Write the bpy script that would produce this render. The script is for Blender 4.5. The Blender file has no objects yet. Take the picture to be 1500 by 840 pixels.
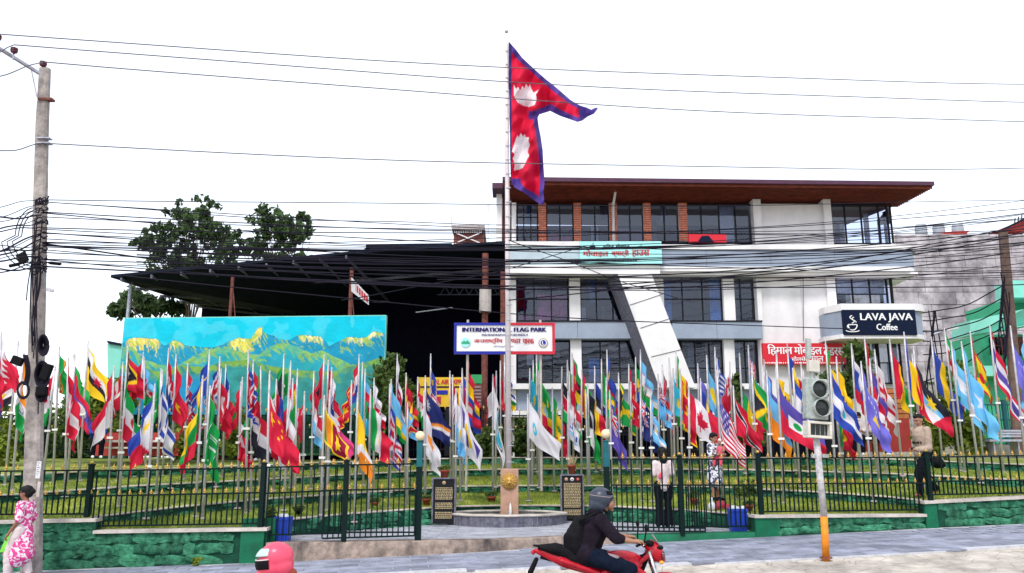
import bpy, bmesh, math, random
import numpy as np
from mathutils import Vector, Matrix
random.seed(7); rng = np.random.default_rng(7)
SC = bpy.context.scene
COL = SC.collection
pi = math.pi
# ------------------------------------------------------------------ camera
HC = 2.1
THETA = math.atan(250/1200)
cam_d = bpy.data.cameras.new('camera'); cam = bpy.data.objects.new('camera', cam_d); COL.objects.link(cam)
cam.location = (0, 0, HC); cam.rotation_euler = (pi/2+THETA, 0, 0)
cam_d.sensor_width = 36; cam_d.lens = 28.8; cam_d.clip_end = 2000; cam_d.clip_start = .1
SC.camera = cam
CT, ST = math.cos(THETA), math.sin(THETA)
def ray(px, py):
    u = (px-750)/1200; v = (420-py)/1200
    return Vector((u, CT-v*ST, ST+v*CT))
def at(px, py, Y):
    "point of the place seen at photo pixel px,py at distance Y"
    d = ray(px, py); return Vector((d.x/d.y*Y, Y, HC+d.z/d.y*Y))
def scale(py, Y):
    return 1200/(Y/(CT-(420-py)/1200*ST))
# ------------------------------------------------------------------ light
w = bpy.data.worlds.new('World'); SC.world = w; w.use_nodes = True
nt = w.node_tree; nt.nodes.clear()
SUN_EL, SUN_AZ = math.radians(52), math.radians(200)
sky = nt.nodes.new('ShaderNodeTexSky'); sky.sky_type = 'NISHITA'; sky.sun_disc = False
sky.sun_elevation = SUN_EL; sky.sun_rotation = SUN_AZ
b1 = nt.nodes.new('ShaderNodeBackground'); b1.inputs[1].default_value = .08
nt.links.new(sky.outputs[0], b1.inputs[0])
b2 = nt.nodes.new('ShaderNodeBackground')          # bright even overcast
tc = nt.nodes.new('ShaderNodeTexCoord'); nz = nt.nodes.new('ShaderNodeTexNoise'); nz.inputs['Scale'].default_value = 1.6; nz.inputs['Detail'].default_value = 5
cr = nt.nodes.new('ShaderNodeValToRGB'); cr.color_ramp.elements[0].position = .3; cr.color_ramp.elements[1].position = .7
cr.color_ramp.elements[0].color = (.93, .95, 1, 1); cr.color_ramp.elements[1].color = (1, 1, 1, 1)
nt.links.new(tc.outputs['Generated'], nz.inputs['Vector']); nt.links.new(nz.outputs['Fac'], cr.inputs[0]); nt.links.new(cr.outputs[0], b2.inputs[0])
b2.inputs[1].default_value = .95
ad = nt.nodes.new('ShaderNodeAddShader'); wo = nt.nodes.new('ShaderNodeOutputWorld')
nt.links.new(b1.outputs[0], ad.inputs[0]); nt.links.new(b2.outputs[0], ad.inputs[1]); nt.links.new(ad.outputs[0], wo.inputs[0])
sd = bpy.data.lights.new('sun', 'SUN'); so = bpy.data.objects.new('sun', sd); COL.objects.link(so)
sd.energy = 2.0; sd.angle = math.radians(12); sd.color = (1, .96, .9)
dirv = Vector((math.sin(SUN_AZ)*math.cos(SUN_EL), math.cos(SUN_AZ)*math.cos(SUN_EL), math.sin(SUN_EL)))
so.rotation_euler = dirv.to_track_quat('Z', 'Y').to_euler()
SC.view_settings.view_transform = 'Standard'; SC.view_settings.look = 'None'; SC.view_settings.exposure = .25; SC.view_settings.gamma = 1
SC.render.resolution_x = 1024; SC.render.resolution_y = 573
# ------------------------------------------------------------------ materials
def mat(name, col, rough=.7, var=.15, scale=6, bump=.0, bscale=30, metal=0, rnd=0, col2=None, spec=.35, trans=0, stain=0, pos=0):
    m = bpy.data.materials.new(name); m.use_nodes = True; n = m.node_tree.nodes; l = m.node_tree.links
    p = n['Principled BSDF']; p.inputs['Roughness'].default_value = rough; p.inputs['Metallic'].default_value = metal
    p.inputs['Specular IOR Level'].default_value = spec
    t = n.new('ShaderNodeTexCoord'); OC = t.outputs['Object'] if not pos else n.new('ShaderNodeNewGeometry').outputs['Position']; z = n.new('ShaderNodeTexNoise'); z.inputs['Scale'].default_value = scale; z.inputs['Detail'].default_value = 6
    z.inputs['Roughness'].default_value = .65
    l.new(OC, z.inputs['Vector'])
    mx = n.new('ShaderNodeMix'); mx.data_type = 'RGBA'
    a = [max(0, c*(1-var)) for c in col]; b = [c*(1+var) for c in col] if col2 is None else col2
    mx.inputs[6].default_value = (*a, 1); mx.inputs[7].default_value = (*b, 1)
    rp = n.new('ShaderNodeMapRange'); rp.inputs[1].default_value = .35; rp.inputs[2].default_value = .65
    l.new(z.outputs['Fac'], rp.inputs[0]); l.new(rp.outputs[0], mx.inputs[0])
    out = mx.outputs[2]
    if stain:
        z2 = n.new('ShaderNodeTexNoise'); z2.inputs['Scale'].default_value = scale*.35; z2.inputs['Detail'].default_value = 8
        mp = n.new('ShaderNodeMapping'); mp.inputs['Scale'].default_value = (1, 1, .35); l.new(OC, mp.inputs[0]); l.new(mp.outputs[0], z2.inputs['Vector'])
        r2 = n.new('ShaderNodeMapRange'); r2.inputs[1].default_value = .5; r2.inputs[2].default_value = .72; l.new(z2.outputs['Fac'], r2.inputs[0])
        m2 = n.new('ShaderNodeMix'); m2.data_type = 'RGBA'; m2.blend_type = 'MULTIPLY'; l.new(out, m2.inputs[6])
        m2.inputs[7].default_value = (1-stain, 1-stain, 1-stain*.95, 1); l.new(r2.outputs[0], m2.inputs[0]); out = m2.outputs[2]
    if rnd:
        oi = n.new('ShaderNodeObjectInfo'); r3 = n.new('ShaderNodeMapRange'); r3.inputs[3].default_value = 1-rnd; r3.inputs[4].default_value = 1+rnd
        l.new(oi.outputs['Random'], r3.inputs[0]); hs = n.new('ShaderNodeHueSaturation'); l.new(r3.outputs[0], hs.inputs['Value']); l.new(out, hs.inputs['Color']); out = hs.outputs[0]
    l.new(out, p.inputs['Base Color'])
    if bump:
        z3 = n.new('ShaderNodeTexNoise'); z3.inputs['Scale'].default_value = bscale; z3.inputs['Detail'].default_value = 5; l.new(OC, z3.inputs['Vector'])
        bp = n.new('ShaderNodeBump'); bp.inputs['Strength'].default_value = bump; bp.inputs['Distance'].default_value = .02
        l.new(z3.outputs['Fac'], bp.inputs['Height']); l.new(bp.outputs[0], p.inputs['Normal'])
    if trans:
        tr = n.new('ShaderNodeBsdfTranslucent'); l.new(out, tr.inputs[0]); ms = n.new('ShaderNodeMixShader'); ms.inputs[0].default_value = trans
        l.new(p.outputs[0], ms.inputs[1]); l.new(tr.outputs[0], ms.inputs[2]); l.new(ms.outputs[0], n['Material Output'].inputs[0])
    return m
def vcol_mat(name, rough=.8, trans=.0, bump=0, bscale=20):
    m = bpy.data.materials.new(name); m.use_nodes = True; n = m.node_tree.nodes; l = m.node_tree.links
    p = n['Principled BSDF']; p.inputs['Roughness'].default_value = rough; p.inputs['Specular IOR Level'].default_value = .25
    a = n.new('ShaderNodeAttribute'); a.attribute_name = 'Col'; l.new(a.outputs['Color'], p.inputs['Base Color'])
    t = n.new('ShaderNodeTexCoord')
    if bump:
        z3 = n.new('ShaderNodeTexNoise'); z3.inputs['Scale'].default_value = bscale; l.new(t.outputs['Object'], z3.inputs['Vector'])
        bp = n.new('ShaderNodeBump'); bp.inputs['Strength'].default_value = bump; bp.inputs['Distance'].default_value = .02
        l.new(z3.outputs['Fac'], bp.inputs['Height']); l.new(bp.outputs[0], p.inputs['Normal'])
    if trans:
        tr = n.new('ShaderNodeBsdfTranslucent'); l.new(a.outputs['Color'], tr.inputs[0]); ms = n.new('ShaderNodeMixShader'); ms.inputs[0].default_value = trans
        l.new(p.outputs[0], ms.inputs[1]); l.new(tr.outputs[0], ms.inputs[2]); l.new(ms.outputs[0], n['Material Output'].inputs[0])
    return m
def glass_mat(name, tint=(.60, .66, .82), refl=(.8, .85, 1)):
    m = bpy.data.materials.new(name); m.use_nodes = True; n = m.node_tree.nodes; l = m.node_tree.links
    n.remove(n['Principled BSDF'])
    t = n.new('ShaderNodeBsdfTransparent'); t.inputs[0].default_value = (*tint, 1)
    g = n.new('ShaderNodeBsdfGlossy'); g.inputs[0].default_value = (*refl, 1); g.inputs['Roughness'].default_value = .03
    f = n.new('ShaderNodeFresnel'); f.inputs[0].default_value = 1.7; ms = n.new('ShaderNodeMixShader')
    tcx = n.new('ShaderNodeTexCoord'); z = n.new('ShaderNodeTexNoise'); z.inputs['Scale'].default_value = .8; l.new(tcx.outputs['Object'], z.inputs['Vector'])
    bp = n.new('ShaderNodeBump'); bp.inputs['Strength'].default_value = .15; bp.inputs['Distance'].default_value = .05; l.new(z.outputs['Fac'], bp.inputs['Height'])
    l.new(bp.outputs[0], g.inputs['Normal'])
    l.new(f.outputs[0], ms.inputs[0]); l.new(t.outputs[0], ms.inputs[1]); l.new(g.outputs[0], ms.inputs[2]); l.new(ms.outputs[0], n['Material Output'].inputs[0])
    return m
M = dict(
 iron=mat('dark_green_iron', (.001, .011, .010), .6, .3, 20, spec=.15), gold=mat('gold_paint', (.55, .33, .08), .45, .25, 30, metal=.35),
 teal=mat('teal_paint', (.0, .10, .12), .5, .2, 10), conc=mat('concrete', (.42, .38, .36), .9, .2, 5, .5, 25, stain=.35),
 cap=mat('pale_cap', (.52, .47, .42), .9, .2, 4, .4, 25, stain=.3), kerb=mat('stained_concrete', (.27, .21, .175), .9, .35, 7, .8, 18, stain=.85),
 greenstone=mat('green_painted_stone', (.005, .125, .06), .9, .5, 6, 1.0, 14, rnd=.2, col2=(.06, .27, .15), stain=.5, pos=1),
 barestone=mat('green_brown_stone', (.055, .14, .07), .8, .5, 4.5, .9, 12, rnd=.2, col2=(.2, .15, .09), stain=.4),
 mortar=mat('green_mortar', (.002, .05, .028), .9, .3, 5, .8, 14), greenplain=mat('green_plaster', (.0, .12, .055), .7, .25, 3, .4, 12, stain=.4),
 grass=mat('grass', (.12, .24, .03), .95, .5, 1.1, .8, 30, col2=(.38, .40, .07)), blade=mat('grass_blade', (.17, .31, .03), .8, .4, 1.3, col2=(.38, .44, .07), trans=.3),
 pave=mat('blue_grey_paver', (.235, .25, .315), .8, .25, 3, .5, 30, rnd=.2, stain=.35, pos=1), joint=mat('paver_joint', (.40, .40, .43), .95, .2, 8),
 plaza=mat('plaza_paver', (.33, .34, .38), .8, .2, 3, .4, 30, rnd=.14, stain=.3, pos=1),
 pole=mat('flagpole_paint', (.50, .48, .50), .4, .2, 5, metal=.25, stain=.2), plate=mat('plate_white', (.75, .75, .72), .6, .05),
 upole=mat('weathered_concrete_pole', (.33, .29, .27), .95, .3, 6, .7, 20, stain=.45), steel=mat('galvanised_steel', (.42, .42, .5), .5, .2, 9, metal=.4),
 insul=mat('brown_insulator', (.09, .015, .03), .25, .2), black=mat('black_plastic', (.005, .005, .007), .7, .2, spec=.12), wire=mat('black_cable', (.012, .010, .02), .7, .1, spec=.15),
 wirethin=mat('aluminium_cable', (.09, .08, .10), .6, .1),
 wall=mat('white_wall', (.78, .76, .77), .8, .06, 1.6, .15, 10, stain=.28), blue=mat('blue_grey_panel', (.28, .33, .42), .45, .1, 1.5, stain=.12), bluel=mat('pale_blue_panel', (.46, .56, .62), .45, .1, 1.5, stain=.2),
 brick=mat('orange_brick', (.52, .13, .06), .85, .35, 8, .3, 30), wood=mat('red_brown_soffit', (.19, .038, .02), .6, .3, 3, .2, 12), fascia=mat('maroon_fascia', (.07, .02, .05), .5, .2),
 frame=mat('dark_frame', (.008, .009, .016), .6, .2, spec=.2), glass=glass_mat('window_glass'), room=mat('room_reflection_tone', (.055, .06, .095), .9, .7, .35),  # room tone is mottled and raised to imitate reflections in the glass
 curtb=mat('blue_curtain', (.08, .25, .55), .9, .3, 9), curtw=mat('white_curtain', (.6, .6, .62), .9, .1, 9), reflstrip=mat('grey_blue_reflection', (.12, .14, .22), .9, .5, 2), curtp=mat('pink_cloth', (.42, .08, .2), .9, .4, 3),  # the grey-blue tone imitates reflections behind the panes
 dark=mat('black_roof_sheet', (.010, .014, .026), .8, .3, 2, spec=.1), darkin=mat('shed_shade_dark', (.004, .004, .01), .9, .3, spec=.05), rust=mat('rusty_post', (.16, .05, .04), .8, .4, 8),  # darkin puts the shade inside the shed into a near-black colour
 redw=mat('red_wall', (.36, .035, .03), .7, .15, 2, stain=.2), redsign=mat('red_sign', (.62, .012, .03), .45, .05), white=mat('white_paint', (.82, .82, .84), .5, .03), navy=mat('navy', (.006, .012, .035), .55, .1, spec=.08),
 navytext=mat('navy_text', (.015, .01, .12), .5, .05), bluef=mat('blue_border', (.01, .02, .33), .45, .05), redf=mat('red_border', (.6, .02, .05), .45, .05), cyan=mat('cyan_sign', (.36, .78, .78), .45, .08, 2), redtext=mat('red_text', (.5, .03, .04), .5, .05),
 turq=mat('turquoise_paint', (.22, .60, .50), .7, .08, 2, stain=.1), turqd=mat('green_paint', (.04, .36, .2), .7, .1, 2), block=mat('grey_render_block', (.42, .37, .40), .95, .4, 1.6, .7, 10, rnd=.14, stain=.6, pos=1),
 bark=mat('bark', (.06, .045, .035), .9, .3, 8), leafd=mat('leaf_dark', (.03, .07, .025), .5, .5, 1.6, col2=(.12, .20, .07), trans=.35), leafy=mat('leaf_bright', (.10, .19, .02), .6, .5, 2.5, col2=(.24, .30, .03), trans=.3), leafm=mat('leaf_mid', (.035, .10, .02), .6, .5, 2.5, col2=(.13, .2, .04), trans=.25),
 sandst=mat('pink_sandstone', (.46, .27, .19), .8, .15, 5, .2, 20, stain=.2), slate=mat('slate_tile', (.13, .13, .17), .5, .4, 12), granite=mat('black_granite', (.01, .01, .012), .4, .2, 40, spec=.2), goldt=mat('gold_lettering', (.42, .33, .18), .5, .1), 
 terra=mat('terracotta', (.26, .05, .025), .85, .2, 8), soil=mat('soil', (.05, .03, .02), .95, .3), binb=mat('blue_plastic', (.01, .05, .45), .4, .1), bag=mat('plastic_bag', (.6, .63, .7), .4, .1),
 globe=mat('cream_globe', (.75, .6, .38), .3, .05), signal=mat('signal_housing', (.34, .38, .36), .6, .2, 12, stain=.3), lens=mat('dark_lens', (.02, .024, .026), .2, .3, 20), orange=mat('orange_paint', (.70, .22, .01), .6, .2, 8, stain=.35),
 skin=mat('skin', (.33, .16, .10), .55, .08, 8), skind=mat('skin_tanned', (.24, .11, .065), .55, .08, 8), hair=mat('black_hair', (.006, .005, .006), .6, .2, 30, spec=.2), pinkc=mat('pink_helmet', (.68, .07, .13), .28, .12, 3), 
 jacket=mat('dark_jacket', (.012, .008, .015), .85, .3, 9, .5, 14, spec=.1), helmet=mat('dark_grey_helmet', (.035, .045, .07), .35, .2, 6), jean=mat('dark_jeans', (.004, .008, .02), .9, .3, 12, .4, 14, spec=.1), bikered=mat('red_bodywork', (.40, .004, .016), .28, .2), grip=mat('grey_fabric', (.26, .2, .22), .8, .15), chrome=mat('chrome', (.5, .5, .5), .2, .1, metal=1),
 beige=mat('beige_cotton', (.38, .29, .23), .95, .15, 10, .6, 16, spec=.1), blouse=mat('white_blouse', (.62, .52, .52), .9, .1, 8, .5, 14), blackc=mat('black_cloth', (.007, .007, .012), .9, .2, 10, .4, 14, spec=.08), bluec=mat('blue_shirt', (.01, .04, .3), .85, .2), shoe=mat('white_shoe', (.65, .65, .66), .6, .1), redb=mat('red_bag', (.28, .02, .04), .7, .3, 12),
 lime=mat('lime_bag', (.2, .6, .06), .5, .1), amber=mat('amber_lens', (.9, .35, .03), .2, .1), visor=glass_mat('clear_visor', (.75, .9, .9)), tyre=mat('tyre', (.015, .015, .015), .9, .2, 20), slat=mat('orange_wood_slat', (.45, .15, .05), .7, .3, 5), yel=mat('yellow_poster', (.75, .48, .03), .6, .1, 4), grn=mat('green_poster', (.03, .3, .1), .6, .1), water=mat('fountain_water', (.02, .05, .045), .06, .3, 3, .3, 20), stream=mat('falling_water', (.6, .6, .62), .15, .3, 30), tin=mat('pale_tin_roof', (.35, .35, .38), .5, .2, 5), tank=mat('grey_tank', (.3, .33, .38), .5, .1), dust=mat('dust', (.16, .15, .10), .95, .3))
M['signalw'] = mat('peeling_white_paint', (.5, .48, .5), .7, .35, 12, .4, 20, col2=(.62, .6, .62), stain=.5); M['cap2'] = mat('cream_plastic', (.6, .57, .5), .6, .1, 6, stain=.25)
M['upole2'] = mat('brown_pole', (.13, .085, .07), .9, .3, 6, .5, 20, stain=.4)
M['visorp'] = mat('pale_teal_visor', (.42, .58, .58), .15, .15, 4)
M['mastp'] = mat('mast_paint', (.62, .56, .57), .6, .1, 3, stain=.3)
M['cloth'] = vcol_mat('flag_cloth', .75, .28); M['mural'] = vcol_mat('painted_mural', .8, 0, .5, 9)
def two_tone(name, a, b, scale, thr=.5, rough=.8):
    m = bpy.data.materials.new(name); m.use_nodes = True; n = m.node_tree.nodes; l = m.node_tree.links; p = n['Principled BSDF']; p.inputs['Roughness'].default_value = rough
    t = n.new('ShaderNodeTexCoord'); z = n.new('ShaderNodeTexNoise'); z.inputs['Scale'].default_value = scale; z.inputs['Detail'].default_value = 2; z.inputs['Distortion'].default_value = 1.2
    l.new(t.outputs['Object'], z.inputs['Vector']); c = n.new('ShaderNodeValToRGB'); c.color_ramp.interpolation = 'LINEAR'
    c.color_ramp.elements[0].position = thr-.02; c.color_ramp.elements[1].position = thr+.02; c.color_ramp.elements[0].color = (*a, 1); c.color_ramp.elements[1].color = (*b, 1)
    l.new(z.outputs['Fac'], c.inputs[0]); l.new(c.outputs[0], p.inputs['Base Color']); return m
M['pinkdress'] = two_tone('pink_floral_cotton', (.62, .05, .24), (.78, .68, .74), 13, .53)
M['bwdress'] = two_tone('black_white_print', (.04, .045, .08), (.68, .68, .74), 11, .48)
def road_mat():
    m = mat('dusty_road', (.40, .36, .31), .95, .22, 2.2, .5, 30, col2=(.56, .51, .45), stain=.4); n = m.node_tree.nodes; l = m.node_tree.links; p = n['Principled BSDF']
    src = p.inputs['Base Color'].links[0].from_socket
    t = n.new('ShaderNodeTexCoord'); v = n.new('ShaderNodeTexVoronoi'); v.feature = 'DISTANCE_TO_EDGE'; v.inputs['Scale'].default_value = 3.0; l.new(t.outputs['Object'], v.inputs['Vector'])
    r = n.new('ShaderNodeMapRange'); r.inputs[1].default_value = .0; r.inputs[2].default_value = .035; r.inputs[3].default_value = .62; r.inputs[4].default_value = 1; l.new(v.outputs['Distance'], r.inputs[0])
    mm = n.new('ShaderNodeMix'); mm.data_type = 'RGBA'; mm.blend_type = 'MULTIPLY'; mm.inputs[0].default_value = 1; l.new(src, mm.inputs[6]); l.new(r.outputs[0], mm.inputs[7]); l.new(mm.outputs[2], p.inputs['Base Color']); return m
M['road'] = road_mat()
# ------------------------------------------------------------------ object helpers
W = {}
def wpos(o): return W.get(o.name, Vector((0, 0, 0)))
def tag(o, label, cat, group=None):
    o['label'] = label; o['category'] = cat
    if group: o['group'] = group
    return o
def thing(name, label, cat, loc=(0, 0, 0), group=None, rz=0):
    o = bpy.data.objects.new(name, None); COL.objects.link(o); o.location = loc; o.rotation_euler = (0, 0, rz); o.empty_display_size = .1
    W[o.name] = Vector(loc); return tag(o, label, cat, group)
def link(name, me, parent=None, loc=None, rot=None, scl=None, local=False):
    o = bpy.data.objects.new(name, me); COL.objects.link(o)
    loc = Vector(loc) if loc is not None else (wpos(parent) if parent and not local else Vector((0, 0, 0)))
    if parent: o.parent = parent
    if parent and not local: o.location = loc-wpos(parent); W[o.name] = loc
    else: o.location = loc; W[o.name] = loc if not parent else wpos(parent)
    if rot: o.rotation_euler = rot
    if scl: o.scale = scl
    return o
def npmesh(name, V, Fq, m, smooth=False, cols=None):
    "V (n,3), Fq (k,3|4) -> mesh"
    me = bpy.data.meshes.new(name); V = np.asarray(V, np.float32); Fq = np.asarray(Fq, np.int32); k, c = Fq.shape
    me.vertices.add(len(V)); me.vertices.foreach_set('co', V.ravel()); me.loops.add(k*c); me.loops.foreach_set('vertex_index', Fq.ravel())
    me.polygons.add(k); me.polygons.foreach_set('loop_start', np.arange(0, k*c, c, dtype=np.int32))
    me.update(calc_edges=True); me.validate()
    if smooth: me.polygons.foreach_set('use_smooth', np.ones(len(me.polygons), bool))
    if cols is not None:
        a = me.color_attributes.new('Col', 'FLOAT_COLOR', 'POINT'); a.data.foreach_set('color', np.asarray(cols, np.float32).ravel())
    for mm in (m if isinstance(m, (list, tuple)) else [m]): me.materials.append(M[mm] if isinstance(mm, str) else mm)
    return me
class MB:
    def __init__(s): s.v = []; s.f = []; s.mi = []; s.cur = 0
    def add(s, vs, fs):
        b = len(s.v); s.v += [Vector(p) for p in vs]
        for f in fs: s.f.append([b+i for i in f]); s.mi.append(s.cur)
        return s
    def box(s, c, d, rz=0, R=None):
        c = Vector(c); R = R or Matrix.Rotation(rz, 3, 'Z'); hx, hy, hz = d[0]/2, d[1]/2, d[2]/2
        vs = [c+R@Vector((x*hx, y*hy, z*hz)) for x in (-1, 1) for y in (-1, 1) for z in (-1, 1)]
        return s.add(vs, [(0, 1, 3, 2), (4, 6, 7, 5), (0, 4, 5, 1), (2, 3, 7, 6), (0, 2, 6, 4), (1, 5, 7, 3)])
    def bx(s, a, b):
        a = Vector(a); b = Vector(b); return s.box((a+b)/2, [abs(x) for x in (b-a)])
    def bar(s, p, q, wd, dp=None):
        p = Vector(p); q = Vector(q); d = q-p; L = d.length
        if L < 1e-6: return s
        R = d.to_track_quat('Z', 'Y').to_matrix(); return s.box((p+q)/2, (wd, dp or wd, L), R=R)
    def tube(s, pts, r, n=8, capped=True):
        pts = [Vector(p) for p in pts]; rs = r if isinstance(r, (list, tuple)) else [r]*len(pts); b = len(s.v); up = None
        for i, p in enumerate(pts):
            d = (pts[min(i+1, len(pts)-1)]-pts[max(i-1, 0)]).normalized()
            if up is None: up = Vector((0, 0, 1)) if abs(d.z) < .9 else Vector((1, 0, 0))
            x = d.cross(up).normalized(); y = x.cross(d).normalized(); up = y
            for k in range(n): a = 2*pi*k/n; s.v.append(p+x*math.cos(a)*rs[i]+y*math.sin(a)*rs[i])
        for i in range(len(pts)-1):
            for k in range(n): s.f.append([b+i*n+k, b+i*n+(k+1) % n, b+(i+1)*n+(k+1) % n, b+(i+1)*n+k]); s.mi.append(s.cur)
        if capped:
            s.f.append([b+k for k in range(n)]); s.f.append([b+(len(pts)-1)*n+n-1-k for k in range(n)]); s.mi += [s.cur]*2
        return s
    def lathe(s, prof, n=16, c=(0, 0, 0), R=None):
        c = Vector(c); R = R or Matrix.Identity(3); b = len(s.v)
        for (r, z) in prof:
            for k in range(n): a = 2*pi*k/n; s.v.append(c+R@Vector((r*math.cos(a), r*math.sin(a), z)))
        for i in range(len(prof)-1):
            for k in range(n): s.f.append([b+i*n+k, b+i*n+(k+1) % n, b+(i+1)*n+(k+1) % n, b+(i+1)*n+k]); s.mi.append(s.cur)
        return s
    def ell(s, c, r, n=14, m=9, R=None):
        c = Vector(c); R = R or Matrix.Identity(3); b = len(s.v)
        for i in range(m+1):
            th = pi*i/m
            for k in range(n): a = 2*pi*k/n; s.v.append(c+R@Vector((r[0]*math.sin(th)*math.cos(a), r[1]*math.sin(th)*math.sin(a), r[2]*math.cos(th))))
        for i in range(m):
            for k in range(n): s.f.append([b+i*n+k, b+(i+1)*n+k, b+(i+1)*n+(k+1) % n, b+i*n+(k+1) % n]); s.mi.append(s.cur)
        return s
    def caps(s, p, q, r1, r2, n=12):
        p = Vector(p); q = Vector(q); d = (q-p); L = d.length; R = (d.to_track_quat('Z', 'Y').to_matrix() if L > 1e-5 else Matrix.Identity(3))
        pr = [(r1*math.sin(a)+1e-4, -r1*math.cos(a)) for a in (0, pi/6, pi/3, pi/2)]+[(r2*math.cos(a)+1e-4, L+r2*math.sin(a)) for a in (0, pi/6, pi/3, pi/2)]
        b = len(s.v); s.lathe(pr, n, p, R); s.f.append([b+n-1-k for k in range(n)]); s.f.append([b+7*n+k for k in range(n)]); s.mi += [s.cur]*2
        return s
    def chain(s, pts, rs, n=12):
        for i in range(len(pts)-1): s.caps(pts[i], pts[i+1], rs[i], rs[i+1], n)
        return s
    def prism(s, poly, d):
        "poly: list of 3D points (front), extruded by vector d"
        n = len(poly); d = Vector(d); vs = [Vector(p) for p in poly]+[Vector(p)+d for p in poly]
        return s.add(vs, [list(range(n)), list(range(2*n-1, n-1, -1))]+[[i, i+n, (i+1) % n+n, (i+1) % n] for i in range(n)])
    def mesh(s, name, m, smooth=False, org=(0, 0, 0)):
        me = bpy.data.meshes.new(name); org = Vector(org); me.from_pydata([v-org for v in s.v], [], s.f)
        ms = m if isinstance(m, (list, tuple)) else [m]
        for mm in ms: me.materials.append(M[mm] if isinstance(mm, str) else mm)
        if len(ms) > 1: me.polygons.foreach_set('material_index', s.mi)
        bm = bmesh.new(); bm.from_mesh(me); bmesh.ops.recalc_face_normals(bm, faces=bm.faces); bm.to_mesh(me); bm.free()
        if smooth: me.polygons.foreach_set('use_smooth', [True]*len(me.polygons))
        me.update(); return me
    def build(s, name, m, parent=None, smooth=False, local=False, org=None, remesh=None, bevel=None):
        "vertices in world coordinates unless local"
        o_ = Vector((0, 0, 0)) if local else (Vector(org) if org is not None else (wpos(parent) if parent else (sum(s.v, Vector())/max(1, len(s.v)))))
        if parent is None and not local and org is None: o_.z = min(v.z for v in s.v)
        me = s.mesh(name, m, smooth, o_)
        o = link(name, me, parent, None if local else o_, local=local)
        if remesh:
            r = o.modifiers.new('r', 'REMESH'); r.mode = 'VOXEL'; r.voxel_size = remesh; r.use_smooth_shade = True
            sm = o.modifiers.new('s', 'SMOOTH'); sm.iterations = 4; sm.factor = .5
        if bevel: bv = o.modifiers.new('b', 'BEVEL'); bv.width = bevel; bv.segments = 2; bv.limit_method = 'ANGLE'
        return o
def setting(o): o['kind'] = 'structure'; return o
def stuff(o): o['kind'] = 'stuff'; return o
def interp(tab, x, k): return float(np.interp(x, [t[0] for t in tab], [t[k] for t in tab]))
# text (built-in font; Devanagari has no shaping, so clusters are laid out by hand)
TXT = {}
def glyphs(s, clip=None):
    key = (s, clip)
    if key not in TXT:
        c = bpy.data.curves.new('t', 'FONT'); c.body = s; c.resolution_u = 2; o = bpy.data.objects.new('t', c)
        me = bpy.data.meshes.new_from_object(o); V = [v.co.copy() for v in me.vertices]; Fs = [list(p.vertices) for p in me.polygons]
        if clip and V:
            bm = bmesh.new(); bm.from_mesh(me); x1 = max(v.x for v in V); x0 = min(v.x for v in V); cx = x0+(x1-x0)*clip
            bmesh.ops.bisect_plane(bm, geom=bm.verts[:]+bm.edges[:]+bm.faces[:], plane_co=(cx, 0, 0), plane_no=(1, 0, 0), clear_outer=True)
            bm.verts.index_update(); V = [v.co.copy() for v in bm.verts]; Fs = [[v.index for v in f.verts] for f in bm.faces]; bm.free()
        bpy.data.objects.remove(o); bpy.data.curves.remove(c); TXT[key] = (V, Fs)
    return TXT[key]
def text(name, toks, x0, x1, y0, y1, Y, m, parent, bold=0, rot=None, org=None):
    "fit text into a photo-pixel box on a plane facing the camera at distance Y; toks: str or list of (str, clip)"
    if isinstance(toks, str): toks = [(toks, None)]
    V = []; Fs = []; x = 0
    for s, clip in toks:
        if s == ' ': x += .28; continue
        g, f = glyphs(s, clip)
        if not g: continue
        gx0 = min(v.x for v in g); gx1 = max(v.x for v in g); off = x-gx0; b = len(V)
        V += [Vector((v.x+x-(gx0 if s not in 'ेुूै्ॅिीोा' else 0), v.y, 0)) for v in g]; Fs += [[b+i for i in q] for q in f]
        x += 0 if s in 'ेुूै्ॅ' else (.255 if s in 'िीोा' else gx1-gx0-(.02 if len(toks) > 1 else 0))
    mx = max(v.x for v in V); mn = min(v.x for v in V); ny = min(v.y for v in V); my = max(v.y for v in V)
    a = at(x0, y1, Y); bq = at(x1, y0, Y); mb = MB()
    def P(v, dx=0): return Vector((a.x+(v.x-mn)/(mx-mn)*(bq.x-a.x)+dx, Y, a.z+(v.y-ny)/(my-ny)*(bq.z-a.z)))
    offs = [0] if not bold else [-bold, 0, bold]
    for k, dx in enumerate(offs): mb.add([P(v, dx)+Vector((0, -.0006*k, 0)) for v in V], Fs)
    me = bpy.data.meshes.new(name); o_ = wpos(parent); me.from_pydata([v-o_ for v in mb.v], [], mb.f); me.materials.append(M[m]); me.update()
    return link(name, me, parent, o_)
# ------------------------------------------------------------------ ground, street, terraces
GA, GB = .27, .033
def walk_z(x): return GA+GB*x
def ground_hit(px, py):
    d = ray(px, py); t = (GA-HC)/(d.z-GB*d.x); return Vector((d.x*t, d.y*t, HC+d.z*t))
FB = [(-200, 847), (0, 839), (130, 833), (375, 825), (421, 823), (700, 809), (832, 800), (1108, 788), (1300, 777), (1500, 767), (1700, 758)]
FBp = [(px, ground_hit(px, py)) for px, py in FB]
def fy(px): return float(np.interp(px, [p for p, _ in FBp], [q.y for _, q in FBp]))
def fx(px): return float(np.interp(px, [p for p, _ in FBp], [q.x for _, q in FBp]))
def fyx(x): return float(np.interp(x, [q.x for _, q in FBp], [q.y for _, q in FBp]))
EDGE = [(-200, 870), (300, 848), (654, 836), (1080, 823), (1300, 812), (1500, 799), (1700, 788)]
EDp = [ground_hit(px, py) for px, py in EDGE]
def ey(x): return float(np.interp(x, [q.x for q in EDp], [q.y for q in EDp]))
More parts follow.
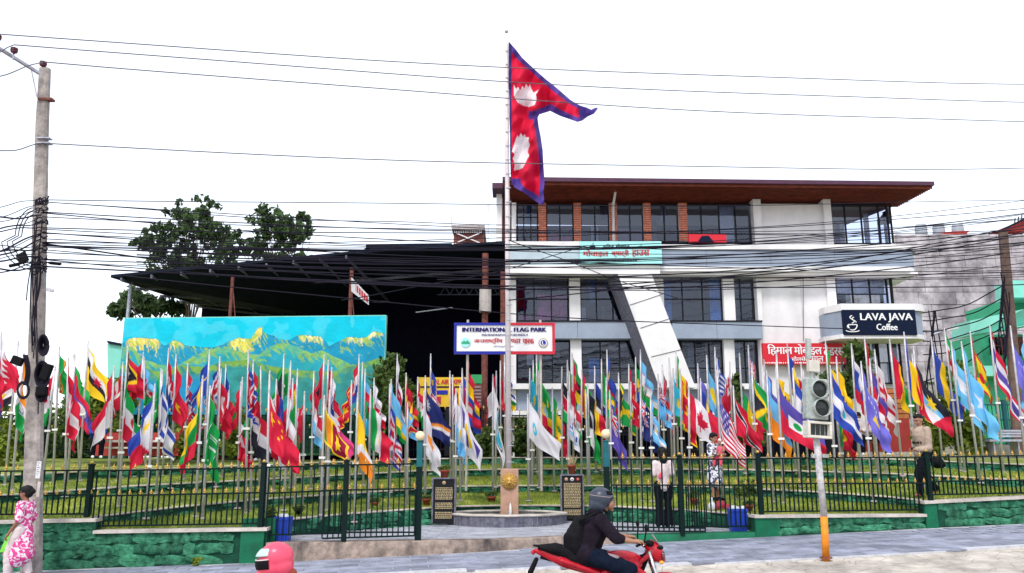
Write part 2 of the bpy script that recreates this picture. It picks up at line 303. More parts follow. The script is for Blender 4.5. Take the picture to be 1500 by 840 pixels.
def road_z(x, y): return walk_z(x)-.03-.09*min(max(0, ey(x)-y), 3.2)
xs = np.linspace(-45, 45, 121)
# sloping base sheet of the street far beyond the view
V = []; Fq = []
ys = [-40, 0, 4, 6, 8, 9, 10, 11, 12, 12.7, 13.4, 14.2]
for x in xs:
    for y in ys:
        yy = min(y, ey(x)); V.append((x, yy if y < 14.2 else ey(x), road_z(x, yy if y < 14.2 else ey(x))))
n = len(ys)
for i in range(len(xs)-1):
    for j in range(n-1): Fq.append((i*n+j, (i+1)*n+j, (i+1)*n+j+1, i*n+j+1))
setting(link('road', npmesh('road', V, Fq, 'road', True)))
V = []; Fq = []
for x in xs: V += [(x, ey(x), walk_z(x)-.004), (x, fyx(x)+.5, walk_z(x)-.004)]
# edge lip toward the road
for x in xs: V += [(x, ey(x), walk_z(x)-.08)]
k = len(xs)
for i in range(k-1): Fq += [(2*i, 2*i+2, 2*i+3, 2*i+1), (2*k+i, 2*k+i+1, 2*i+2, 2*i)]
sidewalk = setting(link('pavement', npmesh('pavement', V, Fq, 'joint')))
def setbase(nm, z, m, x0, x1, y0, y1):
    setting(link(nm, npmesh(nm, [(x0, y0, z), (x1, y0, z), (x1, y1, z), (x0, y1, z)], [(0, 1, 2, 3)], m)))
setbase('ground', -3.2, 'dust', -900, 900, -500, 1500)
# pavers on the pavement
def paver_field(parent, name, rows, m, limit, nm):
    "rows: list of (centre Vector, size x, size y, angle, tilt)"
    b = MB().box((0, 0, 0), (1, 1, 1)); proto = b.mesh(name, m)
    rows.sort(key=lambda r: (r[0]-Vector((0, 0, HC))).length)
    for c, sx, sy, a in rows[:limit]:
        o = link(name, proto, parent, c, rot=(0, -math.atan(GB) if nm else 0, a), scl=(sx, sy, .03))
    if len(rows) > limit:
        mb = MB()
        for c, sx, sy, a in rows[limit:]: mb.box(c, (sx, sy, .03), a)
        stuff(mb.build('far_pavers', m, parent))
rows = []
ang = math.atan2(FBp[-2][1].y-FBp[1][1].y, FBp[-2][1].x-FBp[1][1].x)
L, Wd = .62, .31
ca, sa = math.cos(ang), math.sin(ang); o0 = FBp[1][1]
for j in range(0, 20):
    for i in range(-6, 42):
        s_ = i*L+(L/2 if j % 2 else 0); t_ = -j*Wd-.12
        x = o0.x+ca*s_-sa*t_; y = o0.y+sa*s_+ca*t_
        if y < ey(x)+.1 or y > fyx(x)-.12: continue
        rows.append((Vector((x, y, walk_z(x)-.009+rng.uniform(-.0025, .0025))), L-.018, Wd-.018, ang))
paver_field(sidewalk, 'paver', rows, 'pave', 300, True)

PXS = sorted(set(list(np.linspace(-200, 1700, 96))+[133.0, 134.0, 387.0, 388.0, 1107.0, 1108.0, 1355.0, 1357.0]))
WT = [(-200, 767), (0, 763), (133, 760), (134, 777), (387, 773), (1108, 755), (1355, 753.5), (1357, 735), (1500, 727), (1700, 718)]
TH = .26
def ftop(px):
    Y = fy(px)+TH; return at(px, interp(WT, px, 1)-1.5, Y)
A_T = [(388, 766, 16.2), (400, 764, 16.5), (431, 759, 17), (520, 751, 18), (608, 745, 19), (670, 741, 20), (745, 740, 20.6), (820, 740, 20.4), (897, 741, 19.8), (1000, 746, 18.7), (1107, 754, 17.45)]
B_T = [(134, 757, 15.9), (260, 742, 17.1), (388, 730, 18.4), (500, 723, 20), (608, 716, 21.4), (670, 712, 22.2), (745, 711, 22.6), (820, 711, 22.4), (900, 711, 21.8), (1032, 712, 20.8), (1094, 715, 20.2), (1200, 720, 19.3), (1300, 727, 18.6), (1356, 733, 18.2)]
C_T = [(-200, 745, 15.9), (0, 725, 17.6), (200, 711, 19.5), (398, 701, 21.5), (620, 689, 24), (745, 687, 24.5), (900, 686, 24), (1113, 688, 22.5), (1300, 693, 21), (1500, 703, 19.7), (1700, 712, 19.2)]
D_T = [(-200, 706, 18.5), (0, 696, 20.5), (130, 690, 22), (398, 680, 24), (620, 672, 26), (745, 670, 26.5), (1113, 670, 25), (1300, 672, 24), (1500, 680, 22.5), (1700, 688, 21.5)]
OFF = {0: (1.0, 1.0), 1: (1.0, .6), 2: (.7, .4), 3: (.4, .1)}
def lp(T, px):
    k = [A_T, B_T, C_T, D_T].index(T); o = OFF[k]; return at(px, interp(T, px, 1), interp(T, px, 2)+o[0]+o[1]*max(0, 1-abs(px-745)/360))
def capA(px): return lp(A_T, px) if 388 <= px <= 1107 else ftop(px)
def capB(px): return lp(B_T, px) if 134 <= px <= 1356 else ftop(px)
def capC(px): return lp(C_T, px)
def capD(px): return lp(D_T, px)
FH = .2
def base(f, px, h=FH):
    p = f(px); return Vector((p.x, p.y-.0, p.z-h))
PLZ = .48
def plz(x): return .475+.014*max(0, x)
strips = [(capA, capB, FH), (capB, capC, FH), (capC, capD, .22)]
LOFT = {}
def strip_pt(k, px, t):
    f0, f1, h = strips[k]; a = f0(px); b = f1(px); b = Vector((b.x, b.y, b.z-h))
    if b.y < a.y+.02: return a
    p = a.lerp(b, t); p.z += .03*math.sin(px*.05+k)*math.sin(pi*t); return p
NJ = 7
for k, nm in enumerate(['lawn_terrace', 'lawn_terrace', 'lawn_terrace']):
    V = []; Fq = []
    for i, px in enumerate(PXS):
        for j in range(NJ): V.append(strip_pt(k, px, j/(NJ-1)))
    for i in range(len(PXS)-1):
        for j in range(NJ-1): Fq.append((i*NJ+j, (i+1)*NJ+j, (i+1)*NJ+j+1, i*NJ+j+1))
    lawn = setting(link(nm, npmesh(nm, V, Fq, 'grass', True)))
    # blades
    nb = [30000, 26000, 16000][k]; P = []
    pxr = rng.uniform(-120, 1640, nb); tr = rng.uniform(0, 1, nb)**.9
    for a_, b_ in zip(pxr, tr):
        if k == 0 and not 134 < a_ < 1356: continue
        p = strip_pt(k, a_, b_); f0, f1, _ = strips[k]
        if f1(a_).y < f0(a_).y+.1: continue
        P.append(p)
    P = np.array([tuple(p) for p in P]); q = len(P); a_ = rng.uniform(0, 2*pi, q); hgt = rng.uniform(.03, .085, q)*(1-.15*k); wd = .009*(1+k*.4)
    dx = np.stack([np.cos(a_)*wd, np.sin(a_)*wd, np.zeros(q)], 1); tip = np.stack([rng.uniform(-.03, .03, q), rng.uniform(-.03, .03, q), hgt], 1)
    V = np.concatenate([P-dx, P+dx, P+tip], 0); idx = np.arange(q)
    stuff(link('grass', npmesh('grass', V, np.stack([idx, idx+q, idx+2*q], 1), 'blade'), lawn))
# upper ground behind the terraces
V = []; Fq = []
for px in PXS:
    p = capD(px); V += [p-Vector((0, -.04, .01)), (p.x*1.25, p.y+8, 2.05), (p.x*2.6, 60, 2.05)]
for i in range(len(PXS)-1):
    for j in range(2): Fq.append((i*3+j, i*3+3+j, i*3+4+j, i*3+1+j))
setting(link('upper_ground', npmesh('upper_ground', V, Fq, 'grass', True)))
setbase('far_ground', 1.9, 'dust', -400, 400, 58, 900)

# stones
def stone_meshes(m, n=9):
    out = []
    for k in range(n):
        r = np.random.default_rng(100+k); N = 10; pts = []
        for i in range(N):
            a = 2*pi*(i+r.uniform(-.25, .25))/N; c_, s_ = math.cos(a), math.sin(a); rr = min(.53/max(abs(c_), abs(s_))*r.uniform(.86, 1.0), .63); pts.append((c_*rr, s_*rr))
        cx, cz = r.uniform(-.25, .25), r.uniform(-.2, .2)
        V = [(x, .25, z) for x, z in pts]+[(x*.97, -.02-.2*r.random(), z*.97) for x, z in pts]+[(cx+(x-cx)*.6, -.1-.32*r.random(), cz+(z-cz)*.55) for x, z in pts]+[(cx, -.12-.3*r.random(), cz)]
        b = MB(); f = []
        for i in range(N):
            j = (i+1) % N; f += [(i, j, N+j, N+i), (N+i, N+j, 2*N+j, 2*N+i), (2*N+i, 2*N+j, 3*N)]
        b.add(V, f); out.append(b.mesh('stone', m, k % 2 == 0))
    return out
SM = stone_meshes('greenstone'); SMB = stone_meshes('barestone')
NST = [0]
def stone_wall(px0, px1, label, rowsz=.17, bare=0, capover=.05, plain=()):
    "front retaining wall between two photo columns"
    pa = Vector((fx(px0), fy(px0), 0)); pb = Vector((fx(px1), fy(px1), 0)); L = (pb-pa).length; d = (pb-pa).normalized(); a = math.atan2(d.y, d.x)
    za, zb = walk_z(pa.x), walk_z(pb.x); ta = ftop(px0+.6).z; tb = ftop(px1-.6).z
    th = thing('retaining_wall', label, 'wall', (pa.x, pa.y, za)); nrm = Vector((-d.y, d.x, 0))
    def P(s, z, dep=0): p = pa+d*s+nrm*dep; return Vector((p.x, p.y, z))
    mb = MB(); e = .04
    mb.prism([P(0, za-.3, e), P(L, zb-.3, e), P(L, tb-.06, e), P(0, ta-.06, e)], nrm*(TH-.04)); mb.build('core', 'mortar', th)
    mb = MB(); mb.prism([P(-.02, ta-.06, -capover), P(L+.02, tb-.06, -capover), P(L+.02, tb, -capover), P(-.02, ta, -capover)], nrm*(TH+capover+.03)); mb.build('cap', 'cap', th)
    mb = MB(); used = 0
    for (s0, s1) in plain: mb.prism([P(s0, za+(zb-za)*s0/L-.05, -.012), P(s1, za+(zb-za)*s1/L-.05, -.012), P(s1, ta+(tb-ta)*s1/L-.063, -.012), P(s0, ta+(tb-ta)*s0/L-.063, -.012)], nrm*.06); used = 1
    if used: mb.build('plaster_patch', 'greenplain', th)
    z = 0; r = random.Random(int(px0)+5); H = min(ta-za, tb-zb)-.06
    nrows = max(1, round(H/rowsz)); 
    for j in range(nrows):
        s = -r.random()*.1
        while s < L:
            wd = r.uniform(.16, .6) if j else r.uniform(.35, .8); f = (s+wd/2)/L; c_ = s+wd/2
            if 0 < c_ < L and not any(s0-.05 < c_ < s1+.05 for s0, s1 in plain):
                zb0 = za+(zb-za)*f; zt0 = ta-.06+(tb-ta)*f; hh = (zt0-zb0)/nrows; zc = zb0+hh*(j+.5)+r.uniform(-.012, .012)
                isb = bare and r.random() < .5 and s < L*bare
                me = (SMB if isb else SM)[r.randrange(7)]
                o = link('stone', me, th, P(min(max(c_, wd*.4), L-wd*.4), zc, .035), rot=(0, r.uniform(-.16, .16), a), scl=(wd*1.0, .13*r.uniform(.6, 1.25), hh*r.uniform(.95, 1.25)))
                NST[0] += 1
            s += wd*.93
    return th
stone_wall(-200, 133.4, 'tall green stone wall under the iron fence behind the utility pole', .17, .0, plain=((6.6+.35, 7.6),))
stone_wall(133.9, 387.6, 'green stone wall with a patch of bare brown stone left of the entrance step', .17, 0, plain=((2.85, 3.3),))
stone_wall(1107.6, 1355.4, 'low green stone wall behind the orange based signal pole', .16, 0, plain=((0, .55),))
stone_wall(1356.5, 1700, 'green stone wall at the right under the highest length of fence', .17, 0, plain=((0, .28),))
# terrace walls
def terr_wall(f, p0, p1, h, label, cw=.13, name='terrace_wall'):
    pxs = [x for x in PXS if p0 < x < p1]; pxs = [p0]+pxs+[p1]; o_ = f((p0+p1)/2)
    th = thing(name, label, 'wall', (o_.x, o_.y, o_.z-h)); n = len(pxs)
    def tube(y0, y1, z0, z1):
        V = []; Fq = []
        for x in pxs:
            p = f(x); V += [p+Vector((0, y0, z0)), p+Vector((0, y0, z1)), p+Vector((0, y1, z1)), p+Vector((0, y1, z0))]
        for i in range(n-1):
            for k in range(4): Fq.append((i*4+k, i*4+(k+1) % 4, i*4+4+(k+1) % 4, i*4+4+k))
        Fq += [(0, 1, 2, 3), (4*n-1, 4*n-2, 4*n-3, 4*n-4)]
        return np.array([tuple(v-o_+Vector((0, 0, h))) for v in V]), Fq
    V, Fq = tube(-.05, cw-.05, -.035, .005); link('cap', npmesh('cap', V, Fq, 'cap'), th)
    V, Fq = tube(-.0, cw-.07, -h-.15, -.036); link('core', npmesh('core', V, Fq, 'mortar'), th)
    r = random.Random(int(p0)+9); rows_ = max(1, round(h/.11))+1; mb = MB(); px = p0+4; cnt = 0
    x = f(p0).x; xe = f(p1).x; pa = np.array([f(q).x for q in pxs]); pya = np.array([f(q).y for q in pxs]); pza = np.array([f(q).z for q in pxs])
    while x < xe:
        wd = r.uniform(.22, .5); c = x+wd/2
        if c > xe: break
        y = float(np.interp(c, pa, pya)); z = float(np.interp(c, pa, pza)); y2 = float(np.interp(c+.1, pa, pya)); an = math.atan2(y2-y, .1)
        for j in range(rows_):
            hh = (h-.036)/(rows_-1)
            link('stone', SM[r.randrange(7)], th, (c+r.uniform(-.06, .06), y+.0, z-.04-hh*(j+.5)), rot=(0, r.uniform(-.1, .1), an), scl=(wd*1.05, .09, hh*1.15))
        x += wd/max(.6, 1)
    return th
terr_wall(capA, 389, 618, .37, 'white capped green wall curving in from the left to the plaza')
terr_wall(capA, 672, 818, .37, 'straight low wall just behind the fountain')
terr_wall(capA, 872, 1106, .37, 'white capped green wall curving from the right side of the plaza')
for p0, p1, s in ((618, 672, 'left'), (818, 872, 'right')): pass
terr_wall(capA, 618, 672, .37, 'dark wall hidden behind the %s hand granite plaque' % 'left'); terr_wall(capA, 818, 872, .37, 'dark wall hidden behind the right hand granite plaque')
terr_wall(capB, 136, 1355, .2, 'second terrace wall, the longest white capped arc across the lawn')
terr_wall(capC, -190, 1690, .2, 'third terrace wall up the lawn with a pale cap')
terr_wall(capD, -190, 1690, .24, 'topmost terrace wall in front of the hedges')
# plaza
V = []; Fq = []; pl = [x for x in PXS if 387 <= x <= 1108]
for px in pl:
    a = Vector((fx(px), fy(px)+.02, plz(fx(px))-.012)); b = capA(px); V += [a, (b.x, b.y+.1, plz(b.x)-.012)]
for i in range(len(pl)-1): Fq.append((2*i, 2*i+2, 2*i+3, 2*i+1))
plaza = setting(link('plaza', npmesh('plaza', V, Fq, 'joint')))
rows = []
for j in range(0, 18):
    for i in range(-10, 12):
        x = i*.62+(.31 if j % 2 else 0); y = 16.9+j*.31
        pxx = 750+x/y*1220
        if not 395 < pxx < 1100 or y < fyx(x)+.45 or y > capA(pxx).y-.18: continue
        rows.append((Vector((x, y, plz(x)-.015+rng.uniform(-.002, .002))), .605, .295, 0))
paver_field(plaza, 'paver', rows, 'plaza', 300, False)
# kerbs of the plaza
def kerb(px0, px1, m, label, dz0=0, dz1=0):
    th = thing('plaza_kerb', label, 'kerb', (fx(px0), fy(px0), walk_z(fx(px0)))); pxs = np.linspace(px0, px1, 14); V = []; Fq = []
    n = 14; b = wpos(th); zt = .005
    for i, px in enumerate(pxs):
        p = Vector((fx(px), fy(px), 0)); t = zt+plz(p.x)+dz0+(dz1-dz0)*i/13
        for dy, z in ((0, walk_z(p.x)-.2), (0, t-.02), (.02, t), (.32, t), (.32, walk_z(p.x)-.2)): V.append(tuple(Vector((p.x, p.y+dy, z))-b))
    for i in range(n-1):
        for k in range(4): Fq.append((i*5+k, i*5+5+k, i*5+6+k, i*5+k+1))
    link('kerb_body', npmesh('k', V, Fq, m), th)
kerb(388, 900, 'kerb', 'stained brown concrete step along the open entrance of the plaza')
kerb(900.5, 1107, 'greenplain', 'green painted concrete step under the right hand gate')

# ------------------------------------------------------------------ iron fence
PICK = MB().box((0, 0, .5), (.025, .025, 1)).mesh('picket', 'iron')
mb = MB(); mb.lathe([(.001, .13), (.012, .10), (.010, .085), (.026, .06), (.030, .045), (.012, .03), (.012, .022), (.024, .014), (.024, .0), (.012, -.005)], 8)
mb.ell((.034, 0, .028), (.012, .008, .012), 6, 4); mb.ell((-.034, 0, .028), (.012, .008, .012), 6, 4)
FIN = mb.mesh('finial', 'gold', True)
for m_ in (PICK, FIN): pass
def fence(p0, p1, tops, mids, bots, label, off=.12, bot2=None, posts=(), name='iron_fence', pitch=.105, Yf=None):
    Yf = Yf or (lambda px: fy(px)+off)
    def P(px, T): return at(px, T[0]+(T[1]-T[0])*(px-p0)/(p1-p0), Yf(px))
    b0 = P(p0, bots); b1 = P(p1, bots); L = (Vector((b1.x-b0.x, b1.y-b0.y, 0))).length
    th = thing(name, label, 'gate' if name == 'iron_gate' else 'fence', b0)
    ang = math.atan2(b1.y-b0.y, b1.x-b0.x)
    for T in [tops, mids, bots]+([bot2] if bot2 else []):
        a_, b_ = P(p0, T), P(p1, T); MB().bar(a_, b_, .045, .03).build('rail', 'iron', th)
    n = max(2, int(L/pitch)); 
    for i in range(n+1):
        px = p0+(p1-p0)*i/n; zb = P(px, bot2 or bots).z; zm = P(px, mids); zt = P(px, tops); tall = i % 2 == 0
        q = P(px, bots); t = zt.z if tall else zm.z
        link('picket', PICK, th, (q.x, q.y, zb), rot=(0, 0, ang), scl=(1, 1, t-zb))
        if tall and 0 < i < n+1: link('finial', FIN, th, (zt.x, zt.y, zt.z+.02), rot=(0, 0, ang+rng.uniform(-.2, .2)), scl=(.9, .9, .88))
        elif not tall: link('finial', FIN, th, (zm.x, zm.y, zm.z+.02), rot=(0, 0, ang+rng.uniform(-.2, .2)), scl=(.85, .85, .8))
    for (px, yt, yb) in posts:
        a_ = at(px, yt, Yf(px)); b_ = at(px, yb, Yf(px)); mb = MB().bx((a_.x-.045, a_.y-.045, b_.z), (a_.x+.045, a_.y+.045, a_.z)); mb.bx((a_.x-.055, a_.y-.055, a_.z), (a_.x+.055, a_.y+.055, a_.z+.03)); mb.build('post', 'iron', th)
        MB().ell((a_.x, a_.y, a_.z+.055), (.035, .035, .035), 8, 5).build('post_knob', 'gold', th, True)
    return th
fence(-190, 133, (693, 689), (731, 725), (755, 753), 'green iron fence with gold spearheads behind the utility pole', posts=((-100, 686, 764),))
fence(135, 386, (690, 686), (727, 722), (771, 767), 'long green iron fence on the wall left of the blue bin', posts=((134.5, 682, 758), (387, 680, 776)))
fence(389, 507, (685, 682), (723, 718), (784, 781), 'green iron fence panel standing behind the left blue bin')
fence(472, 607, (682, 680), (719, 716), (780, 780), 'sliding green iron gate left of the fountain beside a lamp post', off=.03, bot2=(789, 785), posts=((508, 676, 793),), name='iron_gate')
fence(897, 1033, (673, 673), (711, 711), (772, 774), 'sliding green iron gate in front of the woman in black trousers', off=.03, bot2=(778, 779), posts=((995, 669, 785),), name='iron_gate')
fence(1000, 1107, (673, 673), (711, 711), (772, 771), 'green iron fence panel standing behind the right blue bin', off=.22)
fence(1112, 1354, (672, 670), (709, 708), (750, 747), 'green iron fence behind the traffic signal', posts=((1110, 666, 757),))
fence(1358, 1690, (670, 665), (706, 700), (725, 719), 'green iron fence at the right, raised on the higher wall', posts=((1356.5, 664, 750), (1600, 662, 724)))
def lamp_post(px, ytop, ybot, label):
    Y = fy(px)+.1; a = at(px, ytop, Y); b = at(px, ybot, Y); th = thing('gate_lamp', label, 'lamp', b)
    zt = at(px, 648, Y).z; zm = at(px, 684, Y).z
    MB().bx((b.x-.06, Y-.06, b.z), (b.x+.06, Y+.06, zm)).build('post', 'iron', th)
    MB().bx((b.x-.055, Y-.055, zm), (b.x+.055, Y+.055, zt)).build('painted_post_top', 'teal', th)
    MB().lathe([(.05, zt), (.06, zt+.02), (.04, zt+.04)], 10, (b.x, Y, 0)).build('collar', 'teal', th)
    MB().ell((b.x, Y, a.z), (.1, .1, .1), 18, 12).build('globe', 'globe', th, True)
lamp_post(612, 639, 793, 'round cream globe lamp on the green post left of the open entrance')
lamp_post(890.5, 636, 781, 'round cream globe lamp on the green post just behind the motorcyclist')
# ------------------------------------------------------------------ main building
YB = 31.0
def quad_prism(mb, pts, Y, dep):
    "pts photo pixels on plane Y, extruded back by dep"
    return mb.prism([at(x, y, Y) for x, y in pts], (0, dep, 0))
def rbox(mb, x0, y0, x1, y1, Y, dep): # vertical box facing the camera, from pixel rect
    ym = (y0+y1)/2 if y1-y0 < 140 else y0+70; return mb.bx((at(x0, ym, Y).x, Y, at(x0, y1, Y).z), (at(x1, ym, Y).x, Y+dep, at(x1, y0, Y).z))
def Zp(py, Y=YB): return at(750, py, Y).z
def Xp(px, py, Y=YB): return at(px, py, Y).x
bl = thing('commercial_building', 'three storey white and blue grey building with slanted beam and red brown roof', 'building', at(1040, 600, YB+4))
def part(name, m, parent=bl, **k):
    class C:
        def __enter__(s): s.mb = MB(); return s.mb
        def __exit__(s, *a): s.o = s.mb.build(name, m, parent, **k)
    return C()
G0 = 2.05
# rear volume so the building is solid
xl, xr = Xp(746, 480), Xp(1322, 480)
with part('rear_wall', 'wall') as b: b.bx((xl, YB+9, G0), (xr, YB+9.2, Zp(300)))
with part('side_wall', 'wall') as b: b.bx((xl, YB+.4, G0), (xl+.2, YB+9, Zp(300)))
with part('side_wall', 'wall') as b: b.bx((xr-1.0, YB+2.6, G0), (xr-.8, YB+9, Zp(300)))
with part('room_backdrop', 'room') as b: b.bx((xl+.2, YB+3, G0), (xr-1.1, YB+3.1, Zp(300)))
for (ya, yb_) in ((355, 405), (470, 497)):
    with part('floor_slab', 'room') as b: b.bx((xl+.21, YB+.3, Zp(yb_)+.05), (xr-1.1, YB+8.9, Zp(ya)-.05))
# roof
with part('roof', ['fascia', 'wood']) as b:
    YE, YR = 29.2, 32.0
    fl = at(736, 265, YE); fr = at(1369, 271.5, YE); bl_ = at(752, 296, YR); br = at(1316, 300, YR)
    t = .16
    b.cur = 0; b.prism([fl, fr, fr+Vector((0, 0, t*.9)), fl+Vector((0, 0, t))], (0, .12, 0))
    b.cur = 1; b.add([fl+Vector((0, .12, .0)), fr+Vector((0, .12, 0)), br, bl_], [(0, 1, 2, 3)])
    b.cur = 0; tb = Vector((0, 9, .9)); b.add([fl+Vector((0, .1, t)), fr+Vector((0, .1, t)), fr+tb, fl+tb, br+Vector((0, 7, 1.4)), bl_+Vector((0, 7, 1.4)), br, bl_, fl, fr], [(0, 1, 2, 3), (8, 7, 5, 3), (9, 2, 4, 6), (7, 6, 4, 5)])
for k in range(17): # soffit boards seen as long planks
    f = (k+.5)/17
    a0 = fl.lerp(bl_, f)+Vector((0, .1, -.018)); a1 = fr.lerp(br, f)+Vector((0, .1, -.018))
    with part('soffit_board', 'wood') as b: b.bar(a0, a1, .02, (bl_-fl).length/17*.9)
mb = MB(); rbox(mb, 721, 268, 739, 276, 30.2, 1.2); mb.build('eave_end', 'fascia', bl)
mb = MB(); rbox(mb, 727, 275, 735, 356, 30.9, .5); mb.build('corner_post', 'wall', bl)
mb = MB(); rbox(mb, 735.4, 280, 741, 356, 31.1, .4); mb.build('corner_post', 'rust', bl)
# white double pilaster at the left corner
for (x0, x1) in ((741.5, 747), (749.5, 756)):
    mb = MB(); rbox(mb, x0, 297, x1, 352.5, YB-.25, .4); mb.build('pilaster', 'wall', bl)
mb = MB(); rbox(mb, 745, 405.5, 756, 600, YB-.25, .45); mb.build('pilaster', 'wall', bl)
# windows : opening rect, number of columns/rows
def window(x0, y0, x1, y1, cols=2, rows=2, Y=YB, curt=None, dep=.25, clipf=None, mull=1.0, name='window'):
    a = at(x0, y1, Y); b = at(x1, y0, Y); W_, H_ = b.x-a.x, b.z-a.z; fw = .05*mull
    mb = MB(); rect = lambda u0, v0, u1, v1, d0, d1: mb.bx((a.x+u0*W_, Y+dep+d0, a.z+v0*H_), (a.x+u1*W_, Y+dep+d1, a.z+v1*H_))
    fu, fv = fw/W_, fw/H_
    rect(0, 0, 1, fv, -.05, .05); rect(0, 1-fv, 1, 1, -.05, .05); rect(0, fv, fu, 1-fv, -.05, .05); rect(1-fu, fv, 1, 1-fv, -.05, .05)
    cs = cols if isinstance(cols, (list, tuple)) else [i/cols for i in range(1, cols)]; rs = rows if isinstance(rows, (list, tuple)) else [i/rows for i in range(1, rows)]
    for c in cs: rect(c-fu*.45, fv, c+fu*.45, 1-fv, -.04, .04)
    ed = [0]+list(cs)+[1]
    for i in range(len(ed)-1):
        for r_ in rs: rect(ed[i]+fu*.5, r_-fv*.4, ed[i+1]-fu*.5, r_+fv*.4, -.035, .035)
    wn = mb.build(name, 'frame', bl); re_ = [0]+list(rs)+[1]; rw = random.Random(int(x0*7+y0))
    if not curt:  # random strips added in place of lighter reflections in the glass
        curt = []; c = rw.uniform(0, .2)
        while c < .9:
            w2 = rw.uniform(.06, .3)
            if rw.random() < .75: hi = rw.random() < .5; curt.append((c, min(.97, c+w2), rw.choice(['grip', 'reflstrip', 'reflstrip', 'curtw', 'curtb']), 0 if not hi else rw.uniform(.4, .7), rw.uniform(.3, .6) if not hi else 1))
            c += w2+rw.uniform(.05, .25)
    for i in range(len(ed)-1):
        for j in range(len(re_)-1):
            m2 = MB(); u0, u1, v0, v1 = ed[i]+fu*.5, ed[i+1]-fu*.5, re_[j]+fv*.45, re_[j+1]-fv*.45; yo = rng.uniform(-.004, .004)
            m2.add([(a.x+u0*W_, Y+dep+yo, a.z+v0*H_), (a.x+u1*W_, Y+dep-yo, a.z+v0*H_), (a.x+u1*W_, Y+dep-yo*.5, a.z+v1*H_), (a.x+u0*W_, Y+dep+yo, a.z+v1*H_)], [(0, 1, 2, 3)]); m2.build('pane', 'glass', wn)
    for (c0, c1, m, v0, v1) in (curt or []):
        m2 = MB(); n = 26; vs = []
        for i in range(n+1):
            x = a.x+(c0+(c1-c0)*i/n)*W_; yy = Y+dep+.18+.05*math.sin(i*2.1)
            vs += [(x, yy, a.z+v0*H_), (x, yy, a.z+v1*H_)]
        m2.add(vs, [(2*i, 2*i+2, 2*i+3, 2*i+1) for i in range(n)]); m2.build('curtain_and_reflection', m, wn, True)
    return wn
def bricks(x0, x1, y0, y1, Y=YB):
    a = at(x0, y1, Y); b = at(x1, y0, Y); mb = MB(); h = (b.z-a.z)/17; mb.bx((a.x+.01, Y+.03, a.z), (b.x-.01, Y+.24, b.z)); mb.build('pilaster', 'wall', bl)
    mb = MB(); w_ = b.x-a.x
    for j in range(17):
        z = a.z+j*h
        if j % 2: mb.bx((a.x, Y, z+.012), (b.x, Y+.05, z+h-.012))
        else: mb.bx((a.x, Y, z+.012), (a.x+w_*.48, Y+.05, z+h-.012)).bx((a.x+w_*.52, Y+.003, z+.012), (b.x, Y+.05, z+h-.012))
    stuff(mb.build('brick_facing', 'brick', bl))
T3, B3 = 295, 353
window(757, T3+2, 788, B3, 3, [.33, .66], mull=.8)
for x0, x1 in ((789, 800), (841, 851), (944, 953), (996, 1006)): bricks(x0, x1, 297, 353)
window(800.5, T3+2, 840.5, B3, 2, 1, curt=[(.05, .5, 'curtp', 0, .25), (.5, .95, 'curtp', 0, .2)]); window(851.5, T3+2, 893, B3, 2, 1)
window(904, T3+2, 943.5, B3, 2, 1, curt=[(.02, .48, 'grip', 0, .4), (.5, .95, 'grip', 0, .35)]); window(953.5, T3+2, 995.5, B3, 2, 1)
bricks(893.5, 896.2, 297, 353); bricks(900.8, 903.6, 297, 353)
mb = MB(); rbox(mb, 896.4, 297, 900.6, 353, YB-.03, .3); mb.build('pilaster', 'wall', bl)
mb = MB(); mb.tube([at(902, 273, 30), at(901, 284, 30.4), at(898.5, 300, YB-.12), at(898.5, 353, YB-.12)], .05, 8); mb.build('downpipe', 'wall', bl, True)
window(1006.5, T3+2, 1104, B3+1, [.24, .5, .74], 1, curt=[(.52, .73, 'curtw', 0, 1)])
mb = MB(); rbox(mb, 1104.5, 292, 1116, 358, YB-.12, .5); mb.build('pilaster', 'wall', bl)
mb = MB(); rbox(mb, 1116, 299, 1208, 360, YB+.1, .25); mb.build('wall', 'wall', bl)
mb = MB(); rbox(mb, 1208, 292, 1219, 358, YB-.12, .5); mb.build('pilaster', 'wall', bl)
window(1219.5, T3+2, 1303, B3+3, [.28, .55, .84], 1, curt=[(.62, .7, 'curtw', 0, .8), (.02, .2, 'grip', 0, .3)])
mb = MB(); c0 = at(1303, 298, YB+.25); c1 = at(1303, 356, YB+.25)
for t_ in (0, .5, 1.0): mb.bx((c0.x+t_*.5, YB+.3+t_*2.2, c1.z), (c0.x+.06+t_*.5, YB+.36+t_*2.2, c0.z))
sf = mb.build('window', 'frame', bl); m2 = MB(); m2.add([(c0.x+.05, YB+.33, c1.z), (c0.x+.55, YB+2.5, c1.z), (c0.x+.55, YB+2.5, c0.z), (c0.x+.05, YB+.33, c0.z)], [(0, 1, 2, 3)]); m2.build('pane', 'glass', sf)
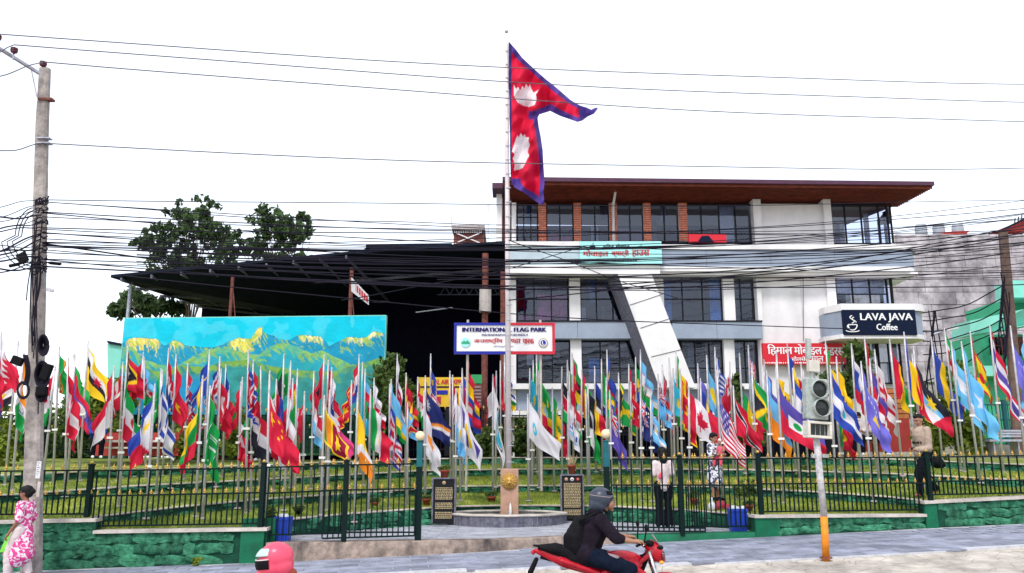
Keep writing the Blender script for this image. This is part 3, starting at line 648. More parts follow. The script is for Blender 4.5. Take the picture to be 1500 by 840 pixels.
# balcony band (upper)
def band(x0, x1, ys, mats_, Y0, rnd=1.0, label=None, nseg=5, names=('coping', 'parapet_panel', 'edge_beam')):
    "horizontal band with a rounded right end; ys pixel rows"
    for k in range(len(ys)-1):
        z1, z0 = Zp(ys[k], Y0), Zp(ys[k+1], Y0); pr = (.07, 0, .05)[k % 3]
        xa, xb = Xp(x0, ys[k], Y0)-pr, Xp(x1, ys[k], Y0)+pr
        if names[k] == 'parapet_panel':
            Lx = xb-rnd-xa; nn = max(1, round(Lx/2.35))
            for i in range(nn):
                mb = MB().bx((xa+Lx*i/nn+(.012 if i else 0), Y0-pr, z0+.003), (xa+Lx*(i+1)/nn, Y0+.25, z1-.003)); mb.build('parapet_panel', mats_[k], bl)
            px = xb-rnd
        else:
            mb = MB().bx((xa, Y0-pr, z0), (xb-rnd, Y0+.3, z1)); mb.build(names[k], mats_[k], bl); px = xb-rnd
        if rnd > .05:
            poly = [(xb-rnd+rnd*math.sin(a)*1.0, Y0-pr+(rnd+pr)*(1-math.cos(a))) for a in np.linspace(0, pi/2, 9)]
            poly = poly+[(xb, Y0+2.2), (xb-.25, Y0+2.2), (xb-.25, Y0+rnd)]+[(xb-rnd, Y0+.25)]
            mb = MB().prism([(x, y, z0+.002) for x, y in poly], (0, 0, z1-z0-.004)); mb.build(names[k], mats_[k], bl)
band(752, 1350, (359, 366, 391, 398), ('wall', 'blue', 'wall'), 30.4, .9)
band(744, 965, (354.5, 361, 389, 402), ('wall', 'bluel', 'wall'), 30.15, .02)
with part('balcony_floor', 'wall') as b: b.bx((Xp(745, 400), 30.5, Zp(403, 30.5)), (Xp(1335, 400), YB+1.5, Zp(398, 30.5)-.01)); 
# second floor
T2, B2 = 404, 470
window(757, T2, 833, B2, 3, [.5], curt=[(.02, .95, 'curtp', 0, .16), (.4, .98, 'curtp', .1, .62)])
mb = MB(); rbox(mb, 834, 398, 850, 470, YB-.02, .35); mb.build('pilaster', 'wall', bl)
window(850.5, T2, 922, B2, 3, [.5])
mb = MB(); rbox(mb, 922, 403, 972.5, 470, YB+.1, .2); mb.build('wall', 'wall', bl)
window(973, T2, 1059.5, B2, [.33, .66], [.5], curt=[(.02, .16, 'curtb', 0, 1), (.8, .97, 'curtb', 0, 1)])
mb = MB(); rbox(mb, 1060, 398, 1076, 470, YB-.02, .35); mb.build('pilaster', 'wall', bl)
window(1076.5, T2, 1110.5, B2, [.33], [.5], curt=[(.0, .16, 'curtw', 0, 1)])
mb = MB(); rbox(mb, 1111, 398, 1118, 600, YB-.12, .4); mb.build('pilaster', 'wall', bl)
for i, (x0, x1) in enumerate(((1118, 1176), (1176.4, 1215))):
    mb = MB(); rbox(mb, x0, 398, x1, 600, YB+.05, .3); mb.build('wall', 'wall', bl)
mb = MB(); rbox(mb, 1215, 398, 1228, 600, YB-.12, .5); mb.build('pilaster', 'wall', bl)
window(1228.5, 402, 1302, 445, [.33, .66], [.36], curt=[(.02, .97, 'curtw', .36, 1)])
mb = MB(); c0 = at(1302, 402, YB+.25); c1 = at(1302, 452, YB+.25)
mb.bx((c0.x, YB+.2, c1.z), (c0.x+.08, YB+.3, c0.z)).bx((c0.x+.5, YB+2.2, c1.z), (c0.x+.6, YB+2.3, c0.z)); sf = mb.build('window', 'frame', bl)
m2 = MB(); m2.add([(c0.x+.08, YB+.25, c1.z), (c0.x+.55, YB+2.2, c1.z), (c0.x+.55, YB+2.2, c0.z), (c0.x+.08, YB+.25, c0.z)], [(0, 1, 2, 3)]); m2.build('pane', 'glass', sf)
# lower blue grey band (two runs, interrupted by the beam)
for x0, x1 in ((757, 846), (846.5, 935), (985, 1050), (1050.5, 1117)):
    mb = MB(); rbox(mb, x0, 471.5, x1, 496, YB-.3, .5); mb.build('parapet_panel', 'blue', bl)
mb = MB(); rbox(mb, 757, 469.5, 935, 471.4, YB-.34, .5); mb.build('coping', 'frame', bl); mb = MB(); rbox(mb, 980, 469.5, 1117, 471.4, YB-.34, .5); mb.build('coping', 'frame', bl)
# slanted beam : white face and dark left cheek
mb = MB(); mb.cur = 0
front = [at(905, 401, 30.0), at(954, 401, 30.0), at(1019, 568, 30.0), at(966, 568, 30.0)]
n1 = [p+Vector((0, .9, 0)) for p in front]
mb = MB().prism(front, (0, .9, 0)); beam = mb.build('slanted_beam', 'wall', bl)
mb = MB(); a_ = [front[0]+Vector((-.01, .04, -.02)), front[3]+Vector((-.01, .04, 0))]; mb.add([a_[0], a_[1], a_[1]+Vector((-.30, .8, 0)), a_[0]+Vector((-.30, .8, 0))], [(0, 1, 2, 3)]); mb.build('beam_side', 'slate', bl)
for (p, q) in (((923, 447), (971, 431)), ((938, 481), (984, 466)), ((954, 523), (999, 512))):
    MB().bar(at(p[0], p[1], 29.99), at(q[0], q[1], 29.99), .02, .015).build('panel_joint', 'frame', beam)
# ground floor
T1, B1 = 497, 562
window(757, T1+1, 835.5, B1, 3, [.36]); mb = MB(); rbox(mb, 836, 497, 852, 562, YB-.02, .35); mb.build('pilaster', 'wall', bl)
window(852.5, T1+1, 965, B1, 4, [.36]); window(1001, T1+1, 1061, B1, 3, [.36])
mb = MB(); rbox(mb, 1061.5, 497, 1077, 562, YB-.02, .35); mb.build('pilaster', 'wall', bl)
window(1077.5, T1+1, 1111, B1, 2, [.36])
mb = MB(); rbox(mb, 746, 562, 1112, 570, YB-.45, .9); mb.build('ledge', 'wall', bl)
for x0, x1 in ((757, 840), (840.5, 930), (930.5, 1020), (1020.5, 1111)):
    mb = MB(); rbox(mb, x0, 570.5, x1, 601, YB-.1, .4); mb.build('parapet_panel', 'blue', bl)
mb = MB(); rbox(mb, 746, 601.5, 1112, 611, YB-.4, .9); mb.build('ledge', 'wall', bl)
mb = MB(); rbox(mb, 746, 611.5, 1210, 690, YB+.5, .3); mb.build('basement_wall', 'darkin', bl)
mb = MB(); rbox(mb, 1111, 562, 1216, 612, YB+.04, .3)
# slotted grille seen at 900-990, 590-640
gr = MB(); 
for i in range(34): x = 890+i*3.1; a = at(x, 638, 29.6); b = at(x, 596, 29.6); gr.bx((a.x, 29.6, a.z), (a.x+.03, 29.63, b.z))
rbox(gr, 888, 594, 1000, 596, 29.58, .06); rbox(gr, 888, 636, 1000, 638, 29.58, .06); gr.build('window_grille', 'frame', bl)
mb = MB(); rbox(mb, 905, 598, 985, 625, 30.3, .1); mb.build('panel', 'wall', bl)
# right wing under the cafe
window(1240, 500, 1290, 562, [.4], [.5]); window(1292, 500, 1322, 562, [.5], [.5])
mb = MB(); rbox(mb, 1228, 562, 1326, 640, YB+.4, .3); mb.build('wall', 'wall', bl)
# shopfront canopy right of building base
# things fixed on the building -----------------------------------------------------
def sign_box(x0, y0, x1, y1, Y, dep, m, name='board', parent=None, bevel=None):
    mb = MB(); rbox(mb, x0, y0, x1, y1, Y, dep); return mb.build(name, m, parent, bevel=bevel)
cf = thing('cafe_sign_box', 'rounded fascia with the navy LAVA JAVA Coffee sign on the building corner', 'sign', at(1285, 497, 30))
def rounded(x0, x1, y0, y1, Y, dep, m, name, rr=.7, pr=0):
    a = at(x0, y1, Y); b = at(x1, y0, Y); xa, xb = a.x-pr, b.x+pr; Yf = Y-pr; poly = []
    for t_ in np.linspace(0, 1, 7): an = pi/2*t_; poly.append((xa+rr*(1-math.sin(an)), Yf+rr*(1-math.cos(an)))) if 0 else None
    L_ = [(xa, Yf+rr+.0), (xa+rr*.55, Yf)]
    R_ = [(xb-rr+rr*math.sin(t_), Yf+rr*(1-math.cos(t_))) for t_ in np.linspace(0, pi/2, 8)]
    poly = L_+R_+[(xb, Y+dep), (xa, Y+dep)]
    return MB().prism([(x, y, a.z) for x, y in poly], (0, 0, b.z-a.z)).build(name, m, cf)
rounded(1219, 1360, 456, 490, 29.9, 1.4, 'blue', 'fascia_panel'); rounded(1219, 1360, 445.5, 455.7, 29.9, 1.4, 'wall', 'coping', pr=.07); rounded(1219, 1360, 490.3, 496.5, 29.9, 1.4, 'wall', 'lower_lip', pr=.07)
sign_box(1235, 454, 1342, 491, 29.78, .1, 'navy', 'sign_panel', cf)
text('sign_lettering', 'LAVA JAVA', 1261, 1336, 459, 472.5, 29.76, 'white', cf, bold=.012)
text('sign_lettering', 'Coffee', 1284.5, 1314, 474.5, 484, 29.76, 'white', cf, bold=.009)
def curve_line(pts, Y, r, m, name, parent, sub=1):
    return MB().tube([at(x, y, Y) for x, y in pts], r, 5).build(name, m, parent, True)
curve_line([(1242.5+13*math.sin(t)*0+13*(t/10), 476) for t in range(0, 11)], 29.76, .022, 'white', 'cup_emblem', cf)
curve_line([(1249+6.5*math.cos(t), 476.5+7.5*math.sin(t)) for t in np.linspace(0, pi, 12)], 29.76, .022, 'white', 'cup_emblem', cf)
curve_line([(1244+2.8*math.cos(t), 478.5+2.5*math.sin(t)) for t in np.linspace(pi/2, 3*pi/2, 8)], 29.76, .018, 'white', 'cup_emblem', cf)
curve_line([(1249+9.5*math.cos(t), 484.5+2.0*math.sin(t)) for t in np.linspace(-.2, pi+.2, 12)], 29.76, .02, 'white', 'cup_emblem', cf)
curve_line([(1248+3.2*math.sin(t*1.25), 474-t*2.3) for t in np.linspace(0, 5, 16)], 29.76, .022, 'white', 'steam_emblem', cf)
curve_line([(1251+3*math.sin(t*1.3+1), 473-t*2.0) for t in np.linspace(0, 4, 12)], 29.76, .018, 'white', 'steam_emblem', cf)
rs = thing('shop_sign', 'red shop sign with white Devanagari lettering on the white wall', 'sign', at(1178, 534, 30.7))
sign_box(1117.5, 503, 1239, 534, 30.7, .12, 'redsign', 'board', rs)
HIM = [('ह', None), ('ि', None)]
text('lettering', [('ि', None), ('ह', None), ('म', None), ('ा', None), ('ल', None)], 1125, 1160, 504.5, 521, 30.68, 'white', rs, bold=.01)
text('lettering', [('म', None), ('ो', None), ('ब', None), ('ा', None), ('इ', None), ('ल', None)], 1164, 1203, 504.5, 521, 30.68, 'white', rs, bold=.01)
text('lettering', [('ट', None), ('े', None), ('ड', None), ('र', .9), ('स', None)], 1207, 1236, 504.5, 521, 30.68, 'white', rs, bold=.01)
text('lettering', [('ह', None), ('ो', None), ('ल', None), ('स', None), ('े', None), ('ल', None)], 1160, 1186, 522, 530, 30.68, 'white', rs, bold=.004)
text('lettering', [('म', None), ('ा', None), ('ल', None)], 1189, 1206, 522, 530, 30.68, 'white', rs, bold=.004)
mb = MB()
for i in range(40): x = 1121+i*2.9; rbox(mb, x, 530.8, x+rng.uniform(1.2, 2.4), 532.6, 30.69, .01)
mb.build('small_print_line', 'white', rs)
cs = thing('roof_sign', 'pale cyan shop sign with red Devanagari lettering on the balcony front', 'sign', at(909, 387, 29.95))
sign_box(849.5, 354, 969.5, 387, 29.95, .12, 'cyan', 'board', cs)
text('lettering', [('क', None), ('ि', None), ('व', None), ('ल', None)], 883, 899, 357.5, 364.5, 29.93, 'navy', cs, bold=.006)
text('lettering', [('म', None), ('ो', None), ('व', None), ('ा', None), ('इ', None), ('ल', None)], 902, 922, 357.5, 364.5, 29.93, 'navy', cs, bold=.006)
text('lettering', [('म', None), ('ो', None), ('व', None), ('ा', None), ('इ', None), ('ल', None)], 854, 891, 366, 376.5, 29.93, 'redtext', cs, bold=.012)
text('lettering', [('ब', None), ('्', None), ('य', None), ('ा', None), ('ट', None), ('्', None), ('र', None), ('ी', None)], 896, 921, 366, 376.5, 29.93, 'redtext', cs, bold=.012)
text('lettering', [('ह', None), ('ा', None), ('उ', None), ('स', None)], 926, 951, 366, 376.5, 29.93, 'redtext', cs, bold=.012)
mb = MB()
for i in range(26): x = 872+i*2.4; rbox(mb, x, 381, x+rng.uniform(1.0, 2.0), 383, 29.93, .01)
mb.build('small_print_line', 'navy', cs)
mb = MB(); mb.ell(at(866.5, 362, 29.93), (.07, .012, .075), 14, 8); mb.ell(at(869.6, 362, 29.93), (.07, .012, .075), 14, 8); mb.bar(at(868, 358.5, 29.93), at(869.5, 355.8, 29.93), .03, .012); mb.build('fruit_emblem', 'navy', cs, True)
mb = MB(); mb.ell(at(938, 362, 29.93), (.1, .012, .05), 14, 6); mb.bar(at(939, 362, 29.93), at(939, 357, 29.93), .03, .012); mb.build('small_emblem', 'turqd', cs, True)
rc = thing('red_shop_panel', 'small red sign lying on the balcony edge before the wide window', 'sign', at(1036, 356, 30.2))
sign_box(1009, 342, 1064, 355, 30.25, .12, 'redsign', 'board', rc)
mb = MB(); mb.prism([at(1022, 355, 30.2), at(1028, 346, 30.2), at(1038, 345.5, 30.2), at(1046, 355, 30.2)], (0, .04, 0)); mb.build('car_emblem', 'navy', rc)
# vents/pipes: thin conduit runs
mb = MB().tube([at(1176.5, 400, 30.9), at(1176.5, 500, 30.9)], .012, 5).build('seam', 'frame', bl)
# awning slab of the rooftop corner at left (dark gable seen at 722-740)
# ------------------------------------------------------------------ red stair block at right
st = thing('red_stair_wall', 'orange slatted wall above a plain red wall under the cafe corner', 'wall', at(1308, 662, 27.6))
mb = MB(); rbox(mb, 1289, 614, 1334, 662, 27.6, 1.5); mb.build('base_wall', 'redw', st)
for i in range(6):
    mb = MB(); rbox(mb, 1288, 570+i*7.4, 1332, 576.2+i*7.4, 27.65+.02*i*0, .1); mb.build('slat', 'slat', st)
mb = MB(); rbox(mb, 1288.5, 569, 1332, 614, 27.8, .6); mb.build('backing', 'rust', st)
# ------------------------------------------------------------------ open shed at left
sh = thing('open_shed', 'huge black roofed open shed behind the mountain mural', 'building', at(460, 600, 33))
YS = 31.5
mb = MB()
fa = at(162, 407, 27.0); fb = at(520, 371.5, 29.5); fc = at(744, 356.5, 30.9)
ba = at(292, 446, 42.0); bb = Vector((fb.x+1.5, 44, fb.z-1.0)); bc = Vector((fc.x, 44, fc.z-1.2))
ba.z = at(292, 446, 42).z
for t_, m_ in ((0, 0),):
    vs = [fa, fb, fc, ba, bb, bc]; up = Vector((0, 0, .1))
    mb.add(vs+[v+up for v in vs], [(0, 1, 4, 3), (1, 2, 5, 4), (6, 9, 10, 7), (7, 10, 11, 8), (0, 6, 7, 1), (1, 7, 8, 2), (0, 3, 9, 6), (3, 4, 10, 9), (4, 5, 11, 10)])
mb.build('roof', 'dark', sh)
mb = MB()
for f in np.linspace(.04, .96, 9):
    p = fa.lerp(fb, f) if f < 1 else fb; q = ba.lerp(bb, f); mb.bar(p+Vector((0, 0, -.1)), q+Vector((0, 0, -.1)), .06, .12)
for f in (.2, .45, .7, .93):
    p = fa.lerp(ba, f)+Vector((0, 0, -.16)); q = fc.lerp(bc, f)+Vector((0, 0, -.16)); r_ = fb.lerp(bb, f)+Vector((0, 0, -.16)); mb.bar(p, r_, .1, .1); mb.bar(r_, q, .1, .1)
mb.build('rafters', 'slate', sh)
mb = MB(); mb.prism([(at(292, 500, 42).x, 42, G0), (bc.x+.5, 42, G0), (bc.x+.5, 42, bc.z+.05), (bb.x, 42, bb.z+.1), (at(292, 500, 42).x, 42, ba.z-.02)], (0, .2, 0)); mb.build('rear_wall', 'darkin', sh)  # near-black walls, floor and lining carry the shade under the roof
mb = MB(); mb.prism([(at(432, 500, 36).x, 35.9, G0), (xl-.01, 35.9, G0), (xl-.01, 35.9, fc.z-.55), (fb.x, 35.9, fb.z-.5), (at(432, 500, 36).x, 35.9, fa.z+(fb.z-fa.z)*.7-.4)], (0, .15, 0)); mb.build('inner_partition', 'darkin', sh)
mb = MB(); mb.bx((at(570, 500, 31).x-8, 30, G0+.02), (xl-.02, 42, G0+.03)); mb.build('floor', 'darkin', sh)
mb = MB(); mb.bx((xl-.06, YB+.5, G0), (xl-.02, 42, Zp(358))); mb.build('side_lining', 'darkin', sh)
mb = MB(); mb.bx((Xp(586, 500), 29.3, Zp(600, 29.3)-.0), (Xp(745, 500)-.1, 29.4, Zp(585, 29.3))) 
for x, y0, y1, m_, Y_ in ((192, 412, 600, 'steel', 28.2), (254, 436, 600, 'darkin', 40), (341, 405, 600, 'rust', 28.4), (515, 392, 600, 'rust', 29.3), (516, 395, 405, 'rust', 29.31)):
    a = at(x, y0, Y_); b = at(x, y1, Y_); MB().tube([(a.x, Y_, G0), (a.x, Y_, a.z)], .06, 8).build('post', m_, sh)
for x in (338, 345, 511, 519):
    Y_ = 28.4 if x < 400 else 29.3; MB().bar(at(x, 470, Y_), at(341.5 if x < 400 else 515, 425, Y_), .03).build('brace', 'rust', sh)
a = at(711, 372, 29.9); MB().tube([(a.x, 29.9, G0), (a.x, 29.9, a.z)], .12, 10).build('post', 'rust', sh)
a = at(711, 423, 29.8); b = at(711, 458, 29.8); MB().tube([(a.x, 29.8, b.z), (a.x, 29.8, a.z)], .22, 12).build('post_sleeve', 'conc', sh)
mb = MB(); rbox(mb, 733, 398, 739.5, 600, 30.2, .15); mb.build('post', 'rust', sh)
mb = MB(); 
for y_, x0_, x1_ in ((432, 640, 738), (420, 640, 738)):
    mb.bar(at(x0_, y_, 31.5), at(x1_, y_, 31.5), .04)
for x_ in range(645, 740, 14): mb.bar(at(x_, 432, 31.5), at(x_+7, 420, 31.5), .03); mb.bar(at(x_+7, 420, 31.5), at(x_+14, 432, 31.5), .03)
mb.build('truss', 'frame', sh)
MB().bar(at(609, 458, 33), at(663, 451, 33), .09, .04).build('strip_light', 'curtw', sh)
for nm, (x0, y0, x1, y1), m_, lb in (('banner', (612, 553, 688, 596), 'yel', 'yellow printed banner reading air express on the shed front'), ('banner', (690, 549, 706, 562), 'grn', 'small green poster on the shed beside the yellow banner')):
    t_ = thing(nm, lb, 'banner', at((x0+x1)/2, y1, 29.2)); sign_box(x0, y0, x1, y1, 29.2, .05, m_, 'cloth', t_)
    if m_ == 'yel':
        text('lettering', 'AL AIR EXPRESS', 636, 686, 556, 563, 29.18, 'redtext', t_, bold=.008)
        mb = MB()
        for (u0, v0, u1, v1) in ((615, 566, 632, 568), (638, 566, 684, 568), (615, 588, 630, 593)): rbox(mb, u0, v0, u1, v1, 29.18, .015)
        mb.build('print_block', 'navy', t_); mb = MB()
        for (u0, v0, u1, v1) in ((636, 581, 646, 592), (615, 580, 630, 585)): rbox(mb, u0, v0, u1, v1, 29.18, .015)
        mb.build('print_block', 'redtext', t_)
        mb = MB(); rbox(mb, 637, 572, 656, 578, 29.18, .015); mb.build('print_block', 'bluef', t_)
t_ = thing('poster', 'grey and red poster low on the shed below the green poster', 'poster', at(699, 596, 29.2)); sign_box(690, 563, 706, 597, 29.2, .05, 'rust', 'sheet', t_)
mb = MB()
for k in range(6): rbox(mb, 691.5, 566+k*5, 704.5, 568.5+k*5, 29.18, .01)
mb.build('print_block', 'grip', t_)
hs = thing('hanging_sign', 'small tilted pink sign with red lettering under the shed roof', 'sign', at(527, 440, 29))
mb = MB(); mb.prism([at(514.5, 406, 29.1), at(540, 433, 28.2), at(540, 447, 28.2), at(514.5, 427, 29.1)], (0, .05, 0)); mb.build('board', 'curtw', hs)
mb = MB()
for k in range(7): f = k/7; g_ = (k+.7)/7; p = lambda f_, y: at(515.5+24*f_, (408.5+26*f_)+(16.5-3.5*f_)*y, 29.08-.9*f_-.01); mb.add([p(f, .1), p(g_, .1), p(g_, .8), p(f, .8)], [(0, 1, 2, 3)])
mb.build('lettering', 'redtext', hs)
# little roofs over the shed
rf = thing('rooftop_room', 'small red brown rooftop room with a white crossed railing', 'building', at(686, 358, 40))
mb = MB(); rbox(mb, 664.5, 337, 707.5, 362, 40, 3); mb.build('wall', 'rust', rf)
mb = MB(); rbox(mb, 662, 329.5, 710, 336.5, 39.8, 3.5); mb.build('roof', 'conc', rf)
mb = MB(); mb.bar(at(666, 341, 39.9), at(705, 357, 39.9), .05); mb.bar(at(666, 357, 39.88), at(705, 341, 39.88), .05); mb.build('cross_brace', 'wall', rf)
mb = MB()
for k in range(16): mb.bar(at(666+k*2.6, 338, 39.85), at(666+k*2.6, 341.5, 39.85), .03)
mb.build('railing', 'wall', rf)
r2 = thing('tin_roof', 'long low tin roof showing over the left shed roof', 'roof', at(600, 380, 42)); mb = MB(); mb.prism([at(537, 364, 42), at(661, 363, 42), at(663, 380, 42), at(543, 390, 42)], (0, 3, 0)); mb.build('sheet', 'tin', r2)
mb = MB(); mb.bar(at(536, 364, 41.9), at(545, 380, 41.9), .08, .3); mb.bar(at(536, 363.5, 41.9), at(662, 362, 41.9), .08, .4); mb.build('edge', 'dark', r2)
# TV aerials
for (x, y0, y1, Y_, lb) in ((661.5, 318, 334, 40, 'thin television aerial left of the rooftop room'), (715, 300, 360, 41, 'thin television aerial at the roof edge beside the building')):
    t_ = thing('roof_aerial', lb, 'aerial', at(x, y1, Y_)); mb = MB(); mb.bar(at(x, y1, Y_), at(x, y0, Y_), .03)
    for k in range(3): mb.bar(at(x-4+k, y0+2+k*3, Y_), at(x+4-k, y0+1+k*3, Y_), .02)
    mb.build('mast', 'steel', t_)
# ------------------------------------------------------------------ right background
gb = thing('rendered_block_building', 'large windowless grey block wall behind the cafe corner', 'building', at(1430, 600, 48))
YG = 48
mb = MB(); rbox(mb, 1312, 344, 1700, 690, YG+.12, 8); mb.build('core', 'conc', gb)
ybs = [343, 358, 374, 392, 410, 428, 446, 464, 484, 506, 530, 560]
for j in range(len(ybs)-1):
    x = 1313-(j % 2)*22
    while x < 1690:
        wd = rng.uniform(40, 58); x1 = min(x+wd, 1690); mb = MB(); yo = 0
        rbox(mb, max(x, 1312), ybs[j]+.5-(x-1500)*0.0, x1-.6, ybs[j+1]-.1, YG+rng.uniform(-.03, .02), .3); mb.build('panel', 'block', gb); x = x1
mb = MB(); rbox(mb, 1393, 403, 1402, 424, YG-.08, .02); mb.build('stain_patch', 'rust', gb) if 0 else None
for k, x in enumerate((1350, 1376, 1404)):
    t_ = thing('water_tank', ['squat grey rooftop tank nearest the cafe roof', 'squat grey rooftop tank, middle of three', 'squat rooftop tank beside a red tin sheet'][k], 'tank', at(x, 345, 50), 'water tanks on the block building')
    c = at(x, 345, 50); mb = MB(); mb.lathe([(.01, .72), (.3, .7), (.33, .62), (.33, .55), (.36, .5), (.36, .1), (.34, 0)], 14, c); mb.build('tank_body', 'tank', t_, True)
t_ = thing('red_tin_sheet', 'red tin roofing on top of the grey block building', 'roof', at(1450, 346, 49)); mb = MB()
mb.prism([at(1380, 345, 49), at(1416, 343, 49), at(1420, 338, 49), at(1384, 340, 49)], (0, 3, 0)); mb.prism([at(1452, 341, 49), at(1500, 322, 49), at(1560, 300, 49), at(1560, 318, 49), at(1500, 338, 49)], (0, 3, 0)); mb.build('sheet', 'redw', t_)
mb = MB(); mb.bar(at(1470, 336, 48.8), at(1520, 312, 48.8), .12); 
for k in range(6): mb.bar(at(1486+k*5, 330-k*2.3, 48.8), at(1487+k*5, 320-k*2.3, 48.8), .05)
mb.build('ridge_rail', 'dark', t_)
tb = thing('turquoise_building', 'turquoise building with green lower wall at the right edge', 'building', at(1480, 640, 38))
def slab(x0, y0, x1, y1, Y, dep, m, nm): mb = MB(); rbox(mb, x0, y0, x1, y1, Y, dep); return mb.build(nm, m, tb)
slab(1483, 411, 1700, 436, 38, 1.4, 'turq', 'balcony'); slab(1480, 436.3, 1700, 455, 39.5, 4, 'turqd', 'wall'); 
mb = MB(); mb.prism([at(1421, 470, 37.4), at(1500, 453, 36.6), at(1700, 412, 36.6), at(1700, 440, 36.6), at(1500, 478, 36.6), at(1421, 491, 37.4)], (0, 1.6, 0)); mb.build('canopy', 'turq', tb)
slab(1440, 490, 1700, 560, 39.5, 3, 'turqd', 'wall'); slab(1425, 536, 1700, 551, 37.6, 1, 'turq', 'balcony'); slab(1440, 551, 1700, 650, 38.5, 3, 'turqd', 'wall')
for x0, x1 in ((1452, 1474), (1491, 1499), (1506, 1524)):
    a = at(x0, 520, 39.4); b = at(x1, 494, 39.4); mb = MB().bx((a.x, 39.35, a.z), (b.x, 39.45, b.z)); wn = mb.build('window', 'darkin', tb)
    mb = MB()
    for k in range(6): xx = a.x+(b.x-a.x)*k/5; mb.bx((xx-.02, 39.28, a.z), (xx+.02, 39.32, b.z))
    mb.bx((a.x, 39.27, (a.z+b.z)/2-.02), (b.x, 39.33, (a.z+b.z)/2+.02)); mb.build('grille', 'rust', wn)
# ------------------------------------------------------------------ mural
YM = 27.5
def ridge(pts, x): return np.interp(x, [p[0] for p in pts], [p[1] for p in pts])
def vnoise(x, y, s, seed=0):
    X = x/s; Y = y/s; xi = np.floor(X).astype(int); yi = np.floor(Y).astype(int); fx_ = X-xi; fy_ = Y-yi; fx_ = fx_*fx_*(3-2*fx_); fy_ = fy_*fy_*(3-2*fy_)
    h = lambda a, b: ((np.sin(a*127.1+b*311.7+seed*17.3)*43758.5453) % 1)
    return (h(xi, yi)*(1-fx_)+h(xi+1, yi)*fx_)*(1-fy_)+(h(xi, yi+1)*(1-fx_)+h(xi+1, yi+1)*fx_)*fy_
nx, ny = 520, 200
gx, gy = np.meshgrid(np.linspace(0, 1, nx), np.linspace(0, 1, ny)); q = gx*1440+5; r_ = gy*690+60    # crop coordinates of the painting
def fbm(s, seed=0, sx=1): return vnoise(q*sx, r_, s, seed)*.5+vnoise(q*sx, r_, s/2, seed+1)*.3+vnoise(q*sx, r_, s/4, seed+2)*.2
c3 = lambda *c: np.array(c, float)
skyc = c3(.0, .50, .66)[None, None]*(1.0+.25*(fbm(60, 3)-.5)[..., None])+c3(.10, .10, .08)*((fbm(120, 5) > .55)*(fbm(60, 6))*.6*(r_ < 240))[..., None]
img = skyc.copy()
R1 = [(0, 215), (45, 180), (100, 176), (195, 185), (215, 212), (240, 230), (285, 193), (320, 205), (350, 225), (430, 235), (500, 240), (560, 222), (600, 200), (640, 180), (670, 186), (705, 190), (722, 165), (740, 130), (762, 118), (775, 148), (800, 165), (835, 175), (860, 195), (920, 200), (945, 185), (970, 168), (1020, 172), (1090, 180), (1120, 210), (1140, 238), (1180, 215), (1240, 182), (1300, 190), (1345, 185), (1365, 165), (1385, 150), (1440, 166)]
y1 = ridge(R1, q)+6*(fbm(14, 9)-.5); d = r_-y1; m = d > 0
base_ = c3(.01, .27, .44)*(1+.5*(fbm(34, 11, .8)-.5))[..., None]; img[m] = base_[m]
img[(d > -2) & (d < 2.5)] = c3(.02, .16, .3)
for x0, x1, dep, cc in ((20, 215, 90, c3(.80, .62, .08)), (262, 345, 55, c3(.75, .6, .1)), (590, 790, 100, c3(.85, .66, .06)), (965, 1110, 45, c3(.85, .72, .2)), (1232, 1440, 40, c3(.8, .7, .25))):
    st = vnoise(q-d*.35, d*.16, 9, 61)*.55+vnoise(q+d*.2, d*.3, 5, 63)*.45; fall = np.clip(d/dep, 0, 1); e_ = np.clip(np.minimum(q-x0, x1-q)/26, 0, 1)
    if x0 == 590: e_ *= (q < 768)
    al = np.clip((st-(.12+.62*fall)+.12*e_)*6, 0, 1)*np.minimum(1, e_*1.6)*m*(d < dep*1.15); al = al[..., None]*.95
    shade_ = (.62+.5*vnoise(q-d*.3, d*.25, 6, 71))[..., None]; img = img*(1-al)+np.clip(cc*shade_+.06, 0, 1)*al; al2 = (np.clip((st-.55)*5, 0, 1)*(d > 0)*(d < 16)*e_)[..., None]; img = img*(1-al2)+c3(.9, .82, .5)*al2
for x0, x1, dep in ((300, 480, 60), (480, 640, 75), (820, 1120, 110), (1200, 1440, 130), (220, 420, 140), (0, 260, 120), (560, 800, 170)):
    al = (np.clip((vnoise(q-d*.8, d*.35, 12, 31)*.6+fbm(9, 33)*.4-.46-.3*d/dep)*6, 0, 1)*(q > x0)*(q < x1)*m*(d < dep))[..., None]*.85; img = img*(1-al)+c3(.30, .50, .08)*(.7+.5*fbm(12, 35)[..., None])*al
R2 = [(0, 250), (60, 225), (120, 300), (200, 330), (300, 350), (380, 300), (440, 270), (520, 240), (600, 245), (640, 260), (760, 285), (820, 230), (880, 210), (960, 235), (1040, 275), (1100, 260), (1180, 300), (1260, 340), (1330, 350), (1440, 350)]
y2 = ridge(R2, q)+10*(fbm(30, 41)-.5); d2 = r_-y2; m2_ = d2 > 0
b2_ = c3(.02, .32, .42)*(1+.5*(fbm(50, 43)-.5))[..., None]; img[m2_] = b2_[m2_]; al = (np.clip((vnoise(q-d2*.9, d2*.3, 16, 44)*.6+fbm(10, 46)*.4-.15-d2/150)*5, 0, 1)*m2_)[..., None]*.9; img = img*(1-al)+c3(.24, .46, .10)*(.6+.7*fbm(14, 47)[..., None])*al; al = (np.clip((vnoise(q+d2*.5, d2*.4, 30, 48)-.55)*4, 0, 1)*m2_)[..., None]*.5; img = img*(1-al)+c3(.02, .38, .34)*al
R3 = [(0, 330), (120, 350), (240, 380), (340, 340), (480, 350), (560, 320), (700, 312), (820, 345), (960, 372), (1060, 378), (1160, 384), (1290, 342), (1440, 300)]
y3 = ridge(R3, q)+6*(fbm(40, 51)-.5); d3 = r_-y3; m3 = d3 > 0
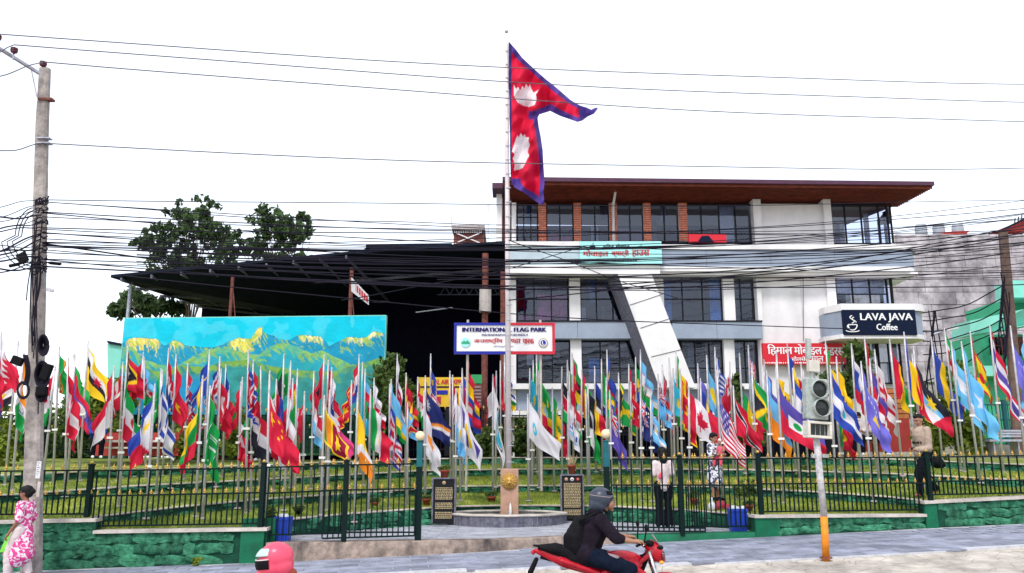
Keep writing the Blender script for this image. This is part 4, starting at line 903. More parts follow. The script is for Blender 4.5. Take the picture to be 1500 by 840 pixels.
b3_ = c3(.03, .25, .24)*(1+.8*(fbm(60, 53)-.5))[..., None]; img[m3] = b3_[m3]; al = (np.clip((vnoise(q-d3*.7, d3*.3, 22, 54)*.6+fbm(12, 56)*.4-.2-d3/150)*4, 0, 1)*m3)[..., None]*.9; img = img*(1-al)+c3(.20, .38, .05)*(.55+.8*fbm(16, 58)[..., None])*al; wm = np.clip((620-q)/120, 0, 1)*np.clip((d3-40)/50, 0, 1)*m3; img = img*(1-wm[..., None])+(c3(.01, .25, .46)*(1+.4*(fbm(50, 55)-.5))[..., None])*wm[..., None]
P00 = at(183, 467, YM); P10 = at(565, 463, YM); zb = at(400, 640, YM).z
V = np.zeros((ny, nx, 3)); V[..., 0] = P00.x+(P10.x-P00.x)*gx; top = P00.z+(P10.z-P00.z)*gx; V[..., 1] = YM-.003; V[..., 2] = top+(zb-top)*gy
I = np.arange(nx*ny).reshape(ny, nx); Fq = np.stack([I[:-1, :-1].ravel(), I[1:, :-1].ravel(), I[1:, 1:].ravel(), I[:-1, 1:].ravel()], 1)
mu = thing('mural_wall', 'wide free standing wall painted with a turquoise sky and yellow peaked mountains', 'mural', Vector((0, 0, 0))+at(374, 640, YM))
cols = np.concatenate([np.clip(img, 0, 1), np.ones((ny, nx, 1))], 2).reshape(-1, 4); link('painting', npmesh('painting', V.reshape(-1, 3)-np.array(wpos(mu)), Fq, 'mural', False, cols), mu)
mb = MB().prism([P00+Vector((-.02, .003, .03)), P10+Vector((.02, .003, .03)), Vector((P10.x+.02, YM, zb-.6)), Vector((P00.x-.02, YM, zb-.6))], (0, .25, 0)); mb.build('wall', 'turq', mu)
lw = thing('painted_side_wall', 'short lower turquoise wall stepping down at the left end of the mural', 'wall', at(170, 640, 27.8)); mb = MB(); mb.prism([at(157, 504, 27.8), at(190, 504, 27.8), at(190, 640, 27.8), at(160, 640, 27.8)], (0, .2, 0)); mb.build('wall', 'turq', lw)
mb = MB(); mb.prism([at(156, 499, 27.7), at(182, 504, 27.7), at(182, 507, 27.7), at(158, 503.5, 27.7)], (0, .3, 0)); mb.build('coping', 'dark', lw)
# rear fence
def rear_fence(p0, p1, yt, yb, Y, label, m='iron'):
    a = at(p0, yb, Y); b = at(p1, yt, Y); th = thing('rear_fence', label, 'fence', a); mb = MB(); n = int((b.x-a.x)/.13)
    for i in range(n+1): x = a.x+(b.x-a.x)*i/n; mb.bx((x-.012, Y, a.z), (x+.012, Y+.02, b.z-.1 if i % 2 else b.z))
    stuff(mb.build('pickets', m, th)); H = b.z-a.z
    for z in (.12, .55, .9): MB().bx((a.x, Y-.02, a.z+H*z), (b.x, Y+.03, a.z+H*z+.05)).build('rail', m, th)
    mb = MB()
    for i in range(n+1):
        x = a.x+(b.x-a.x)*i/n
        for z in ((b.z,) if not i % 2 else (a.z+H*.55+.1,)): mb.lathe([(.001, z+.14), (.035, z+.06), (.01, z+.02), (.02, z)], 5, (x, Y+.01, 0))
    stuff(mb.build('finials', 'gold', th))
    for x in np.linspace(p0, p1, 6)[1:-1]: q = at(x, yt-2, Y); MB().bx((q.x-.06, Y-.05, a.z), (q.x+.06, Y+.06, q.z)).build('post', m, th)
rear_fence(-150, 215, 604, 668, 26.8, 'dark green back fence with gold tips left of the mural')
rear_fence(184, 590, 604, 664, 27.0, 'dark green back fence before the lower part of the mural')
hb = thing('low_dark_wall', 'low dark green wall behind the hedges left of the mural', 'wall', at(0, 672, 30.5)); mb = MB(); rbox(mb, -220, 636, 186, 676, 30.5, .2); mb.build('wall', 'mortar', hb)
hb = thing('low_dark_wall', 'low dark green wall behind the fence below the mural', 'wall', at(380, 660, 27.2)); mb = MB(); rbox(mb, 186, 608, 590, 664, 27.2, .15); mb.build('wall', 'mortar', hb)
rear_fence(594, 748, 600, 668, 28, 'black back fence under the yellow banner', 'frame')
rear_fence(750, 1130, 604, 668, 28.6, 'black back fence before the ground floor of the white building', 'frame')
rear_fence(1424, 1650, 588, 652, 27.5, 'blue green fence before the turquoise building', 'teal')
# ------------------------------------------------------------------ flags
CC = dict(R=(.62, .014, .05), W=(.78, .75, .80), K=(.02, .02, .035), G=(.01, .33, .07), g=(.05, .5, .12), B=(.03, .07, .42), b=(.16, .52, .85), Y=(.92, .60, .02), O=(.88, .28, .02), M=(.32, .01, .05), N=(.02, .03, .16), P=(.10, .07, .36), T=(.03, .42, .45), p=(.75, .06, .25), s=(.5, .5, .53), c=(.05, .55, .75), e=(.18, .16, .62))
def C_(k): return np.array(CC[k], float)
def pip(u, v, P):
    ins = np.zeros(u.shape, bool); n = len(P)
    for i in range(n):
        x1, y1 = P[i]; x2, y2 = P[(i+1) % n]; c = ((y1 > v) != (y2 > v)) & (u < (x2-x1)*(v-y1)/(y2-y1+1e-12)+x1); ins ^= c
    return ins
def starp(cx, cy, r, n=5, k=.42, rot=-pi/2): return [(cx+(r if i % 2 == 0 else r*k)*math.cos(rot+pi*i/n), cy+(r if i % 2 == 0 else r*k)*math.sin(rot+pi*i/n)) for i in range(2*n)]
LEAF = [(0, -1), (.18, -.62), (.42, -.74), (.34, -.22), (.56, -.42), (.64, -.28), (.95, -.32), (.83, -.02), (.95, .08), (.5, .42), (.55, .6), (.06, .5), (.06, 1), (-.06, 1), (-.06, .5), (-.55, .6), (-.5, .42), (-.95, .08), (-.83, -.02), (-.95, -.32), (-.64, -.28), (-.56, -.42), (-.34, -.22), (-.42, -.74), (-.18, -.62)]
A = 1.5
def paint(ops, u, v):
    x = u*A; y = v; col = np.zeros(u.shape+(3,)); col[:] = C_('W')
    for op in ops:
        k = op[0]
        if k in 'hv':
            t = v if k == 'h' else u; cs = op[1]; ws = op[2] if len(op) > 2 else [1]*len(cs); e = np.cumsum([0]+list(ws))/sum(ws)
            for c, a, b in zip(cs, e[:-1], e[1:]): col[(t >= a) & (t <= b+1e-6)] = C_(c)
        elif k == 'tri': col[(x < op[2]*(1-np.abs(2*y-1)))] = C_(op[1])
        elif k == 'disc': col[(x-op[1])**2+(y-op[2])**2 < op[3]**2] = C_(op[4])
        elif k == 'ring': d = (x-op[1])**2+(y-op[2])**2; col[(d < op[3]**2) & (d > op[4]**2)] = C_(op[5])
        elif k == 'star': col[pip(x, y, starp(op[1], op[2], op[3], op[5] if len(op) > 5 else 5, op[6] if len(op) > 6 else .42))] = C_(op[4])
        elif k == 'poly': col[pip(x, y, op[1])] = C_(op[2])
        elif k == 'rect': col[(x >= op[1]) & (x <= op[3]) & (y >= op[2]) & (y <= op[4])] = C_(op[5])
        elif k == 'cross': col[(np.abs(x-op[1]) < op[2]) | (np.abs(y-.5) < op[2])] = C_(op[3])
        elif k == 'cres': d = (x-op[1])**2+(y-op[2])**2; e = (x-op[1]-op[3]*.32)**2+(y-op[2])**2; col[(d < op[3]**2) & (e > (op[3]*.8)**2)] = C_(op[4])
        elif k == 'leaf': col[pip((x-op[1])/op[3], (y-op[2])/op[3], LEAF)] = C_(op[4])
        elif k == 'diag': d = (y-1)+x/A; col[np.abs(d) < op[1]] = C_(op[2])
        elif k == 'half': col[(y-1)+x/A > 0] = C_(op[1])
        elif k == 'uj':
            _, x0, y0, x1, y1 = op; X = (x-x0)/(x1-x0)*2-1; Y = (y-y0)/(y1-y0)*2-1; m = (np.abs(X) <= 1) & (np.abs(Y) <= 1); dd = np.minimum(np.abs(X-Y), np.abs(X+Y))
            col[m] = C_('B'); col[m & (dd < .28)] = C_('W'); col[m & (dd < .11)] = C_('R'); cr = np.minimum(np.abs(X)*1.5, np.abs(Y)); col[m & (cr < .30)] = C_('W'); col[m & (cr < .17)] = C_('R')
        elif k == 'str':
            n, a, b = op[1:4]; i = np.floor(v*n).astype(int) % 2; col[i == 0] = C_(a); col[i == 1] = C_(b)
    return col
D = dict(
 nepal=[('h', 'R'), ('rect', 1.35, 0, 1.5, 1, 'P'), ('rect', 0, .93, 1.5, 1, 'P'), ('disc', .45, .3, .13, 'W'), ('star', .45, .68, .15, 'W', 10, .6)],
 bahrain=[('v', 'WR', [1, 2])]+[('poly', [(.5, i/5), (.75, (i+.5)/5), (.5, (i+1)/5)], 'W') for i in range(5)],
 egypt=[('h', 'RWK'), ('disc', .75, .5, .1, 'Y')], india=[('h', 'OWG'), ('ring', .75, .5, .13, .1, 'B')], italy=[('v', 'GWR')], hungary=[('h', 'RWG')],
 turkm=[('h', 'G'), ('rect', .3, 0, .62, 1, 'O'), ('rect', .36, 0, .42, 1, 'R'), ('rect', .5, 0, .56, 1, 'R')]+[('ring', .46, y, .09, .05, 'W') for y in (.15, .38, .61, .84)],
 austria=[('h', 'RWR')], laos=[('h', 'RPR', [1, 2, 1]), ('disc', .75, .5, .2, 'W')], libya=[('h', 'RKG')], green=[('h', 'g')], brunei=[('h', 'Y'), ('poly', [(0, 0), (0, .22), (1.5, .9), (1.5, .62)], 'W'), ('poly', [(0, .22), (0, .42), (1.5, 1.1), (1.5, .9)], 'K'), ('star', .7, .5, .18, 'R', 8)],
 timor=[('h', 'R'), ('poly', [(0, 0), (.95, .5), (0, 1)], 'Y'), ('poly', [(0, 0), (.62, .5), (0, 1)], 'K'), ('star', .22, .5, .17, 'W')], azer=[('h', 'bRG'), ('cres', .72, .5, .13, 'W')],
 indo=[('h', 'RW')], poland=[('h', 'WR')], denmark=[('h', 'R'), ('cross', .5, .09, 'W')], mexico=[('v', 'GWR'), ('disc', .75, .5, .15, 'Y')], iran=[('h', 'GWR'), ('disc', .75, .5, .11, 'R')], phil=[('h', 'BR'), ('tri', 'W', .9), ('star', .28, .5, .15, 'Y', 8)],
 israel=[('h', 'W'), ('rect', 0, .1, 1.5, .25, 'B'), ('rect', 0, .75, 1.5, .9, 'B'), ('poly', [(.75, .33), (.9, .6), (.6, .6)], 'B'), ('poly', [(.75, .67), (.9, .42), (.6, .42)], 'B'), ('disc', .75, .5, .06, 'W')],
 saudi=[('h', 'G'), ('rect', .4, .62, 1.15, .66, 'W'), ('rect', .4, .3, 1.15, .34, 'W'), ('rect', .55, .38, 1.0, .42, 'W')], nether=[('h', 'RWB')], vietnam=[('h', 'R'), ('star', .75, .5, .26, 'Y')], norway=[('h', 'R'), ('cross', .5, .13, 'W'), ('cross', .5, .065, 'B')],
 lith=[('h', 'YGR')], mali=[('v', 'GYR')], nauru=[('h', 'B'), ('rect', 0, .47, 1.5, .53, 'Y')], austr=[('h', 'N'), ('uj', 0, 0, .75, .5), ('star', .37, .75, .12, 'W', 7), ('star', 1.1, .25, .07, 'W'), ('star', 1.1, .75, .07, 'W'), ('star', 1.3, .45, .06, 'W')],
 nz=[('h', 'P'), ('uj', 0, 0, .75, .5), ('star', 1.1, .2, .08, 'R'), ('star', 1.1, .8, .08, 'R'), ('star', 1.3, .45, .07, 'R')], turkey=[('h', 'R'), ('cres', .5, .5, .25, 'W'), ('star', .85, .5, .12, 'W')], france=[('v', 'BWR')], tongo=[('h', 'R'), ('rect', 0, 0, .6, .5, 'W'), ('rect', .26, .08, .34, .42, 'R'), ('rect', .13, .21, .47, .29, 'R')], morocco=[('h', 'R'), ('star', .75, .5, .2, 'G')],
 korea=[('h', 'BWRRWB', [1, .3, 2, 2, .3, 1]), ('disc', .5, .5, .2, 'W'), ('star', .5, .5, .18, 'R')], bang=[('h', 'G'), ('disc', .68, .5, .28, 'R')], china=[('h', 'R'), ('star', .25, .27, .17, 'Y'), ('star', .52, .12, .06, 'Y'), ('star', .62, .25, .06, 'Y'), ('star', .62, .42, .06, 'Y'), ('star', .52, .54, .06, 'Y')],
 japan=[('h', 'W'), ('disc', .75, .5, .28, 'R')], mongol=[('v', 'RBR')], kuwait=[('h', 'GWR'), ('poly', [(0, 0), (.4, .33), (.4, .67), (0, 1)], 'K')], pak=[('h', 'G'), ('rect', 0, 0, .36, 1, 'W'), ('cres', .9, .5, .22, 'W')], spain=[('h', 'RYR', [1, 2, 1]), ('disc', .5, .5, .12, 'O')], alger=[('v', 'GW'), ('cres', .72, .5, .22, 'R')],
 oman=[('h', 'WRG'), ('rect', 0, 0, .4, 1, 'R'), ('star', .2, .17, .12, 'W', 6)], lux=[('h', 'RWb')], albania=[('h', 'R'), ('star', .75, .5, .3, 'K', 8)], panama=[('h', 'W'), ('rect', .75, 0, 1.5, .5, 'R'), ('rect', 0, .5, .75, 1, 'B'), ('star', .37, .25, .14, 'B'), ('star', 1.1, .75, .14, 'R')],
 lanka=[('h', 'Y'), ('rect', .08, .08, .3, .92, 'G'), ('rect', .3, .08, .52, .92, 'O'), ('rect', .6, .08, 1.42, .92, 'M'), ('star', 1.0, .5, .3, 'Y', 6, .6)], qatar=[('v', 'Wp', [1, 2])]+[('poly', [(.5, i/5), (.7, (i+.5)/5), (.5, (i+1)/5)], 'W') for i in range(5)], croatia=[('h', 'RWB'), ('rect', .6, .25, .9, .7, 'R'), ('rect', .67, .33, .82, .6, 'W')],
 bhutan=[('h', 'Y'), ('half', 'O'), ('diag', .09, 'W')], kazakh=[('h', 'c'), ('star', .75, .5, .25, 'Y', 16, .7)], uk=[('uj', 0, 0, 1.5, 1)], rwanda=[('h', 'bYG', [2, 1, 1]), ('star', 1.2, .2, .14, 'Y', 10)], slovak=[('h', 'WBR'), ('poly', [(.2, .25), (.62, .25), (.62, .6), (.41, .78), (.2, .6)], 'R'), ('rect', .38, .32, .44, .66, 'W'), ('rect', .3, .42, .53, .48, 'W')],
 congo=[('h', 'b'), ('diag', .2, 'Y'), ('diag', .14, 'R'), ('star', .25, .25, .2, 'Y')], macedo=[('h', 'R'), ('disc', .75, .5, .2, 'Y'), ('rect', 0, .42, 1.5, .58, 'Y')], cyprus=[('h', 'W'), ('poly', [(.45, .42), (.7, .36), (1.1, .2), (1.0, .45), (.8, .62), (.5, .58)], 'O'), ('poly', [(.6, .72), (.95, .72), (.78, .78)], 'G')],
 malay=[('str', 14, 'R', 'W'), ('rect', 0, 0, .75, .56, 'B'), ('cres', .28, .28, .18, 'Y'), ('star', .5, .28, .12, 'Y', 10)], marsh=[('h', 'N'), ('poly', [(0, 1), (1.5, .15), (1.5, .32)], 'O'), ('poly', [(0, 1), (1.5, .32), (1.5, .5)], 'W'), ('star', .35, .3, .2, 'W', 12)], peru=[('v', 'RWR')], bolivia=[('h', 'RYG')], cambod=[('h', 'BRB', [1, 2, 1]), ('rect', .55, .38, .95, .62, 'W')],
 virgin=[('h', 'W'), ('disc', .75, .5, .27, 'Y'), ('rect', .65, .4, .85, .75, 'B'), ('poly', [(.15, .2), (.4, .2), (.33, .75), (.27, .75)], 'P'), ('poly', [(1.1, .2), (1.4, .2), (1.25, .75), (1.2, .75)], 'P')], sanmar=[('h', 'Wb'), ('disc', .75, .5, .16, 'Y')], emblem=[('h', 'W'), ('ring', .75, .5, .42, .37, 'K'), ('disc', .75, .5, .34, 'c'), ('poly', [(.6, .35), (.9, .35), (.75, .72)], 'W'), ('rect', .68, .3, .84, .42, 'Y')],
 ssudan=[('h', 'KWRWG', [3, .4, 3, .4, 3]), ('tri', 'b', .8), ('star', .25, .5, .15, 'Y')], papua=[('h', 'R'), ('half', 'K'), ('star', .4, .75, .1, 'W'), ('star', .25, .6, .08, 'W')], car=[('h', 'BWGY'), ('rect', .67, 0, .83, 1, 'R')], white=[('h', 'W'), ('disc', .45, .55, .17, 'c'), ('poly', [(.35, .6), (.45, .45), (.55, .6)], 'W')],
 ethiopia=[('h', 'GYR'), ('disc', .75, .5, .2, 'b'), ('star', .75, .5, .16, 'Y')], guinea=[('v', 'RYG')], kenya=[('h', 'KWRWG', [3, .5, 3, .5, 3]), ('disc', .75, .5, .16, 'R')], brazil=[('h', 'G'), ('poly', [(.12, .5), (.75, .08), (1.38, .5), (.75, .92)], 'Y'), ('disc', .75, .5, .2, 'B')],
 united=[('h', 'W'), ('poly', [(.3, .38), (.36, .38), (.36, .56), (.5, .56), (.5, .38), (.56, .38), (.56, .62), (.3, .62)], 'B'), ('rect', .64, .46, .7, .62, 'B'), ('rect', .78, .38, .84, .62, 'B'), ('rect', .92, .46, .98, .62, 'B'), ('rect', 1.05, .38, 1.11, .62, 'B'), ('rect', .3, .7, 1.15, .76, 'b'), ('rect', .3, .8, 1.0, .84, 'b')],
 mozam=[('h', 'GKY'), ('tri', 'R', .75), ('star', .25, .5, .16, 'Y')], nigeria=[('v', 'GWG')], belgium=[('v', 'KYR')], estonia=[('h', 'BKW')], portug=[('v', 'GR', [2, 3]), ('disc', .6, .5, .2, 'Y'), ('rect', .52, .4, .68, .6, 'R')], liecht=[('h', 'BR'), ('disc', .35, .25, .12, 'Y')], haiti=[('h', 'PR'), ('rect', .5, .33, 1.0, .67, 'W'), ('disc', .75, .5, .1, 'G')],
 tanzan=[('h', 'G'), ('half', 'b'), ('diag', .2, 'Y'), ('diag', .13, 'K')], jamaica=[('h', 'G'), ('tri', 'K', .65), ('poly', [(0, 0), (.12, 0), (1.5, .92), (1.5, 1), (1.38, 1), (0, .08)], 'Y'), ('poly', [(1.5, 0), (1.38, 0), (0, .92), (0, 1), (.12, 1), (1.5, .08)], 'Y')], angola=[('h', 'RK'), ('star', .75, .5, .18, 'Y'), ('cres', .7, .55, .22, 'Y')], gabon=[('h', 'GYB')], uzbek=[('h', 'bRWRG', [3, .3, 3, .3, 3])], argent=[('h', 'bWb'), ('star', .75, .5, .13, 'Y', 16, .7), ('disc', .75, .5, .06, 'O')],
 fiji=[('h', 'b'), ('uj', 0, 0, .75, .5), ('rect', 1.0, .35, 1.25, .7, 'W'), ('rect', 1.1, .35, 1.15, .7, 'R')], madag=[('h', 'RG'), ('rect', 0, 0, .5, 1, 'W')], monte=[('h', 'Y'), ('rect', .06, .06, 1.44, .94, 'R'), ('star', .75, .5, .28, 'Y', 7, .5)], canada=[('v', 'RWR', [1, 2, 1]), ('leaf', .75, .5, .34, 'R')], micro=[('h', 'e'), ('star', .75, .2, .09, 'W'), ('star', .75, .8, .09, 'W'), ('star', .4, .5, .09, 'W')],
 palau=[('h', 'b'), ('disc', .65, .5, .28, 'Y')], greece=[('str', 9, 'B', 'W'), ('rect', 0, 0, .55, .55, 'B'), ('rect', .22, 0, .33, .55, 'W'), ('rect', 0, .22, .55, .33, 'W')], usa=[('str', 13, 'R', 'W'), ('rect', 0, 0, .68, .54, 'P')]+[('star', .08+.13*i+(.06 if j % 2 else 0), .07+.1*j, .045, 'W') for i in range(5) for j in range(5)], malta=[('v', 'WR')], trinid=[('h', 'R'), ('poly', [(0, 0), (.3, 0), (1.5, 1), (1.2, 1)], 'W'), ('poly', [(.05, 0), (.25, 0), (1.45, 1), (1.25, 1)], 'K')],
 senegal=[('v', 'GYR'), ('star', .75, .5, .15, 'G')], tuvalu=[('h', 'b'), ('uj', 0, 0, .75, .5)]+[('star', x, y, .07, 'Y') for x, y in ((1.3, .2), (1.35, .45), (1.1, .5), (1.0, .8), (.7, .85), (1.25, .75))], bahamas=[('h', 'bYb'), ('tri', 'K', .8)], ukraine=[('h', 'bO')], roman=[('v', 'BYR')], lesotho=[('h', 'BWG', [3, 4, 3]), ('poly', [(.75, .35), (.9, .62), (.6, .62)], 'K')], colomb=[('h', 'YBR', [2, 1, 1])], nicar=[('h', 'BWB'), ('disc', .75, .5, .11, 'c')], sloven=[('h', 'WBR'), ('poly', [(.2, .15), (.5, .15), (.5, .4), (.35, .55), (.2, .4)], 'B')],
 kosovo=[('h', 'e'), ('poly', [(.75, .35), (.95, .5), (.8, .72), (.6, .6)], 'Y')]+[('star', .45+.12*i, .24, .045, 'W') for i in range(6)], serb=[('h', 'PRW'), ('disc', .5, .5, .15, 'W')], georgia=[('h', 'W'), ('cross', .75, .07, 'R'), ('rect', .3, .2, .42, .3, 'R'), ('rect', 1.08, .2, 1.2, .3, 'R'), ('rect', .3, .7, .42, .8, 'R'), ('rect', 1.08, .7, 1.2, .8, 'R')], antigua=[('h', 'R'), ('poly', [(0, 0), (1.5, 0), (.75, 1)], 'W'), ('poly', [(0, 0), (1.5, 0), (1.05, .6), (.45, .6)], 'b'), ('poly', [(0, 0), (1.5, 0), (1.2, .4), (.3, .4)], 'K'), ('star', .75, .42, .22, 'Y', 8)],
 bosnia=[('h', 'B'), ('poly', [(.4, 0), (1.25, 0), (1.25, 1)], 'Y')], surin=[('h', 'GWRWG', [2, 1, 3.2, 1, 2]), ('star', .75, .5, .17, 'Y')], hondur=[('h', 'bWb')]+[('star', x, y, .05, 'b') for x, y in ((.75, .5), (.6, .42), (.9, .42), (.6, .58), (.9, .58))], somalia=[('h', 'b'), ('star', .75, .5, .24, 'W')], grenada=[('h', 'R'), ('poly', [(.12, .1), (1.38, .1), (.75, .5)], 'Y'), ('poly', [(.12, .9), (1.38, .9), (.75, .5)], 'Y'), ('poly', [(.12, .1), (.75, .5), (.12, .9)], 'G'), ('poly', [(1.38, .1), (.75, .5), (1.38, .9)], 'G'), ('star', .75, .06, .06, 'Y'), ('star', .3, .06, .06, 'Y'), ('disc', .75, .5, .14, 'R')], thai=[('h', 'RWPWR', [1, 1, 2, 1, 1])], barbad=[('v', 'BYB')], czech=[('h', 'WR'), ('tri', 'B', .75)], chile=[('h', 'WR'), ('rect', 0, 0, .5, .5, 'B'), ('star', .25, .25, .14, 'W')])
# base row from the terrace loft
def pole_base(px, row):
    k = {1: 0, 2: 1, 3: 2}[row]; t = {1: .30, 2: .45, 3: .5}[row]
    if k == 0 and not 140 < px < 1350: k, t = 1, .12
    return strip_pt(k, px, t)
def fit_Y(px, py):
    "distance at which the photo pixel meets the terraces"
    best = None
    for k in range(3):
        for t in np.linspace(0, 1, 15):
            p = strip_pt(k, px, float(t)); d = ray(px, py); q = HC+d.z/d.y*p.y; e = abs(q-p.z)
            if best is None or e < best[0]: best = (e, p.y)
    return best[1]
FI = [0]
PROF = [(.029, 0), (.029, .9), (.024, 1)]
def flag(des, tx, ty, row, x0, x1, y1, label, hoist=None, y0=None, bx=None, by=None, plate=True, H=None, narrow=.58, side=1, big=False):
    """tx,ty pole top; flag spans x0..x1 and down to y1 in the photo; row = terrace (1 front)"""
    i = FI[0]; FI[0] += 1; r = np.random.default_rng(500+i)
    if bx is None: bx = tx+((tx-750)*(.017 if tx < 750 else .034))*1.0+r.uniform(-2, 2)
    if by is not None: Y = fit_Y(bx, by); pb = at(bx, by, Y)
    else: pb = pole_base(bx, row)
    pb = Vector((pb.x, pb.y+r.uniform(-.12, .12), pb.z)); pb.z = pb.z
    pt = at(tx, ty, pb.y+r.uniform(-.03, .03)); L = (pt-pb).length; d = (pt-pb).normalized()
    nw = len(label.split()); assert nw <= 14, label
    fp = thing('flagpole', ('silver flagpole holding the ' if nw <= 12 else 'pole of ')+label, 'flagpole', pb, 'flagpoles standing on the lawn terraces')
    MB().tube([pb-Vector((0, 0, .1)), pb+d*L*.75, pt-d*.06], [.031, .027, .020], 8).build('shaft', 'pole', fp, True)
    MB().lathe([(.0, .08), (.016, .06), (.02, .03), (.012, .0), (.024, -.02), (.02, -.03)], 8, pt-d*.06).build('finial', 'pole', fp, True)
    MB().lathe([(.0, .03), (.07, .03), (.08, .0)], 8, pb).build('foot', 'conc', fp)
    if plate: q = pb+d*L*r.uniform(.38, .52); MB().box(q+Vector((0, -.04, 0)), (.14, .02, .05)).build('number_plate', 'plate', fp)
    # cloth
    s = scale(ty, pb.y); H = (H or .95)*1.06; top = pt-d*(.12+.03*r.random())
    y0 = y0 if y0 is not None else None
    if y0 is not None: f_ = (y0-ty)/max(1, (by or at_py(pb))-ty); top = pt-d*L*min(.7, max(.03, f_))
    if row > 1 and y1 < 628 and not big: y1 += 24
    dx = ((x1 if abs(x1-tx) >= abs(x0-tx) else x0)-tx)/s; toppx = ty+8 if y0 is None else y0
    tot = max(.35, (y1-toppx)/s); sg = 1 if dx >= 0 else -1; adx = max(abs(dx)*(.86 if big else 1.22), .28)
    Hh = min(1.35, tot*(.62 if big else .70)); drop = tot-Hh*(1-narrow)
    back = ((tx-(x0 if sg > 0 else x1)))*sg/s; back = max(.0, back)
    nu, nv = (54, 38) if not big else (116, 80)
    u, v = np.meshgrid(np.linspace(0, 1, nu), np.linspace(0, 1, nv)); ph = r.uniform(0, 6.28); kf = r.uniform(1.5, 2.6)
    curl = r.uniform(1.15, 1.6)
    X = adx*(u**curl); Z = -Hh*v*(1-narrow*u)-drop*(u**r.uniform(.9, 1.15))*(1-.02*np.sin(2*u*pi+ph)); Z -= 0
    fold = np.sin(2*pi*(kf*(u*.55+v*.62))+ph); amp = (.06+.05*r.random())*np.minimum(1, u*3.2)
    Yd = amp*fold+.03*np.sin(2*pi*(u*3.1-v*1.7)+ph*2)*np.minimum(1, u*3)
    fa = (.030+.012*r.random() if big else .045+.02*r.random())*np.minimum(1, u*4); fp_ = 2*pi*(kf*.95*u+.22*v+.12*np.sin(4*v+ph))+ph; X = X+fa*np.sin(fp_); Yd = Yd*.45+fa*1.25*np.cos(fp_)-back*np.sin(pi*np.minimum(1, u*1.0))*v*.9*(1-u*.3)
    ax = np.array(tuple(-d)); P = np.array(tuple(top))[None, None, :]+(Hh*v*(1-np.minimum(1, u*1e9))*0)[..., None]
    # hoist follows the leaning pole
    lean = np.array([-d.x/d.z, -d.y/d.z]) if d.z else np.zeros(2)
    V = np.zeros(u.shape+(3,)); V[..., 0] = top.x+sg*(X+.03)-(d.x/d.z)*(-Z)*(1-u)*1.0; V[..., 1] = top.y-.01+Yd-.05*u; V[..., 2] = top.z+Z
    col = paint(D[des], u if sg > 0 else u, v)
    # re-sample: subdivided colour grid is the vertex grid itself
    I = np.arange(nu*nv).reshape(nv, nu); Fq = np.stack([I[:-1, :-1].ravel(), I[1:, :-1].ravel(), I[1:, 1:].ravel(), I[:-1, 1:].ravel()], 1)
    me = npmesh('flag', V.reshape(-1, 3)-np.array(tuple(top)), Fq, 'cloth', True, np.concatenate([col, np.ones(u.shape+(1,))], 2).reshape(-1, 4))
    o = link('flag', me, None, top); tag(o, label, 'flag', 'limp national flags on the terrace poles'); return o
def at_py(p):
    d = p-Vector((0, 0, HC)); z = d.z/d.y; v = (z*CT-ST)/(CT+z*ST); return 420-v*1200
F = flag
F('nepal', -6, 480, 2, -6, 22, 631, 'red flag with blue edge and white marks at the far left edge', bx=-14, big=True)
F('bahrain', 2, 487, 3, 2, 33, 552, 'white and red serrated flag left of the utility pole, highest there')
F('egypt', 27, 500, 3, 8, 30, 590, 'red white and black flag just left of the utility pole', bx=10, by=711, y0=540)
F('india', 35, 517, 2, 24, 46, 645, 'orange white and green flag left of the utility pole', bx=18, by=720)
F('hungary', 81, 537, 2, 64, 84, 622, 'red white and green flag peeking out right of the utility pole', bx=66, by=715)
F('turkm', 87, 508, 3, 87, 108, 566, 'green flag with an orange carpet pattern column', bx=75, by=708)
F('austria', 100, 525, 2, 98, 122, 661, 'red white red flag ending in a point, left of a blue red one', bx=97, by=728, narrow=.4)
F('laos', 110, 521, 3, 108, 139, 636, 'blue and red flag behind the green one at the left', bx=101, by=706, y0=545)
F('green', 108, 519, 3, 108, 132, 586, 'plain green flag between the blue red flag and the yellow one', bx=116, by=704)
F('brunei', 129, 500, 3, 128, 165, 573, 'yellow flag with white and black diagonal bands beside the mural', bx=117, by=705, H=.95)
F('indo', 167, 537, 2, 160, 172, 660, 'long slim red and white flag left of the black triangle one', bx=158, by=716)
F('denmark', 180, 531, 3, 172, 186, 598, 'pink red flag with white cross, partly hidden behind red white neighbours', bx=170, by=705)
F('iran', 185, 541, 1, 182, 210, 668, 'green white and red flag with a red mark near the left bushes', bx=177, by=742)
F('timor', 187, 509, 3, 187, 216, 566, 'red flag with black triangle and white star before the mural', bx=178, by=700, H=.95)
F('vietnam', 210, 517, 3, 204, 214, 573, 'narrow red flag right beside the black triangle flag', bx=196, by=699)
F('azer', 211, 524, 3, 210, 233, 585, 'light blue red and green flag over the mural left part', bx=213, by=702)
F('phil', 227, 563, 1, 209, 239, 697, 'white red and blue flag with a yellow sun', bx=217, by=760, narrow=.4)
F('saudi', 236, 541, 2, 228, 240, 612, 'small dark green flag between the sun flag and the blue star flag', bx=228, by=722)
F('israel', 238, 543, 2, 233, 256, 674, 'white flag with blue stripes and a blue six pointed star', bx=231, by=724)
F('nether', 247, 511, 3, 243, 256, 582, 'red white and blue flag high against the mural', bx=240, by=698)
F('vietnam', 258, 520, 2, 248, 276, 635, 'broad red flag with a yellow star right of the six pointed star flag', bx=251, by=716)
F('norway', 275, 533, 3, 269, 287, 630, 'red flag with blue and white Nordic cross', bx=268, by=703)
F('lith', 297, 551, 1, 287, 303, 692, 'yellow green and red flag left of the big green one', bx=289, by=757)
F('nauru', 307, 513, 3, 302, 311, 580, 'narrow dark blue flag tall above the green flag', bx=300, by=706)
